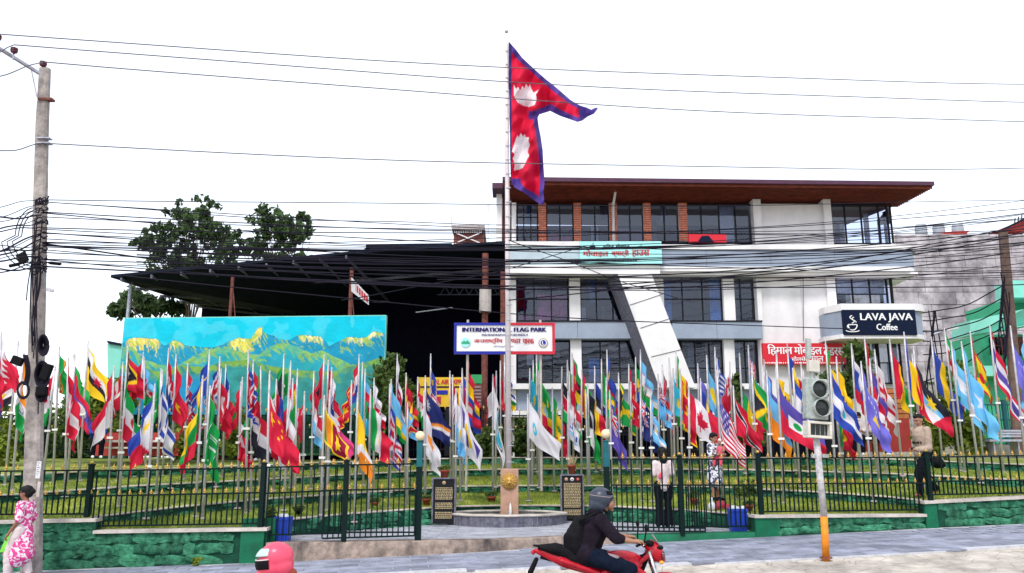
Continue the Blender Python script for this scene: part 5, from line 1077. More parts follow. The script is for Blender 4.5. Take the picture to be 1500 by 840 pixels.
F('saudi', 308, 566, 1, 300, 323, 703, 'large green flag with white script, hanging before the mural', bx=299, by=760, narrow=.4)
F('uk', 322, 523, 3, 311, 325, 606, 'blue flag with red and white crosses left of a red flag', bx=315, by=704)
F('turkey', 324, 541, 2, 322, 338, 645, 'red flag with white crescent and star in front of the mural', bx=317, by=714)
F('france', 331, 535, 3, 327, 338, 640, 'blue white and red flag behind the crescent flag', bx=326, by=700)
F('morocco', 355, 553, 2, 343, 361, 620, 'short plain red flag before the mural hills', bx=347, by=716)
F('tongo', 353, 560, 1, 350, 360, 690, 'white and red flag low beside the short red one', bx=350, by=745, y0=620)
F('korea', 364, 513, 3, 358, 376, 600, 'blue and red striped flag with a star disc under the painted peak', bx=359, by=752, y0=530)
F('egypt', 369, 560, 1, 362, 392, 680, 'large white red and dark grey flag left of the red star flag', bx=366, by=750, narrow=.35)
F('austria', 371, 528, 3, 368, 380, 610, 'red white red flag behind the grey and white one', bx=369, by=703)
F('bang', 382, 537, 2, 372, 391, 622, 'dark green flag with a red disc below the painted peak', bx=380, by=715)
F('bahrain', 395, 544, 2, 389, 412, 680, 'white and red flag hidden partly behind the red star flag', bx=390, by=726)
F('china', 394, 570, 1, 394, 447, 690, 'big red flag with yellow stars sweeping right to a long tip', bx=388, by=765, H=1.0, big=True)
F('mongol', 405, 556, 2, 402, 411, 610, 'small red and blue flag above the red star flag', bx=402, by=720)
F('kuwait', 416, 519, 3, 407, 421, 600, 'green white red and black flag high over the middle of the mural', bx=410, by=698)
F('pak', 426, 529, 3, 418, 428, 570, 'green and white flag with crescent high before the mural', bx=420, by=696)
F('poland', 423, 569, 1, 417, 429, 692, 'long white flag with a red lower half beside the long red tip', bx=418, by=748)
F('spain', 436, 541, 2, 428, 441, 614, 'red and yellow flag right of the painted snow peak', bx=430, by=714)
F('denmark', 429, 555, 2, 420, 436, 620, 'red flag with a thin white cross before the mural', bx=424, by=716)
F('alger', 434, 571, 1, 426, 441, 705, 'green and white flag with a red crescent, left of a red one', bx=430, by=745)
F('oman', 446, 574, 1, 439, 451, 672, 'red flag with white and green bands and a small emblem', bx=443, by=742)
F('lux', 460, 544, 2, 452, 468, 662, 'red white and light blue flag beside two tall red flags', bx=456, by=717)
F('albania', 475, 520, 3, 467, 481, 582, 'tall red flag with a dark emblem, first of two against the mural', bx=469, by=694)
F('morocco', 481, 528, 3, 474, 488, 590, 'red flag with a small green star behind the dark emblem one', bx=476, by=694)
F('panama', 486, 539, 2, 483, 496, 612, 'white blue and red quartered flag near the right of the mural', bx=482, by=712)
F('lanka', 475, 580, 1, 474, 517, 676, 'yellow edged maroon flag with green and orange bands sweeping right', bx=471, by=755, H=.9, big=True)
F('qatar', 483, 572, 1, 481, 511, 674, 'magenta and white flag hanging below the yellow edged maroon one', bx=480, by=748, y0=600)
F('monte', 515, 558, 2, 508, 520, 632, 'red flag with golden edge near the right end of the mural', bx=512, by=716)
F('croatia', 526, 520, 3, 519, 530, 582, 'red white and blue chequered flag high at the right of the mural', bx=522, by=694)
F('bhutan', 524, 576, 1, 519, 550, 706, 'yellow and orange diagonal flag with a white stripe, low over the fence', bx=520, by=765, H=.95, big=True)
F('kazakh', 531, 531, 3, 526, 537, 645, 'sky blue flag with a yellow sun near the mural edge', bx=527, by=696)
F('azer', 535, 541, 2, 533, 541, 603, 'small blue red and green flag at the mural right edge', bx=531, by=712)
F('mexico', 543, 571, 1, 539, 568, 682, 'green white and red emblem flag at the right end of the mural', bx=540, by=748, H=.9)
F('poland', 548, 554, 2, 544, 555, 630, 'white and red flag behind the green white red emblem one', bx=547, by=722)
F('uk', 571, 563, 1, 564, 584, 696, 'long flag with white and red diagonal crosses on blue, right of the bush', bx=569, by=745)
F('rwanda', 573, 556, 2, 572, 592, 655, 'light blue yellow and green flag left of the white blue red shield one', bx=571, by=722)
F('slovak', 582, 520, 3, 575, 592, 626, 'white blue and red flag with a shield, tall by the dark bush', bx=579, by=697)
F('macedo', 595, 547, 2, 592, 601, 605, 'small red and yellow flag beside the shield flag', bx=594, by=718)
F('congo', 597, 590, 1, 595, 609, 650, 'light blue flag with a red and yellow band near the lamp', bx=596, by=742)
F('hungary', 612, 553, 2, 606, 622, 636, 'red white and green flag above the left globe lamp', bx=612, by=722)
F('marsh', 623, 551, 2, 622, 655, 655, 'dark blue flag with orange and white rays left of the signboard', bx=624, by=716, H=.9)
F('malay', 631, 519, 3, 624, 638, 596, 'red and white striped flag with a blue canton left of the yellow banner', bx=630, by=695)
F('cyprus', 621, 574, 1, 618, 648, 698, 'big white flag with an orange copper patch beside the left globe lamp', bx=623, by=737, H=1.0, big=True)
F('peru', 659, 544, 2, 654, 664, 636, 'white and red vertical flag under the yellow banner', bx=660, by=717)
F('indo', 663, 550, 2, 661, 670, 640, 'pale red and white flag below the yellow banner edge', bx=664, by=719)
F('sanmar', 668, 571, 1, 662, 677, 682, 'white and light blue flag left of the golden emblem one', bx=667, by=738)
F('cambod', 677, 540, 2, 676, 697, 636, 'purple blue and red flag with a small white temple', bx=678, by=716)
F('bolivia', 684, 519, 3, 679, 698, 602, 'red yellow and green flag just below the park signboard', bx=684, by=694, H=.95)
F('virgin', 674, 562, 1, 672, 709, 687, 'white flag with a golden eagle like emblem and blue letters shapes', bx=674, by=734, H=1.0, big=True)
F('emblem', 722, 549, 1, 717, 739, 694, 'long white flag with a round light blue emblem left of the tall mast', bx=722, by=729, H=1.0, big=True)
F('peru', 727, 544, 2, 720, 732, 600, 'red white red flag behind the round emblem flag', bx=726, by=714)
F('papua', 733, 529, 3, 729, 745, 652, 'blue red and black flag left beside the tall mast', bx=734, by=694)
F('car', 739, 520, 3, 736, 745, 580, 'green yellow and blue flag right next to the tall mast', bx=740, by=692)
F('kazakh', 776, 540, 2, 772, 780, 596, 'narrow turquoise flag right of the tall mast', bx=776, by=714)
F('green', 781, 528, 3, 778, 784, 590, 'narrow teal green flag right of the turquoise one', bx=782, by=692)
F('ethiopia', 786, 519, 3, 784, 803, 601, 'green yellow and red flag, tallest right of the park signboard', bx=787, by=692, H=.95)
F('ethiopia', 789, 544, 2, 788, 808, 622, 'lower green yellow and red flag over the big white one', bx=790, by=715)
F('white', 773, 578, 1, 773, 825, 672, 'big white flag with a faint turquoise emblem right of the lion fountain', bx=774, by=734, H=1.05, big=True, y0=582)
F('denmark', 779, 590, 2, 774, 786, 655, 'small red flag below the big white one', bx=780, by=718, y0=630)
F('senegal', 809, 568, 1, 809, 826, 673, 'green yellow and red flag between the big white and lettered ones', bx=812, by=720)
F('kenya', 823, 538, 2, 818, 830, 618, 'black red and green flag behind the white lettered flag', bx=823, by=716)
F('pak', 831, 528, 3, 828, 838, 592, 'green flag with a white strip above the white lettered one', bx=832, by=692)
F('hungary', 834, 545, 2, 832, 843, 625, 'thin green and red flag beside the white lettered one', bx=834, by=714)
F('united', 832, 574, 1, 829, 849, 668, 'white flag with small blue lettering above the right granite plaque', bx=833, by=734, H=.9, big=True)
F('mozam', 838, 517, 3, 838, 860, 586, 'black red and green flag against the white pilaster', bx=840, by=690)
F('guinea', 852, 540, 2, 850, 862, 605, 'yellow red and green flag left of the white green one', bx=852, by=712)
F('nigeria', 858, 571, 1, 856, 876, 682, 'green white green flag above the motorcyclist', bx=862, by=722, H=.95, big=True)
F('belgium', 861, 562, 2, 860, 881, 624, 'black yellow and red flag right of the white green one', bx=864, by=716)
F('estonia', 871, 537, 3, 868, 880, 605, 'blue black and white flag before the dark windows', bx=873, by=692)
F('portug', 881, 527, 3, 877, 887, 592, 'red and green flag left of the blue and red one', bx=882, by=690)
F('brazil', 888, 554, 2, 882, 894, 632, 'green flag with a yellow diamond above the right globe lamp', bx=890, by=714)
F('liecht', 889, 513, 3, 887, 898, 592, 'blue and red flag, tall before the dark windows', bx=892, by=690)
F('nz', 893, 572, 1, 892, 916, 690, 'long purple blue flag with crosses in its corner beside the right globe lamp', bx=897, by=735, H=.95, big=True)
F('jamaica', 906, 547, 2, 906, 923, 638, 'slim green and yellow flag right of the long purple blue one', bx=908, by=714)
F('angola', 921, 534, 3, 919, 930, 602, 'red and black flag with a yellow mark before the ledge', bx=923, by=690)
F('turkey', 924, 560, 2, 922, 932, 636, 'short red flag below the red and black one', bx=926, by=714)
F('gabon', 931, 524, 3, 928, 939, 582, 'green yellow and blue flag under the slanted beam', bx=934, by=690)
F('uzbek', 938, 513, 3, 938, 955, 588, 'blue white and green flag beside the slanted beam', bx=940, by=690)
F('austr', 938, 572, 1, 935, 954, 662, 'dark blue cross cornered flag left of the light blue sun one', bx=941, by=735, H=.95)
F('argent', 953, 578, 1, 951, 968, 668, 'light blue and white flag with a sun above the woman in black trousers', bx=955, by=735, H=.95, big=True)
F('fiji', 964, 548, 2, 960, 976, 630, 'pale blue flag with a cross corner right of the sun flag', bx=966, by=714)
F('trinid', 970, 534, 3, 967, 980, 622, 'red flag with a dark band against the beam foot', bx=973, by=690)
F('madag', 980, 524, 3, 978, 990, 632, 'white red and green flag right of the beam foot', bx=984, by=692)
F('mali', 990, 514, 3, 988, 996, 572, 'green yellow and red flag, tallest right of the beam', bx=994, by=690)
F('kazakh', 986, 540, 2, 983, 992, 600, 'slim light blue flag between white red and red neighbours', bx=989, by=712)
F('monte', 996, 541, 2, 992, 1009, 658, 'long red flag with a golden emblem left of the maple leaf one', bx=1000, by=716)
F('canada', 1009, 566, 1, 1009, 1054, 657, 'large red and white flag with a red maple leaf', bx=1011, by=735, H=1.0, big=True, narrow=.15)
F('micro', 1022, 533, 3, 1017, 1032, 604, 'violet flag with white stars above the maple leaf one', bx=1026, by=692)
F('roman', 1026, 555, 2, 1024, 1036, 620, 'blue and red flag behind the maple leaf one', bx=1031, by=713)
F('palau', 1035, 521, 3, 1031, 1048, 606, 'bright blue flag with a yellow disc', bx=1041, by=692, H=.95)
F('greece', 1047, 509, 3, 1045, 1058, 572, 'blue and white striped flag, tall right of the yellow disc one', bx=1054, by=692)
F('usa', 1050, 543, 1, 1050, 1088, 686, 'star and stripes flag in red white and purple blue', bx=1058, by=740, H=1.05, big=True, y0=565)
F('tongo', 1069, 530, 3, 1062, 1073, 602, 'red flag with a white corner right of the striped one', bx=1076, by=692)
F('trinid', 1074, 566, 1, 1074, 1100, 662, 'red flag with a black and white diagonal beside the striped one', bx=1082, by=733)
F('mali', 1083, 518, 3, 1083, 1105, 648, 'thin green yellow and red flag left of the pale blue cross one', bx=1091, by=694, y0=570)
F('tuvalu', 1096, 506, 3, 1093, 1109, 592, 'pale blue flag with yellow stars and a cross corner', bx=1104, by=690, H=.95)
F('jamaica', 1101, 534, 2, 1101, 1129, 616, 'black and yellow flag with green, left of the blue orange one', bx=1108, by=716)
F('micro', 1119, 527, 3, 1115, 1126, 590, 'violet and white flag beside the red shop sign', bx=1128, by=692)
F('ukraine', 1123, 545, 1, 1123, 1145, 672, 'blue and orange flag hanging straight, left of the purple red one', bx=1133, by=736)
F('haiti', 1137, 514, 1, 1137, 1208, 668, 'big purple blue and red flag swept toward the traffic signal', bx=1147, by=737, H=1.0, big=True, y0=562)
F('colomb', 1136, 534, 3, 1131, 1142, 580, 'small yellow and blue flag left of the tall yellow blue red one', bx=1146, by=690)
F('roman', 1153, 504, 3, 1150, 1162, 582, 'blue yellow and red flag over the red shop sign', bx=1164, by=690)
F('lesotho', 1161, 540, 2, 1160, 1180, 656, 'dark blue white and green flag left of the traffic signal', bx=1172, by=714)
F('madag', 1173, 531, 3, 1168, 1179, 580, 'white and green flag touching the signal housing', bx=1184, by=692)
F('senegal', 1209, 500, 3, 1205, 1214, 585, 'green and yellow flag tall just right of the signal', bx=1222, by=690)
F('nicar', 1216, 536, 1, 1216, 1257, 652, 'blue white blue flag sweeping right from beside the signal', bx=1228, by=735, H=.95, big=True)
F('colomb', 1225, 523, 2, 1223, 1238, 612, 'yellow blue and red flag behind the blue white blue one', bx=1239, by=714)
F('portug', 1224, 590, 2, 1222, 1240, 671, 'green and red flag low beside the signal pole', bx=1236, by=714)
F('sloven', 1247, 504, 3, 1239, 1257, 605, 'white blue and red flag with a small shield by the cafe tree', bx=1262, by=700)
F('kosovo', 1261, 530, 1, 1256, 1293, 664, 'large violet flag with small white stars below the cafe corner', bx=1277, by=735, H=1.05, big=True)
F('turkey', 1266, 493, 3, 1264, 1277, 600, 'red flag with a white crescent under the cafe sign', bx=1282, by=690)
F('serb', 1274, 526, 2, 1271, 1283, 612, 'purple red and white flag between the violet and the white red ones', bx=1291, by=714)
F('georgia', 1281, 513, 3, 1280, 1299, 617, 'white and red cross flag left of the orange slats', bx=1300, by=692)
F('guinea', 1303, 498, 3, 1300, 1321, 604, 'red yellow and green flag in front of the orange slats', bx=1322, by=698, H=.95)
F('roman', 1324, 487, 2, 1319, 1336, 588, 'blue yellow and red flag right of the orange slats', bx=1344, by=716, H=.95)
F('car', 1336, 520, 3, 1332, 1346, 600, 'green and yellow flag above the man in the beige sweater', bx=1352, by=692)
F('antigua', 1338, 508, 2, 1338, 1389, 640, 'black blue white and red flag sweeping right over the beige man', bx=1356, by=714, H=1.05, big=True, y0=530)
F('barbad', 1364, 494, 3, 1361, 1388, 602, 'blue yellow blue flag right of the beige man', bx=1382, by=686, H=.95)
F('surin', 1383, 481, 3, 1378, 1395, 588, 'green white and red flag with a yellow star near the yellow bush', bx=1405, by=690)
F('hondur', 1393, 501, 3, 1391, 1417, 616, 'sky blue and white flag, left one of two sky blue ones', bx=1414, by=692, H=.95)
F('somalia', 1408, 501, 2, 1406, 1434, 622, 'sky blue flag with a white star, right one of two sky blue ones', bx=1433, by=708, H=.95)
F('grenada', 1421, 486, 3, 1418, 1443, 598, 'red yellow and green flag with yellow stars before the turquoise house', bx=1443, by=690, H=.95, big=True)
F('thai', 1450, 478, 3, 1446, 1472, 612, 'red white and purple striped flag near the right edge', bx=1471, by=693, H=1.0)
F('kosovo', 1480, 478, 3, 1476, 1494, 597, 'violet blue flag by the leaning utility pole at the right edge', bx=1505, by=700)
F('ukraine', 1499, 490, 3, 1488, 1506, 600, 'yellow and blue flag cut off by the right edge', bx=1518, by=690)
# ------------------------------------------------------------------ the tall mast and its giant flag
YF = 21.8; mt = at(742, 44, YF); mbp = at(745.5, 700, YF); mbp.z = PLZ-.02
mast = thing('tall_mast', 'very tall white mast with rungs rising behind the lion fountain', 'flagpole', mbp)
dv = (mt-mbp)
MB().tube([mbp, mbp+dv*.5, mbp+dv*.98], [.08, .068, .05], 12).build('shaft', 'mastp', mast, True)
MB().ell(mt-Vector((0, 0, .05)), (.055, .055, .055), 12, 8).build('ball', 'steel', mast, True)
for k in range(31):
    p = mbp+dv*(.05+.93*k/31); MB().bar(p+Vector((-.04, -.07, 0)), p+Vector((.15-.08*k/31, -.07, 0)), .018).build('rung', 'steel', mast)
# giant double pennant flag traced as outline, filled with a wavy grid
OUT_R = [(745, 62), (746, 72), (752, 95), (757, 115), (765, 105)]
rows_f = [(62, 745, 746), (72, 745, 755), (85, 745, 765), (100, 745, 782), (115, 745, 797), (122, 745.5, 806), (130, 746, 815), (140, 746, 826), (150, 746, 840), (157, 746, 870), (160, 746, 872), (166, 746, 868), (168.5, 746, 790)]
rows_l = [(168.5, 746, 789), (173, 746, 787.5), (185, 746.5, 789), (200, 747, 792), (220, 747, 795), (240, 747.5, 796), (255, 748, 797), (268, 749, 797.5), (275, 755, 797), (283, 768, 796), (292, 780, 797), (300, 791, 797)]
def gdy(px, y):
    k = max(0, px-745); a = math.sin(k*.20+(y-60)*.03+.5*math.sin(y*.05)); return .26*min(1, k/18)*a+.12*min(1, k/10)*math.sin(y*.11-px*.16)+.05*min(1, k/10)*math.sin(y*.3+px*.21)
def giant(tab, lower):
    nv, nu = 110, 80; V = np.zeros((nv, nu, 3)); Cc = np.zeros((nv, nu, 4)); Cc[..., 3] = 1
    ysx = np.linspace(tab[0][0], tab[-1][0], nv); s_ = scale(180, YF)
    for i, y in enumerate(ysx):
        l = np.interp(y, [t[0] for t in tab], [t[1] for t in tab]); r = np.interp(y, [t[0] for t in tab], [t[2] for t in tab])
        if not lower and y > 140: # swallow under edge: lower limit of the streaming tip
            pass
        for j in range(nu):
            u = j/(nu-1); px = l+(r-l)*u; p = at(px, y, YF-.1+gdy(px, y)); V[i, j] = tuple(p); Cc[i, j, :3] = gcol(px, y, l, r, lower)
    return V, Cc
def inpoly(x, y, P): return bool(pip(np.array([x]), np.array([y]), P)[0])
MOON = [(752.5, 124), (756, 131), (759, 128), (762, 133), (765, 126), (768, 130), (771, 123), (774, 129), (776, 123), (779, 132), (782, 136), (789, 132), (785, 138), (786, 147), (783, 154), (775, 157), (766, 155), (758, 150), (753, 141)]
SUNP = [(753, 212), (756, 203), (758, 198), (760, 202), (763, 195), (766, 200), (769, 197), (770, 202), (775, 201), (774, 207), (776, 212), (773, 222), (775, 228), (771, 236), (766, 246), (760, 249), (753, 250), (754, 240), (751, 232), (754, 226), (750, 222)]
def gcol(x, y, l, r, lower):
    red = np.array((.68, .008, .05)); blu = np.array((.09, .05, .30)); wh = np.array((.84, .80, .83))
    if inpoly(x, y, MOON) or inpoly(x, y, SUNP): return wh
    if x < 749.5: return blu*.5
    if not lower:
        d = (r-x)
        edge = np.interp(y, [62, 72, 85, 100, 115, 122, 135], [745, 755, 765, 781, 798, 806, 821])
        if edge-x < 9: return blu
        if x > 772 and y > 167-(x-772)*.42: return blu
        return red
    if r-x < 6.5: return blu
    if y < 175 and x > 774: return blu
    if y > 262 and x-l < 14 and y < 300: return blu
    return red
gf = None
V1, C1 = giant([(62, 745, 746), (72, 745, 755), (85, 745, 765), (100, 745, 781), (115, 745, 798), (121.5, 745, 806), (135, 745.5, 806), (150, 746, 806), (163, 746, 806)], False)
V2, C2 = giant([(163, 746, 806), (165.5, 746, 798), (168, 746, 790), (173, 746, 787.5), (185, 746.5, 789), (200, 747, 792), (220, 747, 795), (240, 747.5, 796), (255, 748, 797), (268, 749, 797.5), (275, 754, 797), (283, 768, 796), (292, 780, 797), (300, 792, 796)], True)
# streaming tip : a curved strip from the body to the far point
upper = [(806, 121), (820, 133), (836, 147), (850, 155), (860, 158), (866, 161), (872, 158), (875.5, 158)]; lowr = [(806, 163), (820, 170), (836, 175.5), (846, 179), (853, 177), (861, 171), (870, 167), (875.5, 160)]
nu, nv = 70, 30; V3 = np.zeros((nv, nu, 3)); C3 = np.ones((nv, nu, 4))
for j in range(nu):
    f = j/(nu-1)*7; k = min(6, int(f)); g = f-k; a0 = (upper[k][0]*(1-g)+upper[k+1][0]*g, upper[k][1]*(1-g)+upper[k+1][1]*g); b0 = (lowr[k][0]*(1-g)+lowr[k+1][0]*g, lowr[k][1]*(1-g)+lowr[k+1][1]*g)
    for i in range(nv):
        t = i/(nv-1); x = a0[0]*(1-t)+b0[0]*t; y = a0[1]*(1-t)+b0[1]*t; p = at(x, y, YF-.1+gdy(x, y)); V3[i, j] = tuple(p)
        C3[i, j, :3] = (.09, .05, .30) if (t < .22 or t > .74 or x > 848) else (.68, .008, .05)
# body upper rows must stop at the streaming tip column
Vs = []; Fs = []; Cs = []; off = 0
for Vx, Cx in ((V1, C1), (V2, C2), (V3, C3)):
    nvx, nux = Vx.shape[:2]; I = np.arange(nvx*nux).reshape(nvx, nux)+off; Fs.append(np.stack([I[:-1, :-1].ravel(), I[1:, :-1].ravel(), I[1:, 1:].ravel(), I[:-1, 1:].ravel()], 1)); Vs.append(Vx.reshape(-1, 3)); Cs.append(Cx.reshape(-1, 4)); off += nvx*nux
fo = at(746, 170, YF-.1); me = npmesh('giant_flag', np.concatenate(Vs)-np.array(tuple(fo)), np.concatenate(Fs), 'cloth', True, np.concatenate(Cs))
tag(link('giant_flag', me, None, fo), 'giant crimson double pennant flag with blue border and white moon and sun', 'flag')
# ------------------------------------------------------------------ trees and bushes
def leaves(blobs, n, size, m, name, parent, shell=.55, flat=1.0, seed=1, clump=.17):
    "blobs: list of (centre Vector, rx, ry, rz); leaf quads spread through them in twig clumps"
    r = np.random.default_rng(seed); wts = np.array([b[1]*b[3] for b in blobs]); wts = wts/wts.sum(); P = []
    nclump = max(6, n//26)
    which = r.choice(len(blobs), nclump, p=wts); dirs = r.normal(size=(nclump, 3)); dirs /= np.linalg.norm(dirs, axis=1)[:, None]; rad = r.uniform(0, 1, nclump)**shell
    Cn = np.array([tuple(b[0]) for b in blobs])[which]; Rr = np.array([b[1:4] for b in blobs])[which]; cen = Cn+dirs*rad[:, None]*Rr
    k = n//nclump; cl = np.repeat(cen, k, 0); sp = np.repeat(np.minimum(Rr.min(1), 9)*clump+size*.9, k); P = cl+r.normal(size=cl.shape)*sp[:, None]*.55; q = len(P)
    a = r.normal(size=(q, 3)); a /= np.linalg.norm(a, axis=1)[:, None]; b = np.cross(a, r.normal(size=(q, 3))); b /= np.linalg.norm(b, axis=1)[:, None]
    s = (size*r.uniform(.6, 1.3, q))[:, None]; a *= s; b *= s*.5
    V = np.stack([P-a, P+b-.1*a, P+a, P-b-.1*a], 1).reshape(-1, 3)-np.array(tuple(wpos(parent))); F_ = np.arange(q*4).reshape(-1, 4)
    return link(name, npmesh(name, V, F_, m), parent)
def blob(px, py, Y, rx, ry, rd=None): s = scale(py, Y); return (at(px, py, Y), rx/s, (rd or min(rx, ry))/s, ry/s)
def tree(label, bl_, Y, trunk, n, size, m, seed, limbs=True, name='tree', tw=.16):
    b0 = at(trunk[0], trunk[1], Y); b0.z = min(b0.z, 2.1) if trunk[1] > 500 else b0.z; th = thing(name, label, 'tree' if name == 'tree' else 'bush', b0); r = random.Random(seed)
    if limbs:
        mb = MB(); top = at(trunk[2], trunk[3], Y); mid = b0.lerp(top, .55)+Vector((r.uniform(-.2, .2), 0, 0)); mb.tube([b0, b0.lerp(mid, .5), mid, top], [tw, tw*.8, tw*.6, tw*.3], 8); mb.build('trunk', 'bark', th, True)
        mb = MB()
        for c, rx, ry, rz in bl_:
            for k in range(5):
                e = c+Vector((r.uniform(-.8, .8)*rx, r.uniform(-.7, .7)*ry, r.uniform(-.5, .9)*rz)); st_ = b0.lerp(top, r.uniform(.55, .95)) if k else mid
                m1 = st_.lerp(e, .5)+Vector((r.uniform(-.2, .2), 0, r.uniform(0, .3))); mb.tube([st_, m1, e], [tw*.32, tw*.2, tw*.06], 5)
        mb.build('limbs', 'bark', th, True)
    leaves(bl_, n, size, m, 'crown', th, seed=seed, clump=.17 if size < .13 else .05, shell=.55 if size < .13 else .6); return th
YT = 46
tree('tall dark leafed tree left behind the shed roof', [blob(290, 335, YT, 46, 34), blob(240, 352, YT, 38, 26), blob(330, 362, YT, 26, 34), blob(262, 395, YT, 52, 34), blob(212, 355, YT, 18, 10), blob(300, 302, YT, 20, 13), blob(262, 310, YT, 22, 14)], YT, (275, 640, 280, 400), 6200, .17, 'leafd', 3)
tree('smaller round crowned tree right behind the shed roof', [blob(395, 325, YT, 32, 28), blob(430, 345, YT, 28, 28), blob(375, 362, YT, 30, 22), blob(445, 322, YT, 14, 14), blob(418, 382, YT, 40, 20)], YT, (405, 640, 405, 370), 4300, .17, 'leafd', 5)
tree('low leafy branches hanging at the left end of the mural', [blob(215, 445, 34, 30, 18), blob(180, 452, 34, 22, 12), blob(255, 452, 34, 24, 12), blob(192, 432, 34, 12, 9)], 34, (230, 640, 235, 460), 2600, .14, 'leafd', 8)
tree('dark bushy tree at the right end of the mural', [blob(572, 560, 27, 24, 34), blob(590, 590, 27, 22, 34), blob(556, 600, 27, 18, 40), blob(575, 530, 27, 16, 14)], 27.0, (575, 665, 575, 570), 3400, .11, 'leafm', 9)
tree('leafy tree under the red shop sign beside the cafe', [blob(1254, 517, 29, 17, 16), blob(1232, 566, 29, 28, 22), blob(1212, 562, 29, 14, 12), blob(1262, 545, 29, 14, 24)], 29.0, (1238, 662, 1236, 540), 2600, .12, 'leafm', 12)
tree('slim pointed conifer in front of the white building', [blob(1078, 560, 28, 7, 18), blob(1080, 590, 28, 11, 24), blob(1080, 625, 28, 14, 24)], 28.0, (1080, 665, 1080, 560), 1500, .08, 'leafm', 14)
tree('round topiary bush with orange tinted leaves by the building', [blob(1104, 628, 28, 20, 26), blob(1108, 600, 28, 12, 16)], 28.0, (1104, 668, 1104, 640), 1200, .09, 'leafm', 15, name='bush')
def bush(label, blobs, Y, n, size, m, seed): return tree(label, [blob(px, py, Y, rx, ry) for px, py, rx, ry in blobs], Y, (blobs[0][0], 668, blobs[0][0], blobs[0][1]), n, size, m, seed, False, 'bush')
bush('yellow green bush at the far left behind the flags', [(8, 648, 24, 34), (-20, 640, 30, 40)], 24.5, 2200, .09, 'leafy', 21)
bush('green and yellow hedge bush under the yellow flag', [(150, 590, 30, 36), (175, 580, 22, 30), (128, 600, 22, 34), (162, 625, 30, 30)], 26.2, 3400, .10, 'leafy', 22)
bush('long ragged hedge behind the left back fence', [(-60, 640, 60, 34), (30, 640, 44, 30), (90, 645, 40, 28), (-10, 610, 30, 22), (60, 618, 26, 20)], 29.5, 5200, .10, 'leafm', 33)
bush('dark green hedge between the utility pole and the yellow flag', [(102, 600, 22, 34), (112, 628, 22, 26)], 26.5, 1500, .09, 'leafm', 23)
bush('clipped green bush before the mural below the sun flag', [(270, 640, 20, 34), (262, 655, 22, 20)], 26.0, 1600, .09, 'leafy', 24)
bush('small green bush before the mural left of the red star flag', [(345, 625, 14, 36), (342, 645, 18, 26)], 26.0, 1500, .085, 'leafy', 25)
bush('dark hedge left of the tall mast under the signboard', [(718, 645, 30, 26), (690, 655, 24, 18), (733, 660, 14, 14)], 27.3, 2200, .085, 'leafm', 26)
bush('dark hedge right of the tall mast', [(768, 640, 16, 24), (760, 660, 14, 18), (780, 655, 14, 18)], 27.3, 1300, .085, 'leafm', 27)
bush('big bright yellow green bush behind the beige sweater man', [(1395, 610, 32, 48), (1368, 640, 26, 34), (1400, 560, 18, 26), (1420, 640, 22, 34), (1360, 600, 18, 24)], 24.8, 4200, .09, 'leafy', 28)
bush('low shrub among the flagpoles at the right of the lawn', [(1180, 690, 16, 9), (1205, 694, 14, 7)], 23, 500, .05, 'leafm', 29)
bush('leafy rose shrub beside the right blue bin', [(1098, 716, 16, 12), (1085, 722, 12, 9)], 19.4, 700, .045, 'leafm', 30)
bush('small weed growing out of the base of the left stone wall', [(287, 823, 9, 4)], 16.3, 120, .035, 'leafy', 31)
bush('tiny plant sprouting on the grey block building', [(1455, 458, 9, 5)], 47.7, 160, .12, 'leafm', 32)
# red brown bench wall at left, with people on benches later
bw = thing('low_red_wall', 'low dark red wall behind the benches at the left', 'wall', at(210, 668, 25.6)); mb = MB(); rbox(mb, 140, 634, 262, 668, 25.6, .3); mb.build('wall', 'redw', bw)
for x0, x1 in ((150, 178), (178.5, 240)):
    mb = MB(); rbox(mb, x0, 645, x1, 648, 25.2, .35); mb.build('ledge', 'cap', bw); mb = MB(); rbox(mb, x0, 655, x1, 657.5, 25.2, .35); mb.build('ledge', 'cap', bw)
be = thing('steel_bench', 'grey slatted bench at the right before the turquoise house', 'bench', at(1475, 665, 24))
for k in range(3): mb = MB(); rbox(mb, 1452, 630+k*4, 1496, 632.6+k*4, 24.4, .06); mb.build('back_slat', 'steel', be)
mb = MB(); rbox(mb, 1450, 644, 1498, 647, 24, .5); mb.build('seat', 'steel', be)
for x in (1456, 1492): mb = MB(); rbox(mb, x, 647, x+2, 668, 24.1, .4); mb.build('leg', 'steel', be)
# ------------------------------------------------------------------ fountain
YL = 21.15
ft = thing('fountain_basin', 'lobed fountain basin clad in upright slate strips with pale rim', 'fountain', at(743, 765, 20.8))
cxw = at(743, 757, 20.9); c_x, c_y = cxw.x, 21.15
def lobe(a, k=1.0):
    ca, sa = math.cos(a), math.sin(a); p = 5.5
    rx, ry = 1.36*k, 1.0*k; r_ = 1/((abs(ca)/rx)**2.6+(abs(sa)/ry)**2.6)**(1/2.6); r_ *= 1+.05*math.cos(4*a)+.03*math.cos(8*a)
    return Vector((c_x+r_*ca, c_y+r_*sa, 0))
N = 120; zt, zb_ = PLZ+.28, PLZ-.01
V = []; Fq = []
for i in range(N):
    a = 2*pi*i/N; o_, n_ = lobe(a), lobe(a, .86)
    for p, z in ((lobe(a, 1.02), zt-.05), (lobe(a, 1.02), zt), (lobe(a, .84), zt), (lobe(a, .84), zt-.05)): V.append((p.x, p.y, z))
for i in range(N):
    j = (i+1) % N
    for k in range(4): Fq.append((i*4+k, j*4+k, j*4+(k+1) % 4, i*4+(k+1) % 4))
wp = np.array(wpos(ft)); link('rim', npmesh('rim', np.array(V)-wp, Fq, 'cap'), ft)
V = []; Fq = []
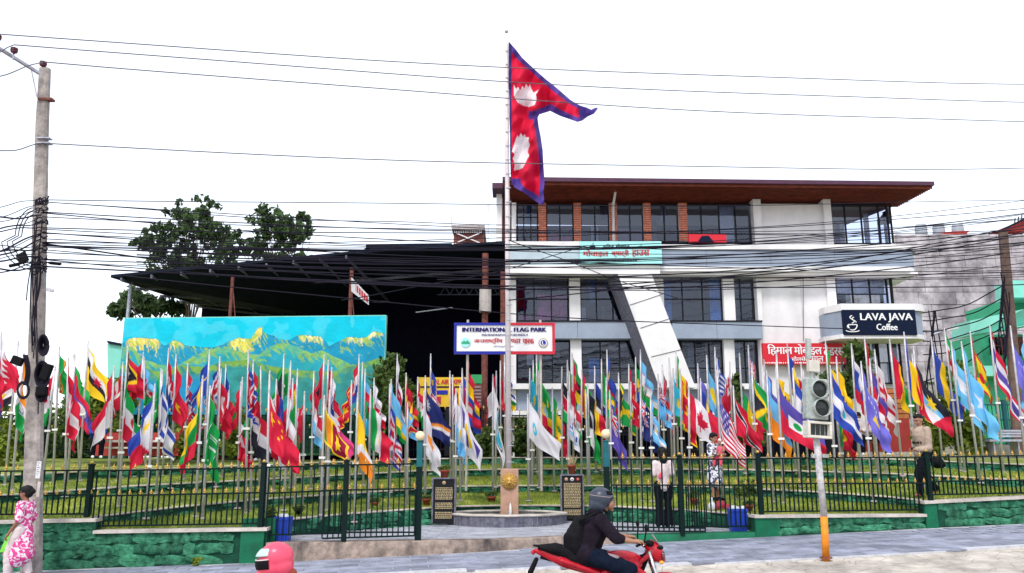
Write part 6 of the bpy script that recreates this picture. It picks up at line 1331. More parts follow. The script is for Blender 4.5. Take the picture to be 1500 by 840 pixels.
for i in range(N):
    a = 2*pi*i/N
    for p, z in ((lobe(a, .985), zb_), (lobe(a, .985), zt-.05), (lobe(a, .87), zt-.05), (lobe(a, .87), zb_)): V.append((p.x, p.y, z))
for i in range(N):
    j = (i+1) % N
    for k in range(4): Fq.append((i*4+k, j*4+k, j*4+(k+1) % 4, i*4+(k+1) % 4))
link('core', npmesh('core', np.array(V)-wp, Fq, 'cap'), ft)
mb = MB()
for i in range(150):
    a = 2*pi*(i+.5)/150; p = lobe(a, .99+rng.uniform(-.004, .006)); q = lobe(a+.01, .99); an = math.atan2(q.y-p.y, q.x-p.x); mb.box((p.x, p.y, (zt-.05+zb_)/2), (.046, .02, zt-.055-zb_), an)
stuff(mb.build('slate_strips', 'slate', ft))
V = [(c_x, c_y, zt-.13)]+[tuple(Vector((lobe(2*pi*i/60, .87).x, lobe(2*pi*i/60, .87).y, zt-.13))) for i in range(60)]
link('water', npmesh('water', np.array(V)-wp, [(0, 1+i, 1+(i+1) % 60) for i in range(60)], 'water'), ft)
lp_ = thing('lion_pillar', 'pink sandstone pillar with a golden lion face standing in the fountain', 'fountain', at(745, 756, YL))
a = at(733, 756, YL); b = at(759.5, 687, YL); MB().bx((a.x, YL, PLZ), (b.x, YL+.42, b.z)).build('pillar', 'sandst', lp_, bevel=.02)
lc = at(746, 705, YL); mb = MB()
for k in range(3):
    n_ = (26, 22, 18)[k]; ro = (.205, .165, .125)[k]
    for i in range(n_):
        an = 2*pi*(i+.5*(k % 2))/n_+rng.uniform(-.04, .04); p0 = Vector((math.cos(an)*ro*.45, -.02-.02*k, math.sin(an)*ro*.45*1.1)); p1 = Vector((math.cos(an+.08)*ro*(1+.07*(i % 2)), -.015-.012*k, math.sin(an+.08)*ro*1.08)); mid = p0.lerp(p1, .6)+Vector((0, -.03, 0))
        mb.tube([lc+p0, lc+mid, lc+p1], [.020, .017, .004], 5)
mb.build('mane', 'gold', lp_, True)
mb = MB(); mb.ell(lc+Vector((0, -.05, .0)), (.085, .07, .11), 14, 10); mb.ell(lc+Vector((0, -.12, -.035)), (.04, .05, .035), 10, 6); mb.ell(lc+Vector((-.025, -.13, -.045)), (.026, .035, .022), 8, 5); mb.ell(lc+Vector((.025, -.13, -.045)), (.026, .035, .022), 8, 5)
mb.ell(lc+Vector((0, -.125, .0)), (.018, .035, .045), 8, 6); mb.ell(lc+Vector((-.075, -.05, .09)), (.025, .02, .028), 8, 5); mb.ell(lc+Vector((.075, -.05, .09)), (.025, .02, .028), 8, 5); mb.ell(lc+Vector((0, -.09, -.09)), (.03, .03, .025), 8, 5); mb.build('face', 'gold', lp_, True, remesh=.009)
mb = MB(); 
for sx in (-.035, .035): mb.ell(lc+Vector((sx, -.112, .028)), (.011, .01, .008), 6, 4)
mb.ell(lc+Vector((0, -.15, -.068)), (.025, .01, .006), 6, 4); mb.build('eyes_and_mouth', 'black', lp_, True)
mb = MB()
for x0 in (.01,): 
    mb.tube([at(747, 737, YL)+Vector((x0, -.03, .0)), at(747, 742, YL)+Vector((x0*1.1, -.10, 0)), Vector((at(747, 750, YL).x+x0*1.3, YL-.16, zt-.13))], [.014, .03, .06], 8)
mb.ell(Vector((at(749, 752, YL).x, YL-.14, zt-.11)), (.13, .06, .05), 10, 6); mb.build('water_jets', 'stream', lp_, True)
# plaques
def plaque(x0, y0, x1, y1, Y, label, logos, sections):
    a = at(x0, y1, Y); b = at(x1, y0, Y); th = thing('granite_plaque', label, 'plaque', ((a.x+b.x)/2, Y, a.z)); cz = PLZ
    MB().bx((a.x, Y, a.z-.05), (b.x, Y+.12, b.z)).build('slab', 'granite', th)
    mb = MB(); t = .035
    mb.bx((a.x-t, Y-.03, a.z-.05), (a.x, Y+.14, b.z+t)); mb.bx((b.x, Y-.03, a.z-.05), (b.x+t, Y+.14, b.z+t)); mb.bx((a.x, Y-.03, b.z), (b.x, Y+.14, b.z+t)); mb.build('frame', 'slate', th)
    mb = MB(); W_ = b.x-a.x; H_ = b.z-a.z; r = random.Random(int(x0))
    for (t0, t1, nl) in sections:
        for i in range(nl):
            z = b.z-H_*(t0+(t1-t0)*i/nl); x = a.x+W_*.1; h = H_*(t1-t0)/nl*.62
            while x < b.x-W_*.1:
                wl = r.uniform(.015, .06); xe = min(x+wl, b.x-W_*.09); mb.bx((x, Y-.006, z-h), (xe, Y+.002, z)); x = xe+.012
    stuff(mb.build('engraved_lines', 'goldt', th))
    for f, m_ in logos:
        mb = MB(); c = Vector((a.x+W_*f, Y-.004, b.z-H_*.09)); R = Matrix.Rotation(pi/2, 3, 'X'); mb.lathe([(.0, .008), (.045, .008), (.045, -.004)], 16, c, R); mb.build('round_emblem', m_, th, True)
        mb = MB(); mb.lathe([(.0, .012), (.026, .012), (.026, .0)], 12, c, R); mb.build('emblem_centre', 'sandst', th, True)
plaque(634, 702, 666, 764, 20.75, 'black granite plaque left of the fountain with a terracotta pot on top', [(.5, 'goldt')], [(.2, .50, 8), (.56, .72, 4), (.78, .95, 4)])
plaque(823.5, 697, 853, 758, 21.6, 'black granite plaque right of the fountain carrying a spiky plant pot', [(.22, 'goldt'), (.5, 'white'), (.78, 'bikered')], [(.18, .78, 16), (.82, .96, 4)])
def pot(px, py, Y, w_px, h_px, label, m='terra', plant=None, n=160, seed=3, lm='leafm', spiky=False, zg=None):
    c = at(px, py, Y); s = scale(py, Y); r = w_px/2/s; h = h_px/s
    if zg is not None: c.z = zg
    th = thing('flower_pot', label, 'pot', c)
    MB().lathe([(.001, 0), (r*.66, 0), (r*.88, h*.78), (r*1.05, h*.79), (r*1.05, h), (r*.9, h), (r*.86, h*.85), (.001, h*.84)], 16, c).build('pot_body', m, th, True)
    MB().lathe([(.001, h*.88), (r*.87, h*.86)], 12, c).build('soil', 'soil', th)
    if spiky:
        mb = MB(); rr = random.Random(seed)
        for i in range(26): a_ = rr.uniform(0, 2*pi); k = rr.uniform(.2, 1); tip = c+Vector((math.cos(a_)*r*1.5*k, math.sin(a_)*r*1.2*k, h+plant/s*rr.uniform(.6, 1))); mb.tube([c+Vector((0, 0, h*.85)), c.lerp(tip, .6)+Vector((0, 0, .03)), tip], [.012, .010, .002], 4)
        mb.build('plant', lm, th)
    elif plant: leaves([(c+Vector((0, 0, h+plant/s*.5)), r*1.1, r*1.1, plant/s*.6)], n, .035, lm, 'plant', th, seed=seed)
    return th
pot(651, 701, 20.81, 14, 12, 'terracotta pot standing on the left granite plaque', plant=8, lm='leafm')
pot(837.5, 694.5, 21.66, 13, 13, 'brown pot with pale spiky leaves on the right granite plaque', plant=15, spiky=True, lm='goldt')
pot(624.5, 744, 21.3, 12, 13, 'small pot half hidden beside the left granite plaque', plant=4)
pot(720, 740, 22.9, 13, 12, 'terracotta pot on the grass just left of the lion pillar', plant=10)
pot(548.5, 748, 20.6, 11, 12, 'terracotta pot on the grass behind the sliding left gate', plant=7)
pot(437, 761, 18.5, 12, 14, 'dark pot on the low wall right of the left blue bin', 'black', plant=6)
pot(396, 772, 17.3, 15, 16, 'dark pot with leaves squeezed behind the left blue bin', 'black', plant=10, n=260)
pot(1017, 744, 20.3, 13, 13, 'terracotta pot on the grass left of the patterned dress woman', plant=16, lm='leafm')
pot(1098, 754, 18.9, 12, 14, 'terracotta pot just behind the right blue bin', plant=8)
def bin_(x0, x1, y0, y1, Y, label):
    a = at(x0, y1, Y); b = at(x1, y0, Y); w_ = (b.x-a.x)/2; zb = plz(a.x); c = Vector(((a.x+b.x)/2, Y, zb)); h = b.z-zb; th = thing('litter_bin', label, 'bin', c)
    mb = MB()
    for i, (k, z) in enumerate([(0, 0)]): pass
    mb.prism([c+Vector((-w_*.86, -w_*.7, 0)), c+Vector((w_*.86, -w_*.7, 0)), c+Vector((w_*.86, w_*.7, 0)), c+Vector((-w_*.86, w_*.7, 0))], (0, 0, .01))
    vs = [c+Vector((sx*w_*k, sy*w_*.8*k, z)) for k, z in ((.86, 0), (1.0, h), (.93, h), (.8, .03)) for sx, sy in ((-1, -1), (1, -1), (1, 1), (-1, 1))]
    mb.add(vs, [(i*4+j, i*4+(j+1) % 4, i*4+4+(j+1) % 4, i*4+4+j) for i in range(3) for j in range(4)]); mb.build('body', 'binb', th, bevel=.01)
    MB().box(c+Vector((0, -w_*.82, h-.03)), (w_*2.05, .03, .05)).build('rim', 'binb', th)
    for k in (-.5, 0, .5): MB().box(c+Vector((w_*k, -w_*.79, h*.5)), (.015, .02, h*.8)).build('rib', 'binb', th)
    mb = MB(); r = random.Random(int(x0))
    for k in range(7): mb.ell(c+Vector((r.uniform(-.7, .7)*w_, r.uniform(-.6, .4)*w_, h+.0)), (w_*.38, w_*.34, r.uniform(.03, .075)), 8, 5)
    mb.build('bag', 'bag', th, True, remesh=.015)
bin_(402, 427.5, 757, 793, 16.98, 'blue litter bin stuffed with a white bag at the left of the steps')
bin_(1068.5, 1092, 745, 777, 18.35, 'blue litter bin at the right of the plaza near the red bag')
# park signboard
YB2 = 22.9
sb = thing('park_signboard', 'INTERNATIONAL FLAG PARK board with half blue and half red border behind the mast', 'sign', at(739, 690, YB2))
mb = MB(); rbox(mb, 668.8, 476.8, 809, 514.8, YB2, .06); mb.build('face', 'white', sb)
for r_, m_ in (((665, 473, 742, 476.6), 'bluef'), ((665, 515, 742, 519), 'bluef'), ((665, 476.7, 668.6, 514.9), 'bluef'), ((742.2, 473, 813, 476.6), 'redf'), ((742.2, 515, 813, 519), 'redf'), ((809.2, 476.7, 813, 514.9), 'redf')):
    mb = MB(); rbox(mb, *r_, YB2-.03, .1); mb.build('border', m_, sb)
text('lettering', 'INTERNATIONAL FLAG PARK', 677.5, 800, 480, 486.2, YB2-.02, 'navytext', sb, bold=.014)
text('lettering', 'MAHENDRAPOOL-POKHARA-9', 706, 773, 489.3, 492.4, YB2-.02, 'navytext', sb, bold=.003)
T_ = lambda *a: [(c, None) if isinstance(c, str) else c for c in a]
text('lettering', T_('अ', ('न', .62), 'त', 'र', 'ा', ('ष', .66), 'ट', '्', 'ि', 'र', 'य'), 694.5, 736, 495.3, 504, YB2-.02, 'redtext', sb, bold=.008)
text('lettering', T_('झ', ('ण', .6), 'ड', 'ा'), 740, 762.5, 496.6, 504, YB2-.02, 'redtext', sb, bold=.008)
text('lettering', T_('प', 'ा', 'र', 'क'), 766, 782, 496.6, 504, YB2-.02, 'redtext', sb, bold=.008)
text('lettering', T_('म', 'ह', 'े', 'न', 'द', 'र', 'प', 'ु', 'ल', '-', 'प', 'ो', 'ख', 'र', 'ा'), 722.5, 752, 506.2, 509.8, YB2-.02, 'navytext', sb)
def disc(c, r, m, name, parent, dy, n=24): R = Matrix.Rotation(pi/2, 3, 'X'); return MB().lathe([(.0, .006), (r, .006), (r, -.004)], n, c+Vector((0, dy, 0)), R).build(name, m, parent)
c1 = at(682, 502, YB2-.02); disc(c1, .135, 'cyan', 'round_emblem', sb, 0); mb = MB(); mb.prism([c1+Vector((-.12, -.008, -.0)), c1+Vector((-.04, -.008, .055)), c1+Vector((0, -.008, .02)), c1+Vector((.04, -.008, .06)), c1+Vector((.12, -.008, 0)), c1+Vector((.11, -.008, -.05)), c1+Vector((-.11, -.008, -.05))], (0, .003, 0)); mb.build('emblem_hills', 'turqd', sb)
c2 = at(795.7, 502.5, YB2-.02); disc(c2, .13, 'goldt', 'round_emblem', sb, 0); disc(c2, .105, 'white', 'emblem_ring', sb, -.008); disc(c2, .075, 'bluef', 'emblem_disc', sb, -.016)
text('lettering', 'L', 794.3, 797.3, 500, 505, YB2-.045, 'white', sb, bold=.004)
for x in (685.5, 791.5):
    a = at(x, 469, YB2+.12); MB().tube([(a.x, YB2+.12, 1.2), (a.x, YB2+.12, a.z)], .035, 8).build('post', 'cap', sb)
# ------------------------------------------------------------------ utility poles
def upole(pts, wds, Y, label, depth=.6, pm='upole'):
    "pts photo axis points bottom->top with pixel widths"
    b = at(*pts[0], Y); th = thing('utility_pole', label, 'pole', b); V = []; mb = MB()
    for (px, py), wd in zip(pts, wds):
        c = at(px, py, Y); h = wd/2/scale(py, Y); q = h*.28; d = h*depth*1.1
        V.append([c+Vector(p) for p in ((-h, -d+q, 0), (-h+q, -d, 0), (h-q, -d, 0), (h, -d+q, 0), (h, d-q, 0), (h-q, d, 0), (-h+q, d, 0), (-h, d-q, 0))])
    n = 8; vs = sum(V, []); fs = [[i*n+k, i*n+(k+1) % n, (i+1)*n+(k+1) % n, (i+1)*n+k] for i in range(len(V)-1) for k in range(n)]+[list(range(n-1, -1, -1)), [(len(V)-1)*n+k for k in range(n)]]
    mb.add(vs, fs); mb.build('shaft', pm, th); return th
YU = 15.85
up = upole([(46, 842), (50, 640), (56, 420), (62, 180), (66, 101)], [27, 23, 19.5, 16.5, 14.5], YU, 'tall weathered concrete utility pole hung with black cables at the left')
g = at(50, 842, YU)
mb = MB(); mb.bar(at(58, 108, YU-.15), at(-45, 44, YU-1.3), .07, .05); mb.build('crossarm', 'steel', up)
MB().bar(at(46, 103, YU-.2), at(55.5, 149, YU-.14), .035, .02).build('arm_brace', 'steel', up)
mb = MB(); rbox(mb, 54.5, 143, 75.5, 146, YU-.12, .14); mb.build('clamp_band', 'rust', up); mb = MB(); rbox(mb, 52.5, 208, 72, 209.6, YU-.14, .14); mb.build('clamp_band', 'steel', up); mb = MB(); rbox(mb, 52.5, 201, 72, 202.2, YU-.14, .14); mb.build('clamp_band', 'steel', up)
for (x, y, yy) in ((62.5, 91, YU-.02), (20, 71, YU-.75), (-4, 52, YU-1.0)):
    c = at(x, y+9, yy); s = scale(y, yy); k = 1/s; mb = MB(); mb.lathe([(.001, 11*k), (3.0*k, 10.6*k), (5*k, 9.6*k), (5*k, 8.4*k), (3.2*k, 8*k), (5.2*k, 7*k), (5.2*k, 5.8*k), (3.2*k, 5.2*k), (4.8*k, 4.4*k), (4.4*k, 3.2*k), (2.2*k, 2.6*k), (1*k, 0)], 14, c); mb.build('insulator', 'insul', up, True)
    MB().bar(c-Vector((0, 0, .12)), c+Vector((0, 0, .04)), .02).build('insulator_pin', 'steel', up)
mb = MB(); r = random.Random(4)
for k in range(26): # cables wound round the shaft
    y = r.choice([r.uniform(292, 312), r.uniform(318, 395), r.uniform(350, 400)]); x = np.interp(y, [100, 840], [66, 48]); w_ = 10; pts = []
    for i in range(9): t = i/8; pts.append(at(x-w_+2*w_*t, y+r.uniform(-3, 3)+6*(t-.5)*r.uniform(-1, 1), YU-.22-.04*math.sin(pi*t)))
    mb.tube(pts, r.uniform(.008, .016), 5)
for k in range(9):
    x0 = r.uniform(50, 68); y0 = r.uniform(300, 380); y1 = y0+r.uniform(80, 240); mb.tube([at(x0+(-4*math.sin(t*4+k)-t*8), y0+(y1-y0)*t, YU-.24) for t in np.linspace(0, 1, 12)], .011, 5)
mb.build('wound_cables', 'wire', up, True)
for (x, y, rx, ry, n_) in ((63.5, 506, 8, 16, 14), (62, 549, 11, 20, 18), (61, 578, 9, 12, 12)):
    th = thing('cable_coil', {506: 'upper coil of black cable on the utility pole', 549: 'largest coil of black cable, middle of three on the pole', 578: 'lowest small coil of black cable on the utility pole'}[y], 'cable', at(x, y+ry, YU-.3)); mb = MB(); s = scale(y, YU)
    for k in range(n_):
        f = .25+.75*k/n_+r.uniform(-.04, .04); mb.tube([at(x+rx*f*math.cos(t)+r.uniform(-.5, .5), y+ry*f*math.sin(t), YU-.3-.012*k) for t in np.linspace(0, 2*pi, 20)], .017, 5)
    mb.build('coil', 'wire', th, True)
th = thing('junction_box', 'black junction box strapped over the lowest cable coils', 'box', at(62, 560, YU-.5)); mb = MB(); mb.box(at(68, 545, YU-.5), (.16, .12, .30), R=Matrix.Rotation(.25, 3, 'Y')); mb.box(at(61.5, 573, YU-.5), (.19, .12, .17)); mb.build('body', 'black', th, bevel=.02)
th = thing('junction_box', 'black box with cable loops left of the pole at flag height', 'box', at(27, 535, YU-.35)); MB().box(at(25.5, 529, YU-.35), (.21, .1, .16), R=Matrix.Rotation(.35, 3, 'Y')).build('body', 'black', th, bevel=.015)
mb = MB(); 
for k in range(5): mb.tube([at(34+9*math.cos(t)*(.8+.06*k), 572+12*math.sin(t)*(.8+.07*k), YU-.33) for t in np.linspace(0, 2*pi, 18)], .01, 5)
for k in range(4): mb.tube([at(40-2*k+4*math.sin(t*3), 520+t*45, YU-.33) for t in np.linspace(0, 1, 8)], .012, 5)
mb.build('cable_loop', 'wire', th, True)
th = thing('tilted_lamp_box', 'small tilted black floodlight box left of the utility pole', 'box', at(30, 390, YU-.3)); MB().box(at(33, 378, YU-.35), (.19, .05, .21), R=Matrix.Rotation(-.5, 3, 'Y')).build('body', 'black', th, bevel=.01); MB().tube([at(14, 390, YU-.35), at(28, 387, YU-.35)], .035, 8).build('cable_joint', 'black', th, True); MB().tube([at(28, 387, YU-.35), at(50, 383, YU-.2)], .012, 6).build('bracket', 'black', th)
th = thing('cable_joint', 'black cable joint sleeve pointing right off the utility pole', 'cable joint', at(80, 386, YU-.2)); MB().tube([at(70, 385, YU-.2), at(74, 385.5, YU-.2), at(88, 387, YU-.2), at(90, 387.3, YU-.2)], [.012, .032, .032, .012], 8).build('sleeve', 'black', th, True)
th = thing('security_camera', 'small white camera facing right on the utility pole', 'camera', at(74, 424, YU-.2)); MB().tube([at(70, 424, YU-.2), at(77, 426, YU-.25)], .04, 10).build('body', 'wall', th, True)
for (x0, y0, x1, y1, lb) in ((51.5, 676, 61, 701, 'white printed notice pasted on the utility pole'), (53, 706, 59.5, 728, 'small torn notice pasted below the printed one')):
    th = thing('paper_notice', lb, 'notice', at(56, y1, YU-.3)); cx_ = at(x0, y1, YU-.195); q = at(x1, y0, YU-.195); mb = MB().bx((cx_.x, YU-.198, cx_.z), (q.x, YU-.19, q.z)); mb.build('sheet', 'curtw' if y0 < 700 else 'cap', th)
    if y0 < 700:
        mb = MB()
        for k in range(6): mb.bx((cx_.x+.015, YU-.2005, q.z-.035-.04*k), (q.x-.02-.02*(k % 2), YU-.198, q.z-.025-.04*k))
        mb.build('print_lines', 'slate', th)
up2 = upole([(1492, 662), (1484, 520), (1476, 420), (1469, 338)], [16, 15, 13, 12], 25.5, 'brown concrete utility pole leaning at the right edge', pm='upole2')
mb = MB()
for k in range(8): mb.tube([at(1466+k*1.3+4*math.sin(t*5+k), 400+t*110+k*4, 25.2) for t in np.linspace(0, 1, 12)], .018, 5)
for k in range(6): mb.tube([at(1360+k*3+5*math.sin(t*6+k), 455+t*160, 27.2) for t in np.linspace(0, 1, 12)], .02, 5)
stuff(mb.build('hanging_cables', 'wire', up2, True))
th = thing('street_light', 'small white street light arm near the cafe corner', 'lamp', at(1392, 484, 27)); mb = MB(); mb.tube([at(1368, 490, 27), at(1385, 484, 27)], .03, 6); mb.build('arm', 'steel', th); MB().box(at(1394, 482, 27), (.42, .14, .09), R=Matrix.Rotation(-.25, 3, 'Y')).build('lamp_head', 'wall', th, bevel=.02)
# ------------------------------------------------------------------ overhead cables
def cable(p0, p1, Y0, Y1, sag, r=.012, m='wire', label='thin black overhead cable in the bundle crossing the street front', group='cables strung from the left utility pole', pts=None, seed=0):
    rr = random.Random(seed); a, b = at(*p0, Y0), at(*p1, Y1); n = 26; P = []
    for i in range(n+1):
        t = i/n; q = a.lerp(b, t); q.z -= 4*sag*t*(1-t)-.03*math.sin(t*9+seed)*min(1, 5*t*(1-t)); P.append(q)
    P = P if pts is None else pts; o = MB().tube(P, r, 5).build('overhead_cable', m, None, True); tag(o, label, 'cable', group); return o
top = [((63, 91), (1560, 180), 'single thin wire from the insulator on top of the left pole'), ((21, 66), (1560, 151), 'high thin wire from the middle insulator of the crossarm'), ((-20, 49), (1560, 124), 'uppermost thin wire in the sky'), ((60, 210), (1560, 245), 'lone wire crossing the sky below the top three')]
for k, (p, q, lb) in enumerate(top): cable(p, q, YU-.2, 24, .25, .0125, 'wirethin', lb, None or 'high wires across the sky', seed=k)
for k, (p, q) in enumerate((((63, 91), (-60, 124)), ((21, 66), (-60, 96)), ((56, 211), (-60, 230)))): cable(p, q, YU-.2, 12, .03, .0115, 'wirethin', 'short end of a high wire leaving the picture left, number %s from the top' % ['two', 'one', 'three'][k], 'high wires across the sky', seed=k)
r = random.Random(11); n = 0
B_ = [((60, 293), (1560, 292), .15), ((62, 296), (745, 330), .1), ((60, 296), (1560, 345), .3), ((62, 311), (1560, 333), .35), ((60, 312), (1560, 352), .55), ((62, 318), (1560, 318), .4), ((62, 334), (1560, 300), .45), ((62, 336), (1560, 362), .35), ((62, 342), (1560, 330), .5), ((62, 357), (745, 420), .15), ((62, 341), (1560, 395), .3), ((62, 355), (1560, 286), .5), ((62, 356), (1560, 312), .6), ((62, 360), (1560, 372), .45), ((62, 362), (1560, 340), .5), ((62, 380), (1560, 352), .45), ((62, 384), (1560, 400), .25), ((62, 350), (1560, 305), .7), ((62, 366), (1560, 350), .8)]
ORD = 'first second third fourth fifth sixth seventh eighth ninth tenth eleventh twelfth thirteenth fourteenth fifteenth sixteenth seventeenth eighteenth nineteenth twentieth'.split()
rank = sorted(range(len(B_)), key=lambda i: (B_[i][1][0] < 1000, B_[i][1][1]))
for p, q, sg in B_:
    k = rank.index(n); cable(p, q, YU-.22, 25 if q[0] > 1000 else 20, sg, r.choice([.010, .012, .017, .010]), seed=n, label='thin cable from the left pole, %s highest of them where it ends at the right' % ORD[k]); n += 1
# converge near the mast then fan out to the right
for k in range(10):
    y0 = 372+k*2.6+r.uniform(-2, 2); y1 = 300+k*13+r.uniform(-6, 6); cable((200 if k % 3 else 62, 360+k*3.4), (1560, y1), 17 if k % 3 else YU-.2, 25, .25+r.uniform(0, .6), r.choice([.011, .016]), seed=50+k, label='black cable fanning out past the tall mast, %s from the top at the right edge' % ORD[k], group='cables fanning out to the right')
for (p, q, sg, rr_) in (((180, 404), (1250, 482), .25, .015), ((300, 402), (1470, 372), .7, .018), ((745, 425), (1470, 350), .3, .018), ((745, 440), (1500, 330), .25, .015), ((640, 410), (1560, 330), .45, .016), ((745, 352), (1000, 440), .05, .012), ((500, 440), (860, 360), .15, .012)):
    cable(p, q, 19.5, 25, sg, rr_, label='thick sagging cable before the balcony, starting %s' % {180: 'at the left tip of the shed roof', 300: 'over the middle of the mural', 745: 'at the mast, %s' % ('rising steeply' if p[1] == 440 else 'rising gently to the right pole' if p[1] == 425 else 'dropping to the slanted beam'), 640: 'left of the signboard under the roof', 500: 'at the tilted pink sign'}[p[0]], group='thick cables in front of the balcony', seed=90+int(p[0]))
for k, (y0, y1) in enumerate(((418, 458), (436, 470), (450, 486), (466, 500), (478, 520), (490, 560))):
    cable((1470, y0), (1352, y1), 25.3, 27.5, .2, .02, label='dark cable drooping from right pole to cafe corner, %s of six from the top' % ORD[k], group='cables at the cafe corner', seed=120+k)
for k in range(16):
    y0 = 295+k*6.4+r.uniform(-3, 3); y1 = y0+r.uniform(-5, 45); cable((60, y0), (-60, y1), YU-.22, 12.5, .03, r.choice([.008, .012, .016]), label='short cable leaving the left pole toward the left edge, %s from the top' % ORD[k], group='cables leaving the picture at the left', seed=150+k)
for k in range(3):
    pts = [at(52+math.cos(t)*(34+8*k)*(1 if t < pi else .6)-0, 350+math.sin(t)*(36+5*k), YU-.3) for t in np.linspace(pi*.55, pi*1.45, 14)]; cable((0, 0), (1, 1), 1, 2, 0, .011, pts=pts, label='black cable bow left of the pole, %s' % ['innermost', 'middle one', 'outermost'][k], group='looped cables at the pole', seed=k)
# ------------------------------------------------------------------ traffic signal
gs = ground_hit(1210, 818); YS_ = gs.y
ts = thing('traffic_signal', 'two lens traffic signal, unlit, on a white pole with orange base', 'traffic signal', (gs.x, gs.y, walk_z(gs.x)))
zj = at(1207, 757, YS_); pt = at(1196, 640, YS_)
MB().tube([(gs.x, YS_, walk_z(gs.x)-.05), zj], .060, 14).build('orange_base', 'orange', ts, True)
MB().tube([zj, pt+Vector((-.005, 0, .02))], .056, 14).build('pole', 'signalw', ts, True)
MB().lathe([(.0, .012), (.10, .01), (.105, -.01)], 14, (gs.x, YS_, walk_z(gs.x)+.01)).build('foot_plate', 'rust', ts)
yaw = -.15; R = Matrix.Rotation(yaw*-1, 3, 'Z')@Matrix.Rotation(.06, 3, 'Y')
hc = at(1194, 585, YS_-.05); s = scale(585, YS_); hw, hh = 34/s, 59/s
mb = MB(); mb.box(hc, (hw, .16, hh), R=R); mb.build('housing', 'signal', ts, bevel=.02)
for (x, y) in ((1195.5, 571), (1199, 598)):
    c = at(x, y, YS_-.05)+R@Vector((0, -.09, 0)); RR = R@Matrix.Rotation(pi/2, 3, 'X'); rad = 12.8/s
    vis = MB().lathe([(rad, -.02), (rad*1.03, .075), (rad*.97, .075), (rad*.93, .01)], 24, c, RR).build('visor', 'signal', ts, True)
    MB().lathe([(.001, .035), (rad*.5, .028), (rad*.92, .0)], 24, c, RR).build('lens', 'lens', ts, True)
c = at(1197.5, 630, YS_-.05); w2, h2 = 37/s, 24/s
mb = MB()
for dx, dz, sx, sz in ((0, h2/2-.022, w2, .045), (0, -h2/2+.022, w2, .045), (-w2/2+.022, 0, .045, h2-.09), (w2/2-.022, 0, .045, h2-.09)): mb.box(c+R@Vector((dx, 0, dz)), (sx, .2, sz), R=R)
mb.build('lower_frame', 'cap2', ts, bevel=.008); mb = MB(); mb.box(c+R@Vector((0, .04, 0)), (w2-.09, .08, h2-.09), R=R); mb.build('lower_window', 'lens', ts)
mb = MB()
for k in range(4): mb.box(c+R@Vector((-w2*.3+k*w2*.2, -.005, 0)), (.008, .01, h2-.1), R=R)
mb.build('window_bars', 'signal', ts)
c = at(1191, 537, YS_-.03); mb = MB(); mb.box(c, (16/s, .12, 17/s), R=R); mb.build('top_box', 'cap2', ts, bevel=.01)
mb = MB(); a = at(1184, 511, YS_); mb.box(a, (7/s, .06, 30/s), R=R); mb.build('top_column', 'signal', ts)
mb = MB()
for sx in (-.05, .05): mb.box(at(1190+sx*60, 550, YS_), (.02, .02, .16), R=R)
mb.build('strut', 'signal', ts); mb = MB(); q = at(1198, 668, YS_)
mb.box(at(1191, 668, YS_), (.05, .08, .07)); mb.box(at(1209, 668, YS_), (.11, .05, .06)); mb.build('hinge', 'signal', ts)
# ------------------------------------------------------------------ people
FOLD = bpy.data.textures.new('folds', 'CLOUDS'); FOLD.noise_scale = .085; FOLD.noise_depth = 2
def V3(*a): return Vector(a)
def hand(mb, w, d, palm_n, s=1.0, curl=.5, k=1):
    "five-fingered hand at wrist w pointing along d; palm_n = palm normal"
    d = Vector(d).normalized(); n = Vector(palm_n); n = (n-d*n.dot(d)).normalized(); x = d.cross(n).normalized()*k
    mb.caps(w, w+d*.035*s, .026*s, .030*s, 8)
    for t in (-.5, .5): mb.caps(w+d*.03*s+x*.018*t*s, w+d*.085*s+x*.030*t*s, .019*s, .017*s, 8)
    for i, (o_, L) in enumerate(((-.034, .062), (-.012, .074), (.011, .070), (.033, .054))):
        b = w+d*.088*s+x*o_*s; a1 = curl*.9; d1 = d*math.cos(a1)+n*math.sin(a1); a2 = curl*2.1; d2 = d*math.cos(a2)+n*math.sin(a2); m1 = b+d1*L*.5*s
        mb.caps(b, m1, .0098*s, .009*s, 6); mb.caps(m1, m1+d2*L*.5*s, .009*s, .0075*s, 6)
    b = w+d*.028*s-x*.026*s; t1 = (d*.6-x*.75+n*.25).normalized(); m1 = b+t1*.038*s; t2 = (d*.85-x*.2+n*.45).normalized(); mb.caps(b, m1, .0125*s, .011*s, 6); mb.caps(m1, m1+t2*.03*s, .011*s, .008*s, 6)
def head_shape(mb, c, f, up, s=1.0):
    f = Vector(f).normalized(); up = Vector(up); up = (up-f*up.dot(f)).normalized(); x = f.cross(up); R = Matrix((x, f, up)).transposed()
    P = lambda a, b, d: c+R@Vector((a, b, d))*s
    mb.ell(P(0, -.010, .025), (.074*s, .092*s, .088*s), 18, 12, R); mb.ell(P(0, .018, -.045), (.056*s, .066*s, .072*s), 16, 10, R); mb.ell(P(0, .050, -.095), (.026*s, .026*s, .022*s), 10, 6, R)
    mb.caps(P(0, .082, .012), P(0, .104, -.022), .010*s, .016*s, 8); mb.ell(P(0, .086, -.055), (.026*s, .012*s, .010*s), 10, 6, R); mb.ell(P(0, .080, .030), (.05*s, .014*s, .010*s), 12, 6, R)
    for sx in (-1, 1): mb.ell(P(sx*.076, -.012, -.008), (.012*s, .022*s, .033*s), 8, 8, R); mb.ell(P(sx*.042, .058, -.03), (.022*s, .02*s, .02*s), 8, 6, R)
    return P, R
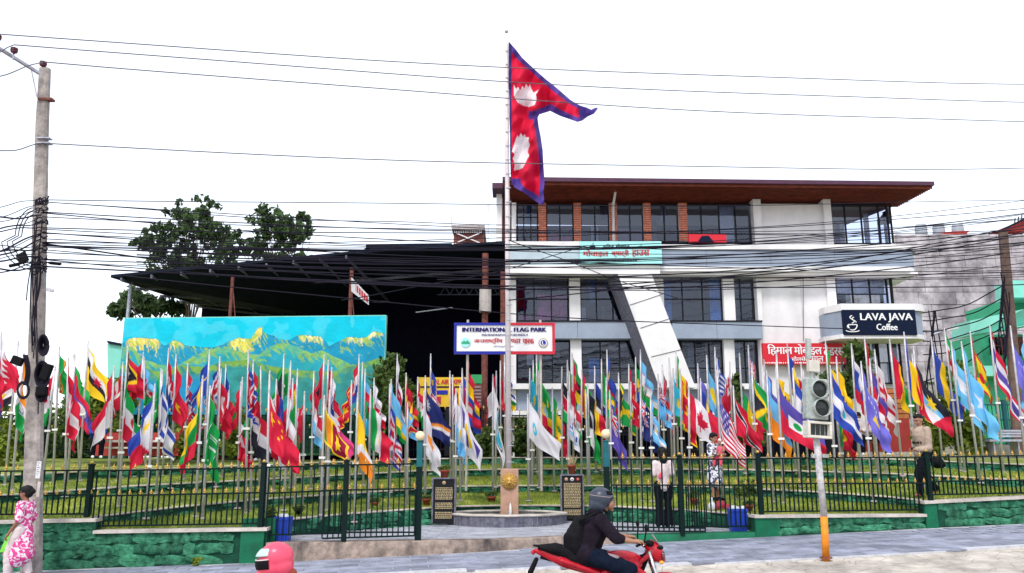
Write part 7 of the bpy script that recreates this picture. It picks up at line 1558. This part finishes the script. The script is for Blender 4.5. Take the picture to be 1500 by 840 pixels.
def person(name_label, loc, rz, J, skin='skin', vox=.013, group=None, face=True):
    th = thing('person', name_label, 'person', loc, group, rz); mb = MB(); j = J; sc = j.get('s', 1)
    P, R = head_shape(mb, j['head'], j['face'], j.get('up', V3(0, 0, 1)), sc*1.1)
    mb.caps(j['neck'], j['head']+V3(0, 0, -.05)*sc, .055*sc, .052*sc)
    mb.chain([j['pelvis'], j['waist'], j['chest'], j['neck']], [.13*sc, .115*sc, .135*sc, .06*sc])
    for S in 'LR':
        sh, el, wr = j['sh'+S], j['el'+S], j['wr'+S]; mb.chain([j['chest'], sh, el, wr], [.10*sc, .055*sc, .042*sc, .028*sc])
        hd = j.get('hd'+S, (wr-el)); hand(mb, wr+hd.normalized()*.01, hd, j.get('pn'+S, V3(0, 0, -1)), sc, j.get('curl', .5), 1 if S == 'R' else -1)
        hp, kn, an = j['hp'+S], j['kn'+S], j['an'+S]; mb.chain([j['pelvis'], hp, kn, an], [.11*sc, .09*sc, .058*sc, .040*sc]); ft_ = j.get('ft'+S, V3(0, 1, 0)); mb.caps(an+V3(0, 0, -.03), an+ft_*.16*sc+V3(0, 0, -.045), .038*sc, .028*sc)
    mb.build('body', skin, th, True, local=True, remesh=vox)
    if face:
        mb = MB()
        for sx in (-1, 1): mb.ell(P(sx*.031, .083, .008), (.011*sc, .005, .0065*sc), 8, 5, R); mb.bar(P(sx*.018, .092, .034), P(sx*.046, .083, .034), .006)
        mb.bar(P(-.02, .098, -.056), P(.02, .098, -.056), .004); mb.build('eyes_and_brows', 'hair', th, True, local=True)
    return th, P, R
def wear(th, name, m, segs, vox=.016, extra=None):
    mb = MB()
    for pts, rs in segs: mb.chain(pts, rs)
    o = mb.build(name, m, th, True, local=True, remesh=vox)
    if vox >= .014:
        d = o.modifiers.new('folds', 'DISPLACE'); d.texture = FOLD; d.strength = .022; d.mid_level = .5; d.texture_coords = 'LOCAL'
    return o
def hairdo(th, P, R, s=1.16, bun=False, m='hair', long=0):
    mb = MB(); mb.ell(P(0, -.022, .048), (.083*s, .092*s, .082*s), 16, 10, R); mb.ell(P(0, -.055, .0), (.076*s, .058*s, .075*s), 14, 8, R)
    mb.ell(P(0, .04, .085), (.062*s, .045*s, .035*s), 12, 7, R)
    if bun: mb.ell(P(0, -.115, .03), (.045*s, .045*s, .045*s), 12, 8, R)
    if long: mb.chain([P(0, -.07, -.02), P(0, -.085, -.12), P(0, -.09, -.12-long)], [.07*s, .065*s, .035*s])
    return mb.build('hair', m, th, True, local=True, remesh=.013)
def stand(h=1.7, lean=0, step=.0, hw=.09):
    s = h/1.7; z = lambda a: a*s
    return dict(s=s, head=V3(0, .02+lean, z(1.575)), face=V3(0, 1, 0), neck=V3(0, lean*.8, z(1.42)), chest=V3(0, lean*.6, z(1.27)), waist=V3(0, 0, z(1.06)), pelvis=V3(0, 0, z(.93)),
        shL=V3(-.165*s, lean*.7, z(1.37)), shR=V3(.165*s, lean*.7, z(1.37)), elL=V3(-.20*s, -.02, z(1.10)), elR=V3(.20*s, -.02, z(1.10)), wrL=V3(-.20*s, .06, z(.87)), wrR=V3(.20*s, .06, z(.87)),
        hpL=V3(-hw*s, 0, z(.90)), hpR=V3(hw*s, 0, z(.90)), knL=V3(-hw*s, .02+step, z(.49)), knR=V3(hw*s, .02-step*.3, z(.49)), anL=V3(-hw*s, step*1.1, z(.08)), anR=V3(hw*s, -step*1.2, z(.08)+abs(step)*.2))
def shirt(th, j, m, name='shirt', sleeve=1.0, g=.022, hem=.0, vox=.016, mid=None):
    s = j['s']; segs = [([j['pelvis']+V3(0, 0, -hem), j['waist'], j['chest'], j['neck']+V3(0, 0, -.03)], [.14*s+g, .125*s+g, .145*s+g, .07*s+g*.5])]
    hb_ = j['pelvis']+V3(0, 0, .02-hem); segs.append(([hb_+V3(-.06*s, 0, 0), hb_+V3(.06*s, 0, 0)], [.105*s+g, .105*s+g]))
    for S in 'LR':
        sh, el, wr = j['sh'+S], j['el'+S], j['wr'+S]
        if sleeve >= 1: e = el.lerp(wr, min(1, sleeve-1)) if sleeve > 1 else el; pts = [j['chest']+V3(0, 0, .03), sh, el]+([e] if sleeve > 1 else []); ga = min(g, .024); rs = [.10*s, .062*s+ga, .05*s+ga]+([.036*s+ga] if sleeve > 1 else [])
        else: pts = [j['chest'], sh, sh.lerp(el, sleeve)]; rs = [.10*s, .064*s+g, .06*s+g]
        segs.append((pts, rs))
    return wear(th, name, m, segs, vox)
def trousers(th, j, m, g=.016, to=1.0, name='trousers', flare=0):
    s = j['s']; segs = [([j['waist']+V3(0, 0, -.06), j['pelvis']], [.115*s+g, .125*s+g])]
    for S in 'LR': segs.append(([j['pelvis'], j['hp'+S], j['kn'+S], j['kn'+S].lerp(j['an'+S], to)], [.11*s+g, .094*s+g, .064*s+g, .046*s+g+flare]))
    return wear(th, name, m, segs)
def shoes(th, j, m):
    for S in 'LR':
        f = j.get('ft'+S, V3(0, 1, 0)); a = j['an'+S]; wear(th, 'shoe', m, [([a+V3(0, 0, -.03)-f*.05, a+f*.08+V3(0, 0, -.04), a+f*.17+V3(0, 0, -.05)], [.046, .044, .032])], .013)
EAST, WEST = -pi/2, pi/2   # local +Y turned toward the photo's right / left
# 1 woman in the pink dress, walking left at the utility pole
g_ = ground_hit(30, 846); Yw = 15.3
wx = at(33, 780, Yw).x; j = stand(1.6, .0, .12); j['wrL'] = V3(-.21, .12, .80); j['wrR'] = V3(.22, .05, .80); j['elR'] = V3(.21, -.05, 1.04); j['curl'] = .8; j['ftL'] = V3(0, 1, 0)
th, P, R = person('woman in a pink floral tunic and white trousers walking left by the utility pole', (wx, Yw, walk_z(wx)), WEST, j, 'skind')
hairdo(th, P, R, bun=True)
wear(th, 'tunic', 'pinkdress', [([V3(0, .03, .38), V3(0, .02, .58), j['pelvis'], j['waist'], j['chest'], j['neck']+V3(0, 0, -.05)], [.19, .185, .165, .135, .15, .085]), ([V3(0, -.10, .42), V3(0, -.03, .8)], [.15, .15]), ([V3(0, .17, .44), V3(0, .06, .85)], [.13, .14])]+[([j['chest']+V3(0, 0, .04), j['sh'+S], j['sh'+S].lerp(j['el'+S], .95)], [.1, .078, .075]) for S in 'LR'], .018)
trousers(th, j, 'blouse', .03, .95); shoes(th, j, 'terra')
MB().box((-.0, 0, 0), (.1, .1, .1)) 
lb = thing('shopping_bag', 'lime green shopping bag carried by the woman in pink', 'bag', at(12, 812, Yw-.15)); mb = MB(); c = at(12.5, 795, Yw-.1)
mb.prism([c+V3(-.13, -.04, -.17), c+V3(.10, -.04, -.17), c+V3(.15, -.03, .15), c+V3(-.02, -.03, .17)], (0, .07, 0)); mb.build('bag', 'lime', lb, bevel=.02)
MB().tube([c+V3(.0, 0, .16), c+V3(.09, 0, .27), c+V3(.13, 0, .15)], .008, 5).build('handle', 'lime', lb)
# 2 man in beige sweater on the lawn at the right, walking left holding a helmet
YMn = 19.7; mx = at(1356, 690, YMn).x; mz = strip_pt(1, 1356, .1).z
mzf = at(1356, 728, YMn).z; j = stand(1.9, .05, .30); j['wrL'] = V3(-.12, .34, 1.08); j['elL'] = V3(-.22, .06, 1.10); j['wrR'] = V3(.20, -.06, .90); j['elR'] = V3(.23, -.10, 1.12); j['face'] = V3(0, 1, -.35); j['pnL'] = V3(1, 0, .2); j['ftR'] = V3(0, .8, -.4)
th, P, R = person('man in a beige printed sweater walking left looking at his phone', (mx, YMn, mzf), WEST+.35, j)
hairdo(th, P, R); shirt(th, j, 'beige', 'sweater', 1.93, .045, .07); wear(th, 'collar', 'beige', [([j['neck']+V3(-.04, 0, .0), j['neck']+V3(.04, 0, .0)], [.05, .05])], .012); wear(th, 'hem_band', 'grip', [([j['pelvis']+V3(-.07, 0, -.07), j['pelvis']+V3(.07, 0, -.07)], [.128, .128])], .016); trousers(th, j, 'blackc', .03, .97); shoes(th, j, 'terra')
mb = MB(); mb.box((-.10, .43, 1.10), (.012, .10, .05)); mb.build('phone', 'black', th, local=True)
tx = thing('sweater_print', 'x', 'print', (0, 0, 0)) if 0 else None
mb = MB(); r = random.Random(3)
for k, (y, w_) in enumerate(((.075, .035), (.035, .03), (-.005, .034), (-.045, .032), (-.08, .03))):  # letters across the chest, seen from his left
    zc = 1.235; x = y*1.5; f_ = .215-x*x*2.2; mb.box((x, f_, zc), (.011, .02, .055)); mb.box((x+.016, f_, zc+.022*(-1)**k), (.028, .02, .011)); mb.box((x+.030, f_, zc+.01), (.010, .02, .035)) if k % 2 else None
mb.build('chest_print', 'black', th, local=True)
hb = thing('black_helmet', 'black motorcycle helmet held by the man in the beige sweater', 'helmet', at(1372, 690, YMn-.2)); c = at(1373, 678, YMn-.18); mb = MB(); mb.ell(c, (.15, .125, .135), 18, 12); mb.ell(c+V3(.08, -.02, -.04), (.10, .10, .09), 14, 8); mb.build('shell', 'black', hb, True, remesh=.014)
# 3 young woman seen from behind, white blouse, black trousers
YG_ = 19.4; gx = at(971, 700, YG_).x; j = stand(1.78, 0, .0, .10); j['wrL'] = V3(-.15, .17, 1.22); j['elL'] = V3(-.21, -.02, 1.20); j['wrR'] = V3(.15, .17, 1.22); j['elR'] = V3(.21, -.02, 1.21); j['pnL'] = V3(1, 0, 0); j['pnR'] = V3(-1, 0, 0)
th, P, R = person('young woman in a white blouse and black trousers seen from behind at the right gate', (gx, YG_, plz(gx)), .12, j, face=True)
hairdo(th, P, R, 1.42, long=.06); shirt(th, j, 'blouse', 'blouse', 1.25, .012, .03); trousers(th, j, 'blackc', .02, 1.0, flare=.035); shoes(th, j, 'shoe')
wear(th, 'shoulder_bag', 'pinkc', [([V3(-.12, -.17, 1.12), V3(-.10, -.18, 1.2)], [.045, .04])], .012)
# 4 woman in black and white patterned dress holding a small child
YD = 19.9; dx_ = at(1047, 700, YD).x; zd = strip_pt(0, 1047, .15).z; zd = at(1047, 733, YD).z
j = stand(1.55, 0, .0, .09); j['wrL'] = V3(-.05, .24, 1.13); j['elL'] = V3(-.24, .05, 1.08); j['wrR'] = V3(.10, .25, 1.05); j['elR'] = V3(.24, .05, 1.05); j['pnL'] = V3(0, -1, .3); j['pnR'] = V3(0, -1, .3); j['face'] = V3(.3, 1, -.2)
th, P, R = person('woman in a black and white patterned dress holding a small child on the lawn edge', (dx_, YD, zd), -2.35, j)
hairdo(th, P, R, 1.1); s = j['s']
wear(th, 'dress', 'bwdress', [([V3(0, .0, .42), V3(0, 0, .62), j['pelvis'], j['waist'], j['chest'], j['neck']+V3(0, 0, -.05)], [.19, .18, .165, .14, .15, .08])]+[([j['chest']+V3(0, 0, .03), j['sh'+S], j['el'+S], j['el'+S].lerp(j['wr'+S], .4)], [.1, .08, .07, .065]) for S in 'LR'], .018); shoes(th, j, 'blackc')
jc = dict(s=.5, head=V3(0, .02, .42), face=V3(0, 1, .1), neck=V3(0, 0, .33), chest=V3(0, 0, .25), waist=V3(0, 0, .14), pelvis=V3(0, 0, .08), shL=V3(-.085, 0, .30), shR=V3(.085, 0, .30), elL=V3(-.13, .06, .22), elR=V3(.12, .07, .22), wrL=V3(-.09, .13, .2), wrR=V3(.08, .14, .22), hpL=V3(-.05, 0, .07), hpR=V3(.05, 0, .07), knL=V3(-.09, .13, .03), knR=V3(.09, .13, .03), anL=V3(-.09, .15, -.10), anR=V3(.09, .15, -.10))
q = V3(dx_, YD, zd)+Matrix.Rotation(-2.35, 3, 'Z')@V3(.02, .20, .92)
tc_, P, R = person('small child in a white cap and red clothes held by the woman in patterned dress', tuple(q), 2.3, jc, vox=.009)
wear(tc_, 'cap', 'blouse', [([P(0, -.01, .07), P(0, -.02, .09)], [.048, .044])], .009); wear(tc_, 'suit', 'pinkc', [([jc['pelvis'], jc['chest']], [.08, .085])]+[([jc['pelvis'], jc['kn'+S], jc['an'+S]], [.06, .045, .035]) for S in 'LR'], .012)
rb = thing('red_bag', 'dark red cloth bag lying on the low wall beside the right blue bin', 'bag', at(1056, 750, 19.5)); c = at(1056, 743, 19.5); mb = MB()
for dx, dz, rr in ((-.16, 0, .13), (0, .05, .15), (.15, 0, .13), (.24, -.02, .09)): mb.ell(c+V3(dx, 0, dz-.02), (rr, .1, rr*.7), 12, 8)
mb.tube([c+V3(-.1, 0, .08), c+V3(0, 0, .2), c+V3(.1, 0, .08)], .012, 6); mb.build('cloth', 'redb', rb, True, remesh=.016)
wb = thing('white_bag', 'pale plastic bag on the low wall left of the red bag', 'bag', at(1043, 750, 19.5)); c = at(1043, 742, 19.45); mb = MB(); mb.ell(c, (.09, .07, .11), 12, 8); mb.tube([c+V3(0, 0, .06), c+V3(.0, 0, .2)], .03, 6); mb.build('sack', 'bag', wb, True, remesh=.014)
# 5 seated people at the back
def seated(px, py, Y, rz, label, top_m, leg_m='blackc', z=None):
    p = at(px, py, Y); z = z if z is not None else p.z
    j = dict(s=1, head=V3(0, .05, 1.18), face=V3(0, 1, -.4), neck=V3(0, .02, 1.04), chest=V3(0, 0, .90), waist=V3(0, -.02, .68), pelvis=V3(0, 0, .55), shL=V3(-.165, 0, .99), shR=V3(.165, 0, .99), elL=V3(-.22, .10, .76), elR=V3(.22, .10, .76), wrL=V3(-.08, .30, .74), wrR=V3(.09, .30, .74), hpL=V3(-.09, .05, .53), hpR=V3(.09, .05, .53), knL=V3(-.11, .45, .52), knR=V3(.11, .45, .52), anL=V3(-.11, .44, .09), anR=V3(.11, .46, .09))
    th, P, R = person(label, (p.x, Y, z), rz, j, vox=.02); hairdo(th, P, R); shirt(th, j, top_m, 'shirt', 1.6, .028, vox=.022); trousers(th, j, leg_m, .02); shoes(th, j, 'shoe'); return th
bz = 2.0
seated(138, 668, 24.9, pi+.6, 'person in a blue shirt seated on the low wall at the left, head bent', 'bluec', z=at(138, 672, 24.9).z)
seated(1262, 668, 25.6, pi-.5, 'left one of two people in white shirts seated under the cafe', 'blouse', z=at(1262, 668, 25.6).z)
seated(1277, 668, 25.9, pi+.8, 'right one of two people in white shirts seated under the cafe', 'blouse', z=at(1277, 668, 25.9).z)
for k, (x0, x1, lb) in enumerate(((1240, 1292, 'dark low bench carrying two seated people under the cafe'),)):
    t_ = thing('low_bench', lb, 'bench', at(1266, 668, 26)); mb = MB(); rbox(mb, x0, 646, x1, 650, 25.7, .5); mb.build('seat', 'rust', t_); mb = MB(); rbox(mb, x0+4, 650, x0+8, 670, 25.8, .3); mb.build('leg', 'rust', t_); mb = MB(); rbox(mb, x1-8, 650, x1-4, 670, 25.8, .3); mb.build('leg', 'rust', t_)
seated(377, 672, 24.6, pi, 'dark clothed person half hidden behind the flags below the mural', 'blackc', z=at(377, 676, 24.6).z)
# ------------------------------------------------------------------ motorcycles (local: forward = +Y)
def torus(mb, c, R_, r, n=40, m=10, sx=1.15):
    b = len(mb.v)
    for i in range(n):
        a = 2*pi*i/n
        for k in range(m): t = 2*pi*k/m; q = R_+r*math.cos(t); mb.v.append(Vector((c[0]+r*sx*math.sin(t), c[1]+q*math.cos(a), c[2]+q*math.sin(a))))
    for i in range(n):
        for k in range(m): mb.f.append([b+i*m+k, b+((i+1) % n)*m+k, b+((i+1) % n)*m+(k+1) % m, b+i*m+(k+1) % m]); mb.mi.append(0)
def motorcycle(label, loc, rz, body='bikered'):
    th = thing('motorcycle', label, 'motorcycle', loc, None, rz)
    for y in (-.64, .70):
        mb = MB(); torus(mb, (0, y, .31), .255, .055); w_ = mb.build('wheel', 'tyre', th, True, local=True)
        mb = MB(); torus(mb, (0, y, .31), .205, .018, 32, 6)
        for k in range(5): a = 2*pi*k/5; mb.bar((0, y, .31), (0, y+.2*math.cos(a), .31+.2*math.sin(a)), .03, .02)
        mb.lathe([(.001, -.05), (.045, -.05), (.045, .05), (.001, .05)], 12, (0, y, .31), Matrix.Rotation(pi/2, 3, 'Y')); mb.build('rim', 'chrome', w_, True, local=True)
    def B(name, m, fn, sm=True, rm=None, bv=None): mb = MB(); fn(mb); return mb.build(name, m, th, sm, local=True, remesh=rm, bevel=bv)
    def tank(mb): mb.ell((0, .16, .83), (.145, .29, .125), 20, 12); mb.ell((0, .27, .80), (.165, .17, .10), 16, 10); mb.ell((0, .02, .78), (.105, .18, .10), 14, 8); mb.caps((.13, .30, .76), (.12, .48, .66), .06, .03); mb.caps((-.13, .30, .76), (-.12, .48, .66), .06, .03)
    B('fuel_tank', body, tank, rm=.014)
    B('tail_fairing', body, lambda mb: (mb.chain([(0, -.15, .74), (0, -.5, .83), (0, -.86, .95)], [.085, .085, .03]), mb.chain([(.09, -.1, .70), (.08, -.55, .84)], [.04, .03]), mb.chain([(-.09, -.1, .70), (-.08, -.55, .84)], [.04, .03])), rm=.014)
    B('seat', 'black', lambda mb: (mb.chain([(0, .0, .84), (0, -.25, .82), (0, -.42, .86)], [.085, .11, .10]), mb.chain([(0, -.42, .90), (0, -.62, .96), (0, -.80, .985)], [.09, .085, .04])), rm=.016)
    B('grab_rail', 'black', lambda mb: mb.tube([(.10, -.58, .93), (.09, -.80, 1.0), (0, -.88, 1.01), (-.09, -.80, 1.0), (-.10, -.58, .93)], .012, 8))
    B('front_fairing', body, lambda mb: (mb.ell((0, .60, .93), (.10, .09, .115), 16, 10), mb.chain([(0, .54, 1.0), (0, .66, .86)], [.08, .06]), mb.chain([(.08, .52, .92), (.10, .36, .80)], [.035, .02]), mb.chain([(-.08, .52, .92), (-.10, .36, .80)], [.035, .02])), rm=.013)
    B('headlight', 'visor', lambda mb: mb.ell((0, .675, .89), (.085, .035, .065), 14, 8)); B('windscreen', 'grip', lambda mb: mb.prism([(-.07, .655, 1.0), (.07, .655, 1.0), (.045, .57, 1.14), (-.045, .57, 1.14)], (0, -.012, -.004))); B('headlight_mask', 'black', lambda mb: mb.ell((0, .63, .985), (.095, .065, .035), 14, 8))
    B('instrument_cluster', 'black', lambda mb: (mb.ell((0, .53, 1.03), (.10, .06, .045), 12, 8)))
    for sx in (-1, 1):
        B('indicator', 'amber', lambda mb: mb.ell((sx*.15, .64, .83), (.045, .03, .022), 10, 6)); B('fork', 'chrome', lambda mb: mb.tube([(sx*.09, .70, .31), (sx*.09, .50, .95)], .026, 10))
        m_ = B('mirror', 'black', lambda mb: (mb.tube([(sx*.26, .42, 1.04), (sx*.32, .44, 1.20)], .009, 6), mb.ell((sx*.34, .44, 1.24), (.075, .02, .045), 12, 8)))
        B('handlebar', 'black', lambda mb: mb.tube([(0, .46, 1.0), (sx*.16, .44, 1.03), (sx*.26, .38, 1.05), (sx*.36, .32, 1.04)], .017, 8)); B('side_panel', body, lambda mb: mb.chain([(sx*.10, -.12, .62), (sx*.11, -.02, .72)], [.06, .05]), rm=.014)
        B('footrest', 'black', lambda mb: mb.bar((sx*.1, -.05, .32), (sx*.26, -.05, .32), .03)); B('swing_arm', 'black', lambda mb: mb.tube([(sx*.10, -.64, .31), (sx*.10, -.1, .42)], .03, 8)); B('lever', 'chrome', lambda mb: mb.tube([(sx*.2, .45, 1.05), (sx*.34, .40, 1.04)], .006, 5))
    B('frame', 'black', lambda mb: (mb.tube([(0, .5, .9), (0, .35, .55), (0, .2, .30), (0, -.2, .30), (0, -.2, .7)], .03, 8), mb.tube([(0, .5, .9), (0, -.2, .72), (0, -.8, .88)], .025, 8)))
    B('engine', 'slate', lambda mb: (mb.box((0, .1, .42), (.22, .34, .26)), mb.lathe([(.001, -.15), (.11, -.15), (.11, .15), (.001, .15)], 16, (0, .0, .40), Matrix.Rotation(pi/2, 3, 'Y')), *[mb.box((0, .22, .52+.025*k), (.18, .16, .010)) for k in range(6)]), False)
    B('exhaust', 'chrome', lambda mb: mb.tube([(.12, .25, .30), (.15, .0, .22), (.17, -.35, .32), (.18, -.72, .45)], [.03, .035, .05, .055], 10)); B('front_mudguard', body, lambda mb: mb.tube([(0, .40+.3*(1-math.cos(0))+0, .5)]+[(0, .70+.345*math.cos(a), .31+.345*math.sin(a)) for a in np.linspace(2.5, .7, 8)], .055, 8), rm=.014)
    B('tail_light', 'bikered', lambda mb: mb.ell((0, -.89, .93), (.05, .025, .03), 10, 6)); B('rear_mudguard', 'black', lambda mb: mb.chain([(0, -.85, .85), (0, -.98, .58)], [.03, .04]), rm=.014); B('number_plate', 'white', lambda mb: mb.box((0, -.965, .66), (.2, .01, .12)), False)
    B('chain_cover', 'black', lambda mb: mb.bar((-.13, -.6, .36), (-.13, -.05, .42), .05, .02), False)
    return th
def patch(th, name, m, C, R, rad, az, e0, e1, k):
    n, q = 22, 6; vs = []
    for f in (k, k-.05):
        for i in range(n+1):
            for j in range(q+1): a = math.radians(-az+2*az*i/n); e = math.radians(e0+(e1-e0)*j/q); vs.append(C+R@V3(rad[0]*f*math.sin(a)*math.cos(e), rad[1]*f*math.cos(a)*math.cos(e), rad[2]*f*math.sin(e)))
    o_ = (n+1)*(q+1); fs = [[i*(q+1)+j, (i+1)*(q+1)+j, (i+1)*(q+1)+j+1, i*(q+1)+j+1] for i in range(n) for j in range(q)]; rim = [i*(q+1) for i in range(n+1)]+[n*(q+1)+j for j in range(1, q+1)]+[i*(q+1)+q for i in range(n-1, -1, -1)]+[j for j in range(q-1, 0, -1)]
    fs += [[v+o_ for v in reversed(f)] for f in fs]+[[rim[i], rim[i]+o_, rim[(i+1) % len(rim)]+o_, rim[(i+1) % len(rim)]] for i in range(len(rim))]
    return MB().add(vs, fs).build(name, m, th, True, local=True)
def rider(label, loc, rz, helm='helmet', top='jacket', visor=False, backpack=True, headturn=0):
    j = dict(s=1.0, head=V3(0, -.04, 1.53), face=V3(math.sin(headturn), 1, -.12), neck=V3(0, -.10, 1.385), chest=V3(0, -.14, 1.21), waist=V3(0, -.22, 1.0), pelvis=V3(0, -.24, .90), shL=V3(-.185, -.08, 1.32), shR=V3(.185, -.08, 1.32), elL=V3(-.29, .13, 1.12), elR=V3(.29, .13, 1.12), wrL=V3(-.30, .33, 1.085), wrR=V3(.30, .33, 1.085), hdL=V3(0, .3, -.0), hdR=V3(0, .3, -.0), pnL=V3(0, 0, -1), pnR=V3(0, 0, -1), curl=.95,
        hpL=V3(-.11, -.15, .88), hpR=V3(.11, -.15, .88), knL=V3(-.21, .26, .76), knR=V3(.21, .26, .76), anL=V3(-.19, -.03, .38), anR=V3(.19, -.03, .38))
    for S in 'LR': j['wr'+S] = j['wr'+S]+V3(0, -.04, .0); j['el'+S] += V3(0, -.04, 0)
    th, P, R = person(label, loc, rz, j, 'skin', vox=.008)
    shirt(th, j, top, 'jacket', 1.28, .032, .0, .014); trousers(th, j, 'jean', .022, .95); shoes(th, j, 'black')
    def hel(mb): mb.ell(P(0, -.014, .035), (.128, .150, .130), 26, 16, R); mb.ell(P(0, -.04, -.035), (.118, .118, .115), 20, 12, R)
    if helm == 'helmet':
        mb = MB(); hel(mb); mb.caps(P(-.08, .105, .060), P(.08, .105, .060), .022, .022); o = mb.build('helmet', helm, th, True, local=True, remesh=.012)
        cut = [P(0, .13, -.035)]
        mb = MB(); mb.ell(P(0, .094, -.018), (.075, .05, .075), 20, 14, R); mb.caps(P(0, .136, .0), P(0, .150, -.026), .007, .011, 8); mb.ell(P(0, .134, -.052), (.020, .010, .007), 10, 6, R); mb.ell(P(0, .118, -.080), (.026, .022, .018), 10, 6, R); o2 = mb.build('face', 'skin', th, True, local=True, remesh=.006)
        mb = MB()
        for sx in (-1, 1): mb.ell(P(sx*.03, .139, .004), (.011, .004, .006), 8, 5, R); mb.bar(P(sx*.016, .142, .024), P(sx*.046, .132, .024), .006)
        mb.build('eyes', 'hair', o2, True, local=True)
        patch(th, 'helmet_visor', 'black', P(0, -.014, .035), R, (.131, .155, .133), 66, 24, 46, 1.02); patch(th, 'helmet_stripe', 'grip', P(0, -.014, .035), R, (.131, .155, .133), 170, 8, 12, 1.005)
        wear(th, 'chin_strap', 'black', [([P(-.08, .02, -.09), P(0, .07, -.115), P(.08, .02, -.09)], [.018, .02, .018])], .01)
    else:
        mb = MB(); hel(mb); mb.ell(P(0, .01, -.03), (.125, .140, .125), 20, 12, R); mb.ell(P(0, .085, -.082), (.100, .085, .045), 20, 10, R); mb.build('helmet', helm, th, True, local=True, remesh=.012)
        patch(th, 'face_opening', 'black', P(0, 0, .0), R, (.136, .166, .142), 84, -17, 13, 1); patch(th, 'raised_visor', 'visorp', P(0, .0, .005), R, (.140, .168, .146), 84, 24, 52, 1.04); patch(th, 'rim_line', 'blouse', P(0, 0, .0), R, (.136, .166, .142), 85, 13.5, 17, 1.015)
        wear(th, 'hair_behind', 'terra', [([P(0, -.12, -.10), P(0, -.14, -.28)], [.055, .04])], .014)
    wear(th, 'collar', top, [([j['neck']+V3(-.05, -.03, .01), j['neck']+V3(.0, -.07, .02), j['neck']+V3(.05, -.03, .01)], [.055, .055, .055])], .014)
    if backpack:
        wear(th, 'backpack', 'black', [([V3(0, -.36, .98), V3(0, -.36, 1.12), V3(0, -.30, 1.27)], [.12, .135, .105]), ([V3(0, -.45, 1.0), V3(0, -.45, 1.10)], [.07, .075])], .015)
        mb = MB(); mb.tube([(-.13, -.34, 1.30), (-.17, -.12, 1.41), (-.13, .03, 1.26), (-.15, -.14, 1.02)], .02, 6); mb.tube([(.13, -.34, 1.30), (.17, -.12, 1.41), (.13, .03, 1.26), (.15, -.14, 1.02)], .02, 6); mb.build('straps', 'black', th, True, local=True)
        mb = MB()
        for z in (1.0, 1.06, 1.15): mb.box((0, -.527, z), (.10, .01, .012))
        mb.build('reflective_trim', 'grip', th, local=True)
        wear(th, 'jacket_hem', 'grip', [([V3(-.12, -.2, .93), V3(-.15, -.06, .90), V3(-.19, .10, .885)], [.055, .05, .04]), ([V3(.12, -.2, .93), V3(.15, -.06, .90), V3(.19, .10, .885)], [.055, .05, .04])], .015)
    return th
YR_ = 10.4; rx = at(888, 800, YR_).x; zr = HC-1.0-.0; zr = at(873, 734, YR_).z-1.535
motorcycle('red motorcycle with black seat passing right in front of the entrance', (rx, YR_, zr), EAST)
rider('motorcyclist in a dark jacket and open grey helmet with a black backpack', (rx, YR_, zr), EAST)
YP_ = 7.4; px_ = at(403, 815, YP_).x; zp = at(396, 829, YP_).z-1.50
motorcycle('red motorcycle mostly below the picture under the pink helmet rider', (px_, YP_, zp), WEST)
rider('rider in a pink full face helmet with raised visor, only the helmet showing', (px_-.04, YP_, zp), WEST, 'pinkc', 'redb', backpack=False)
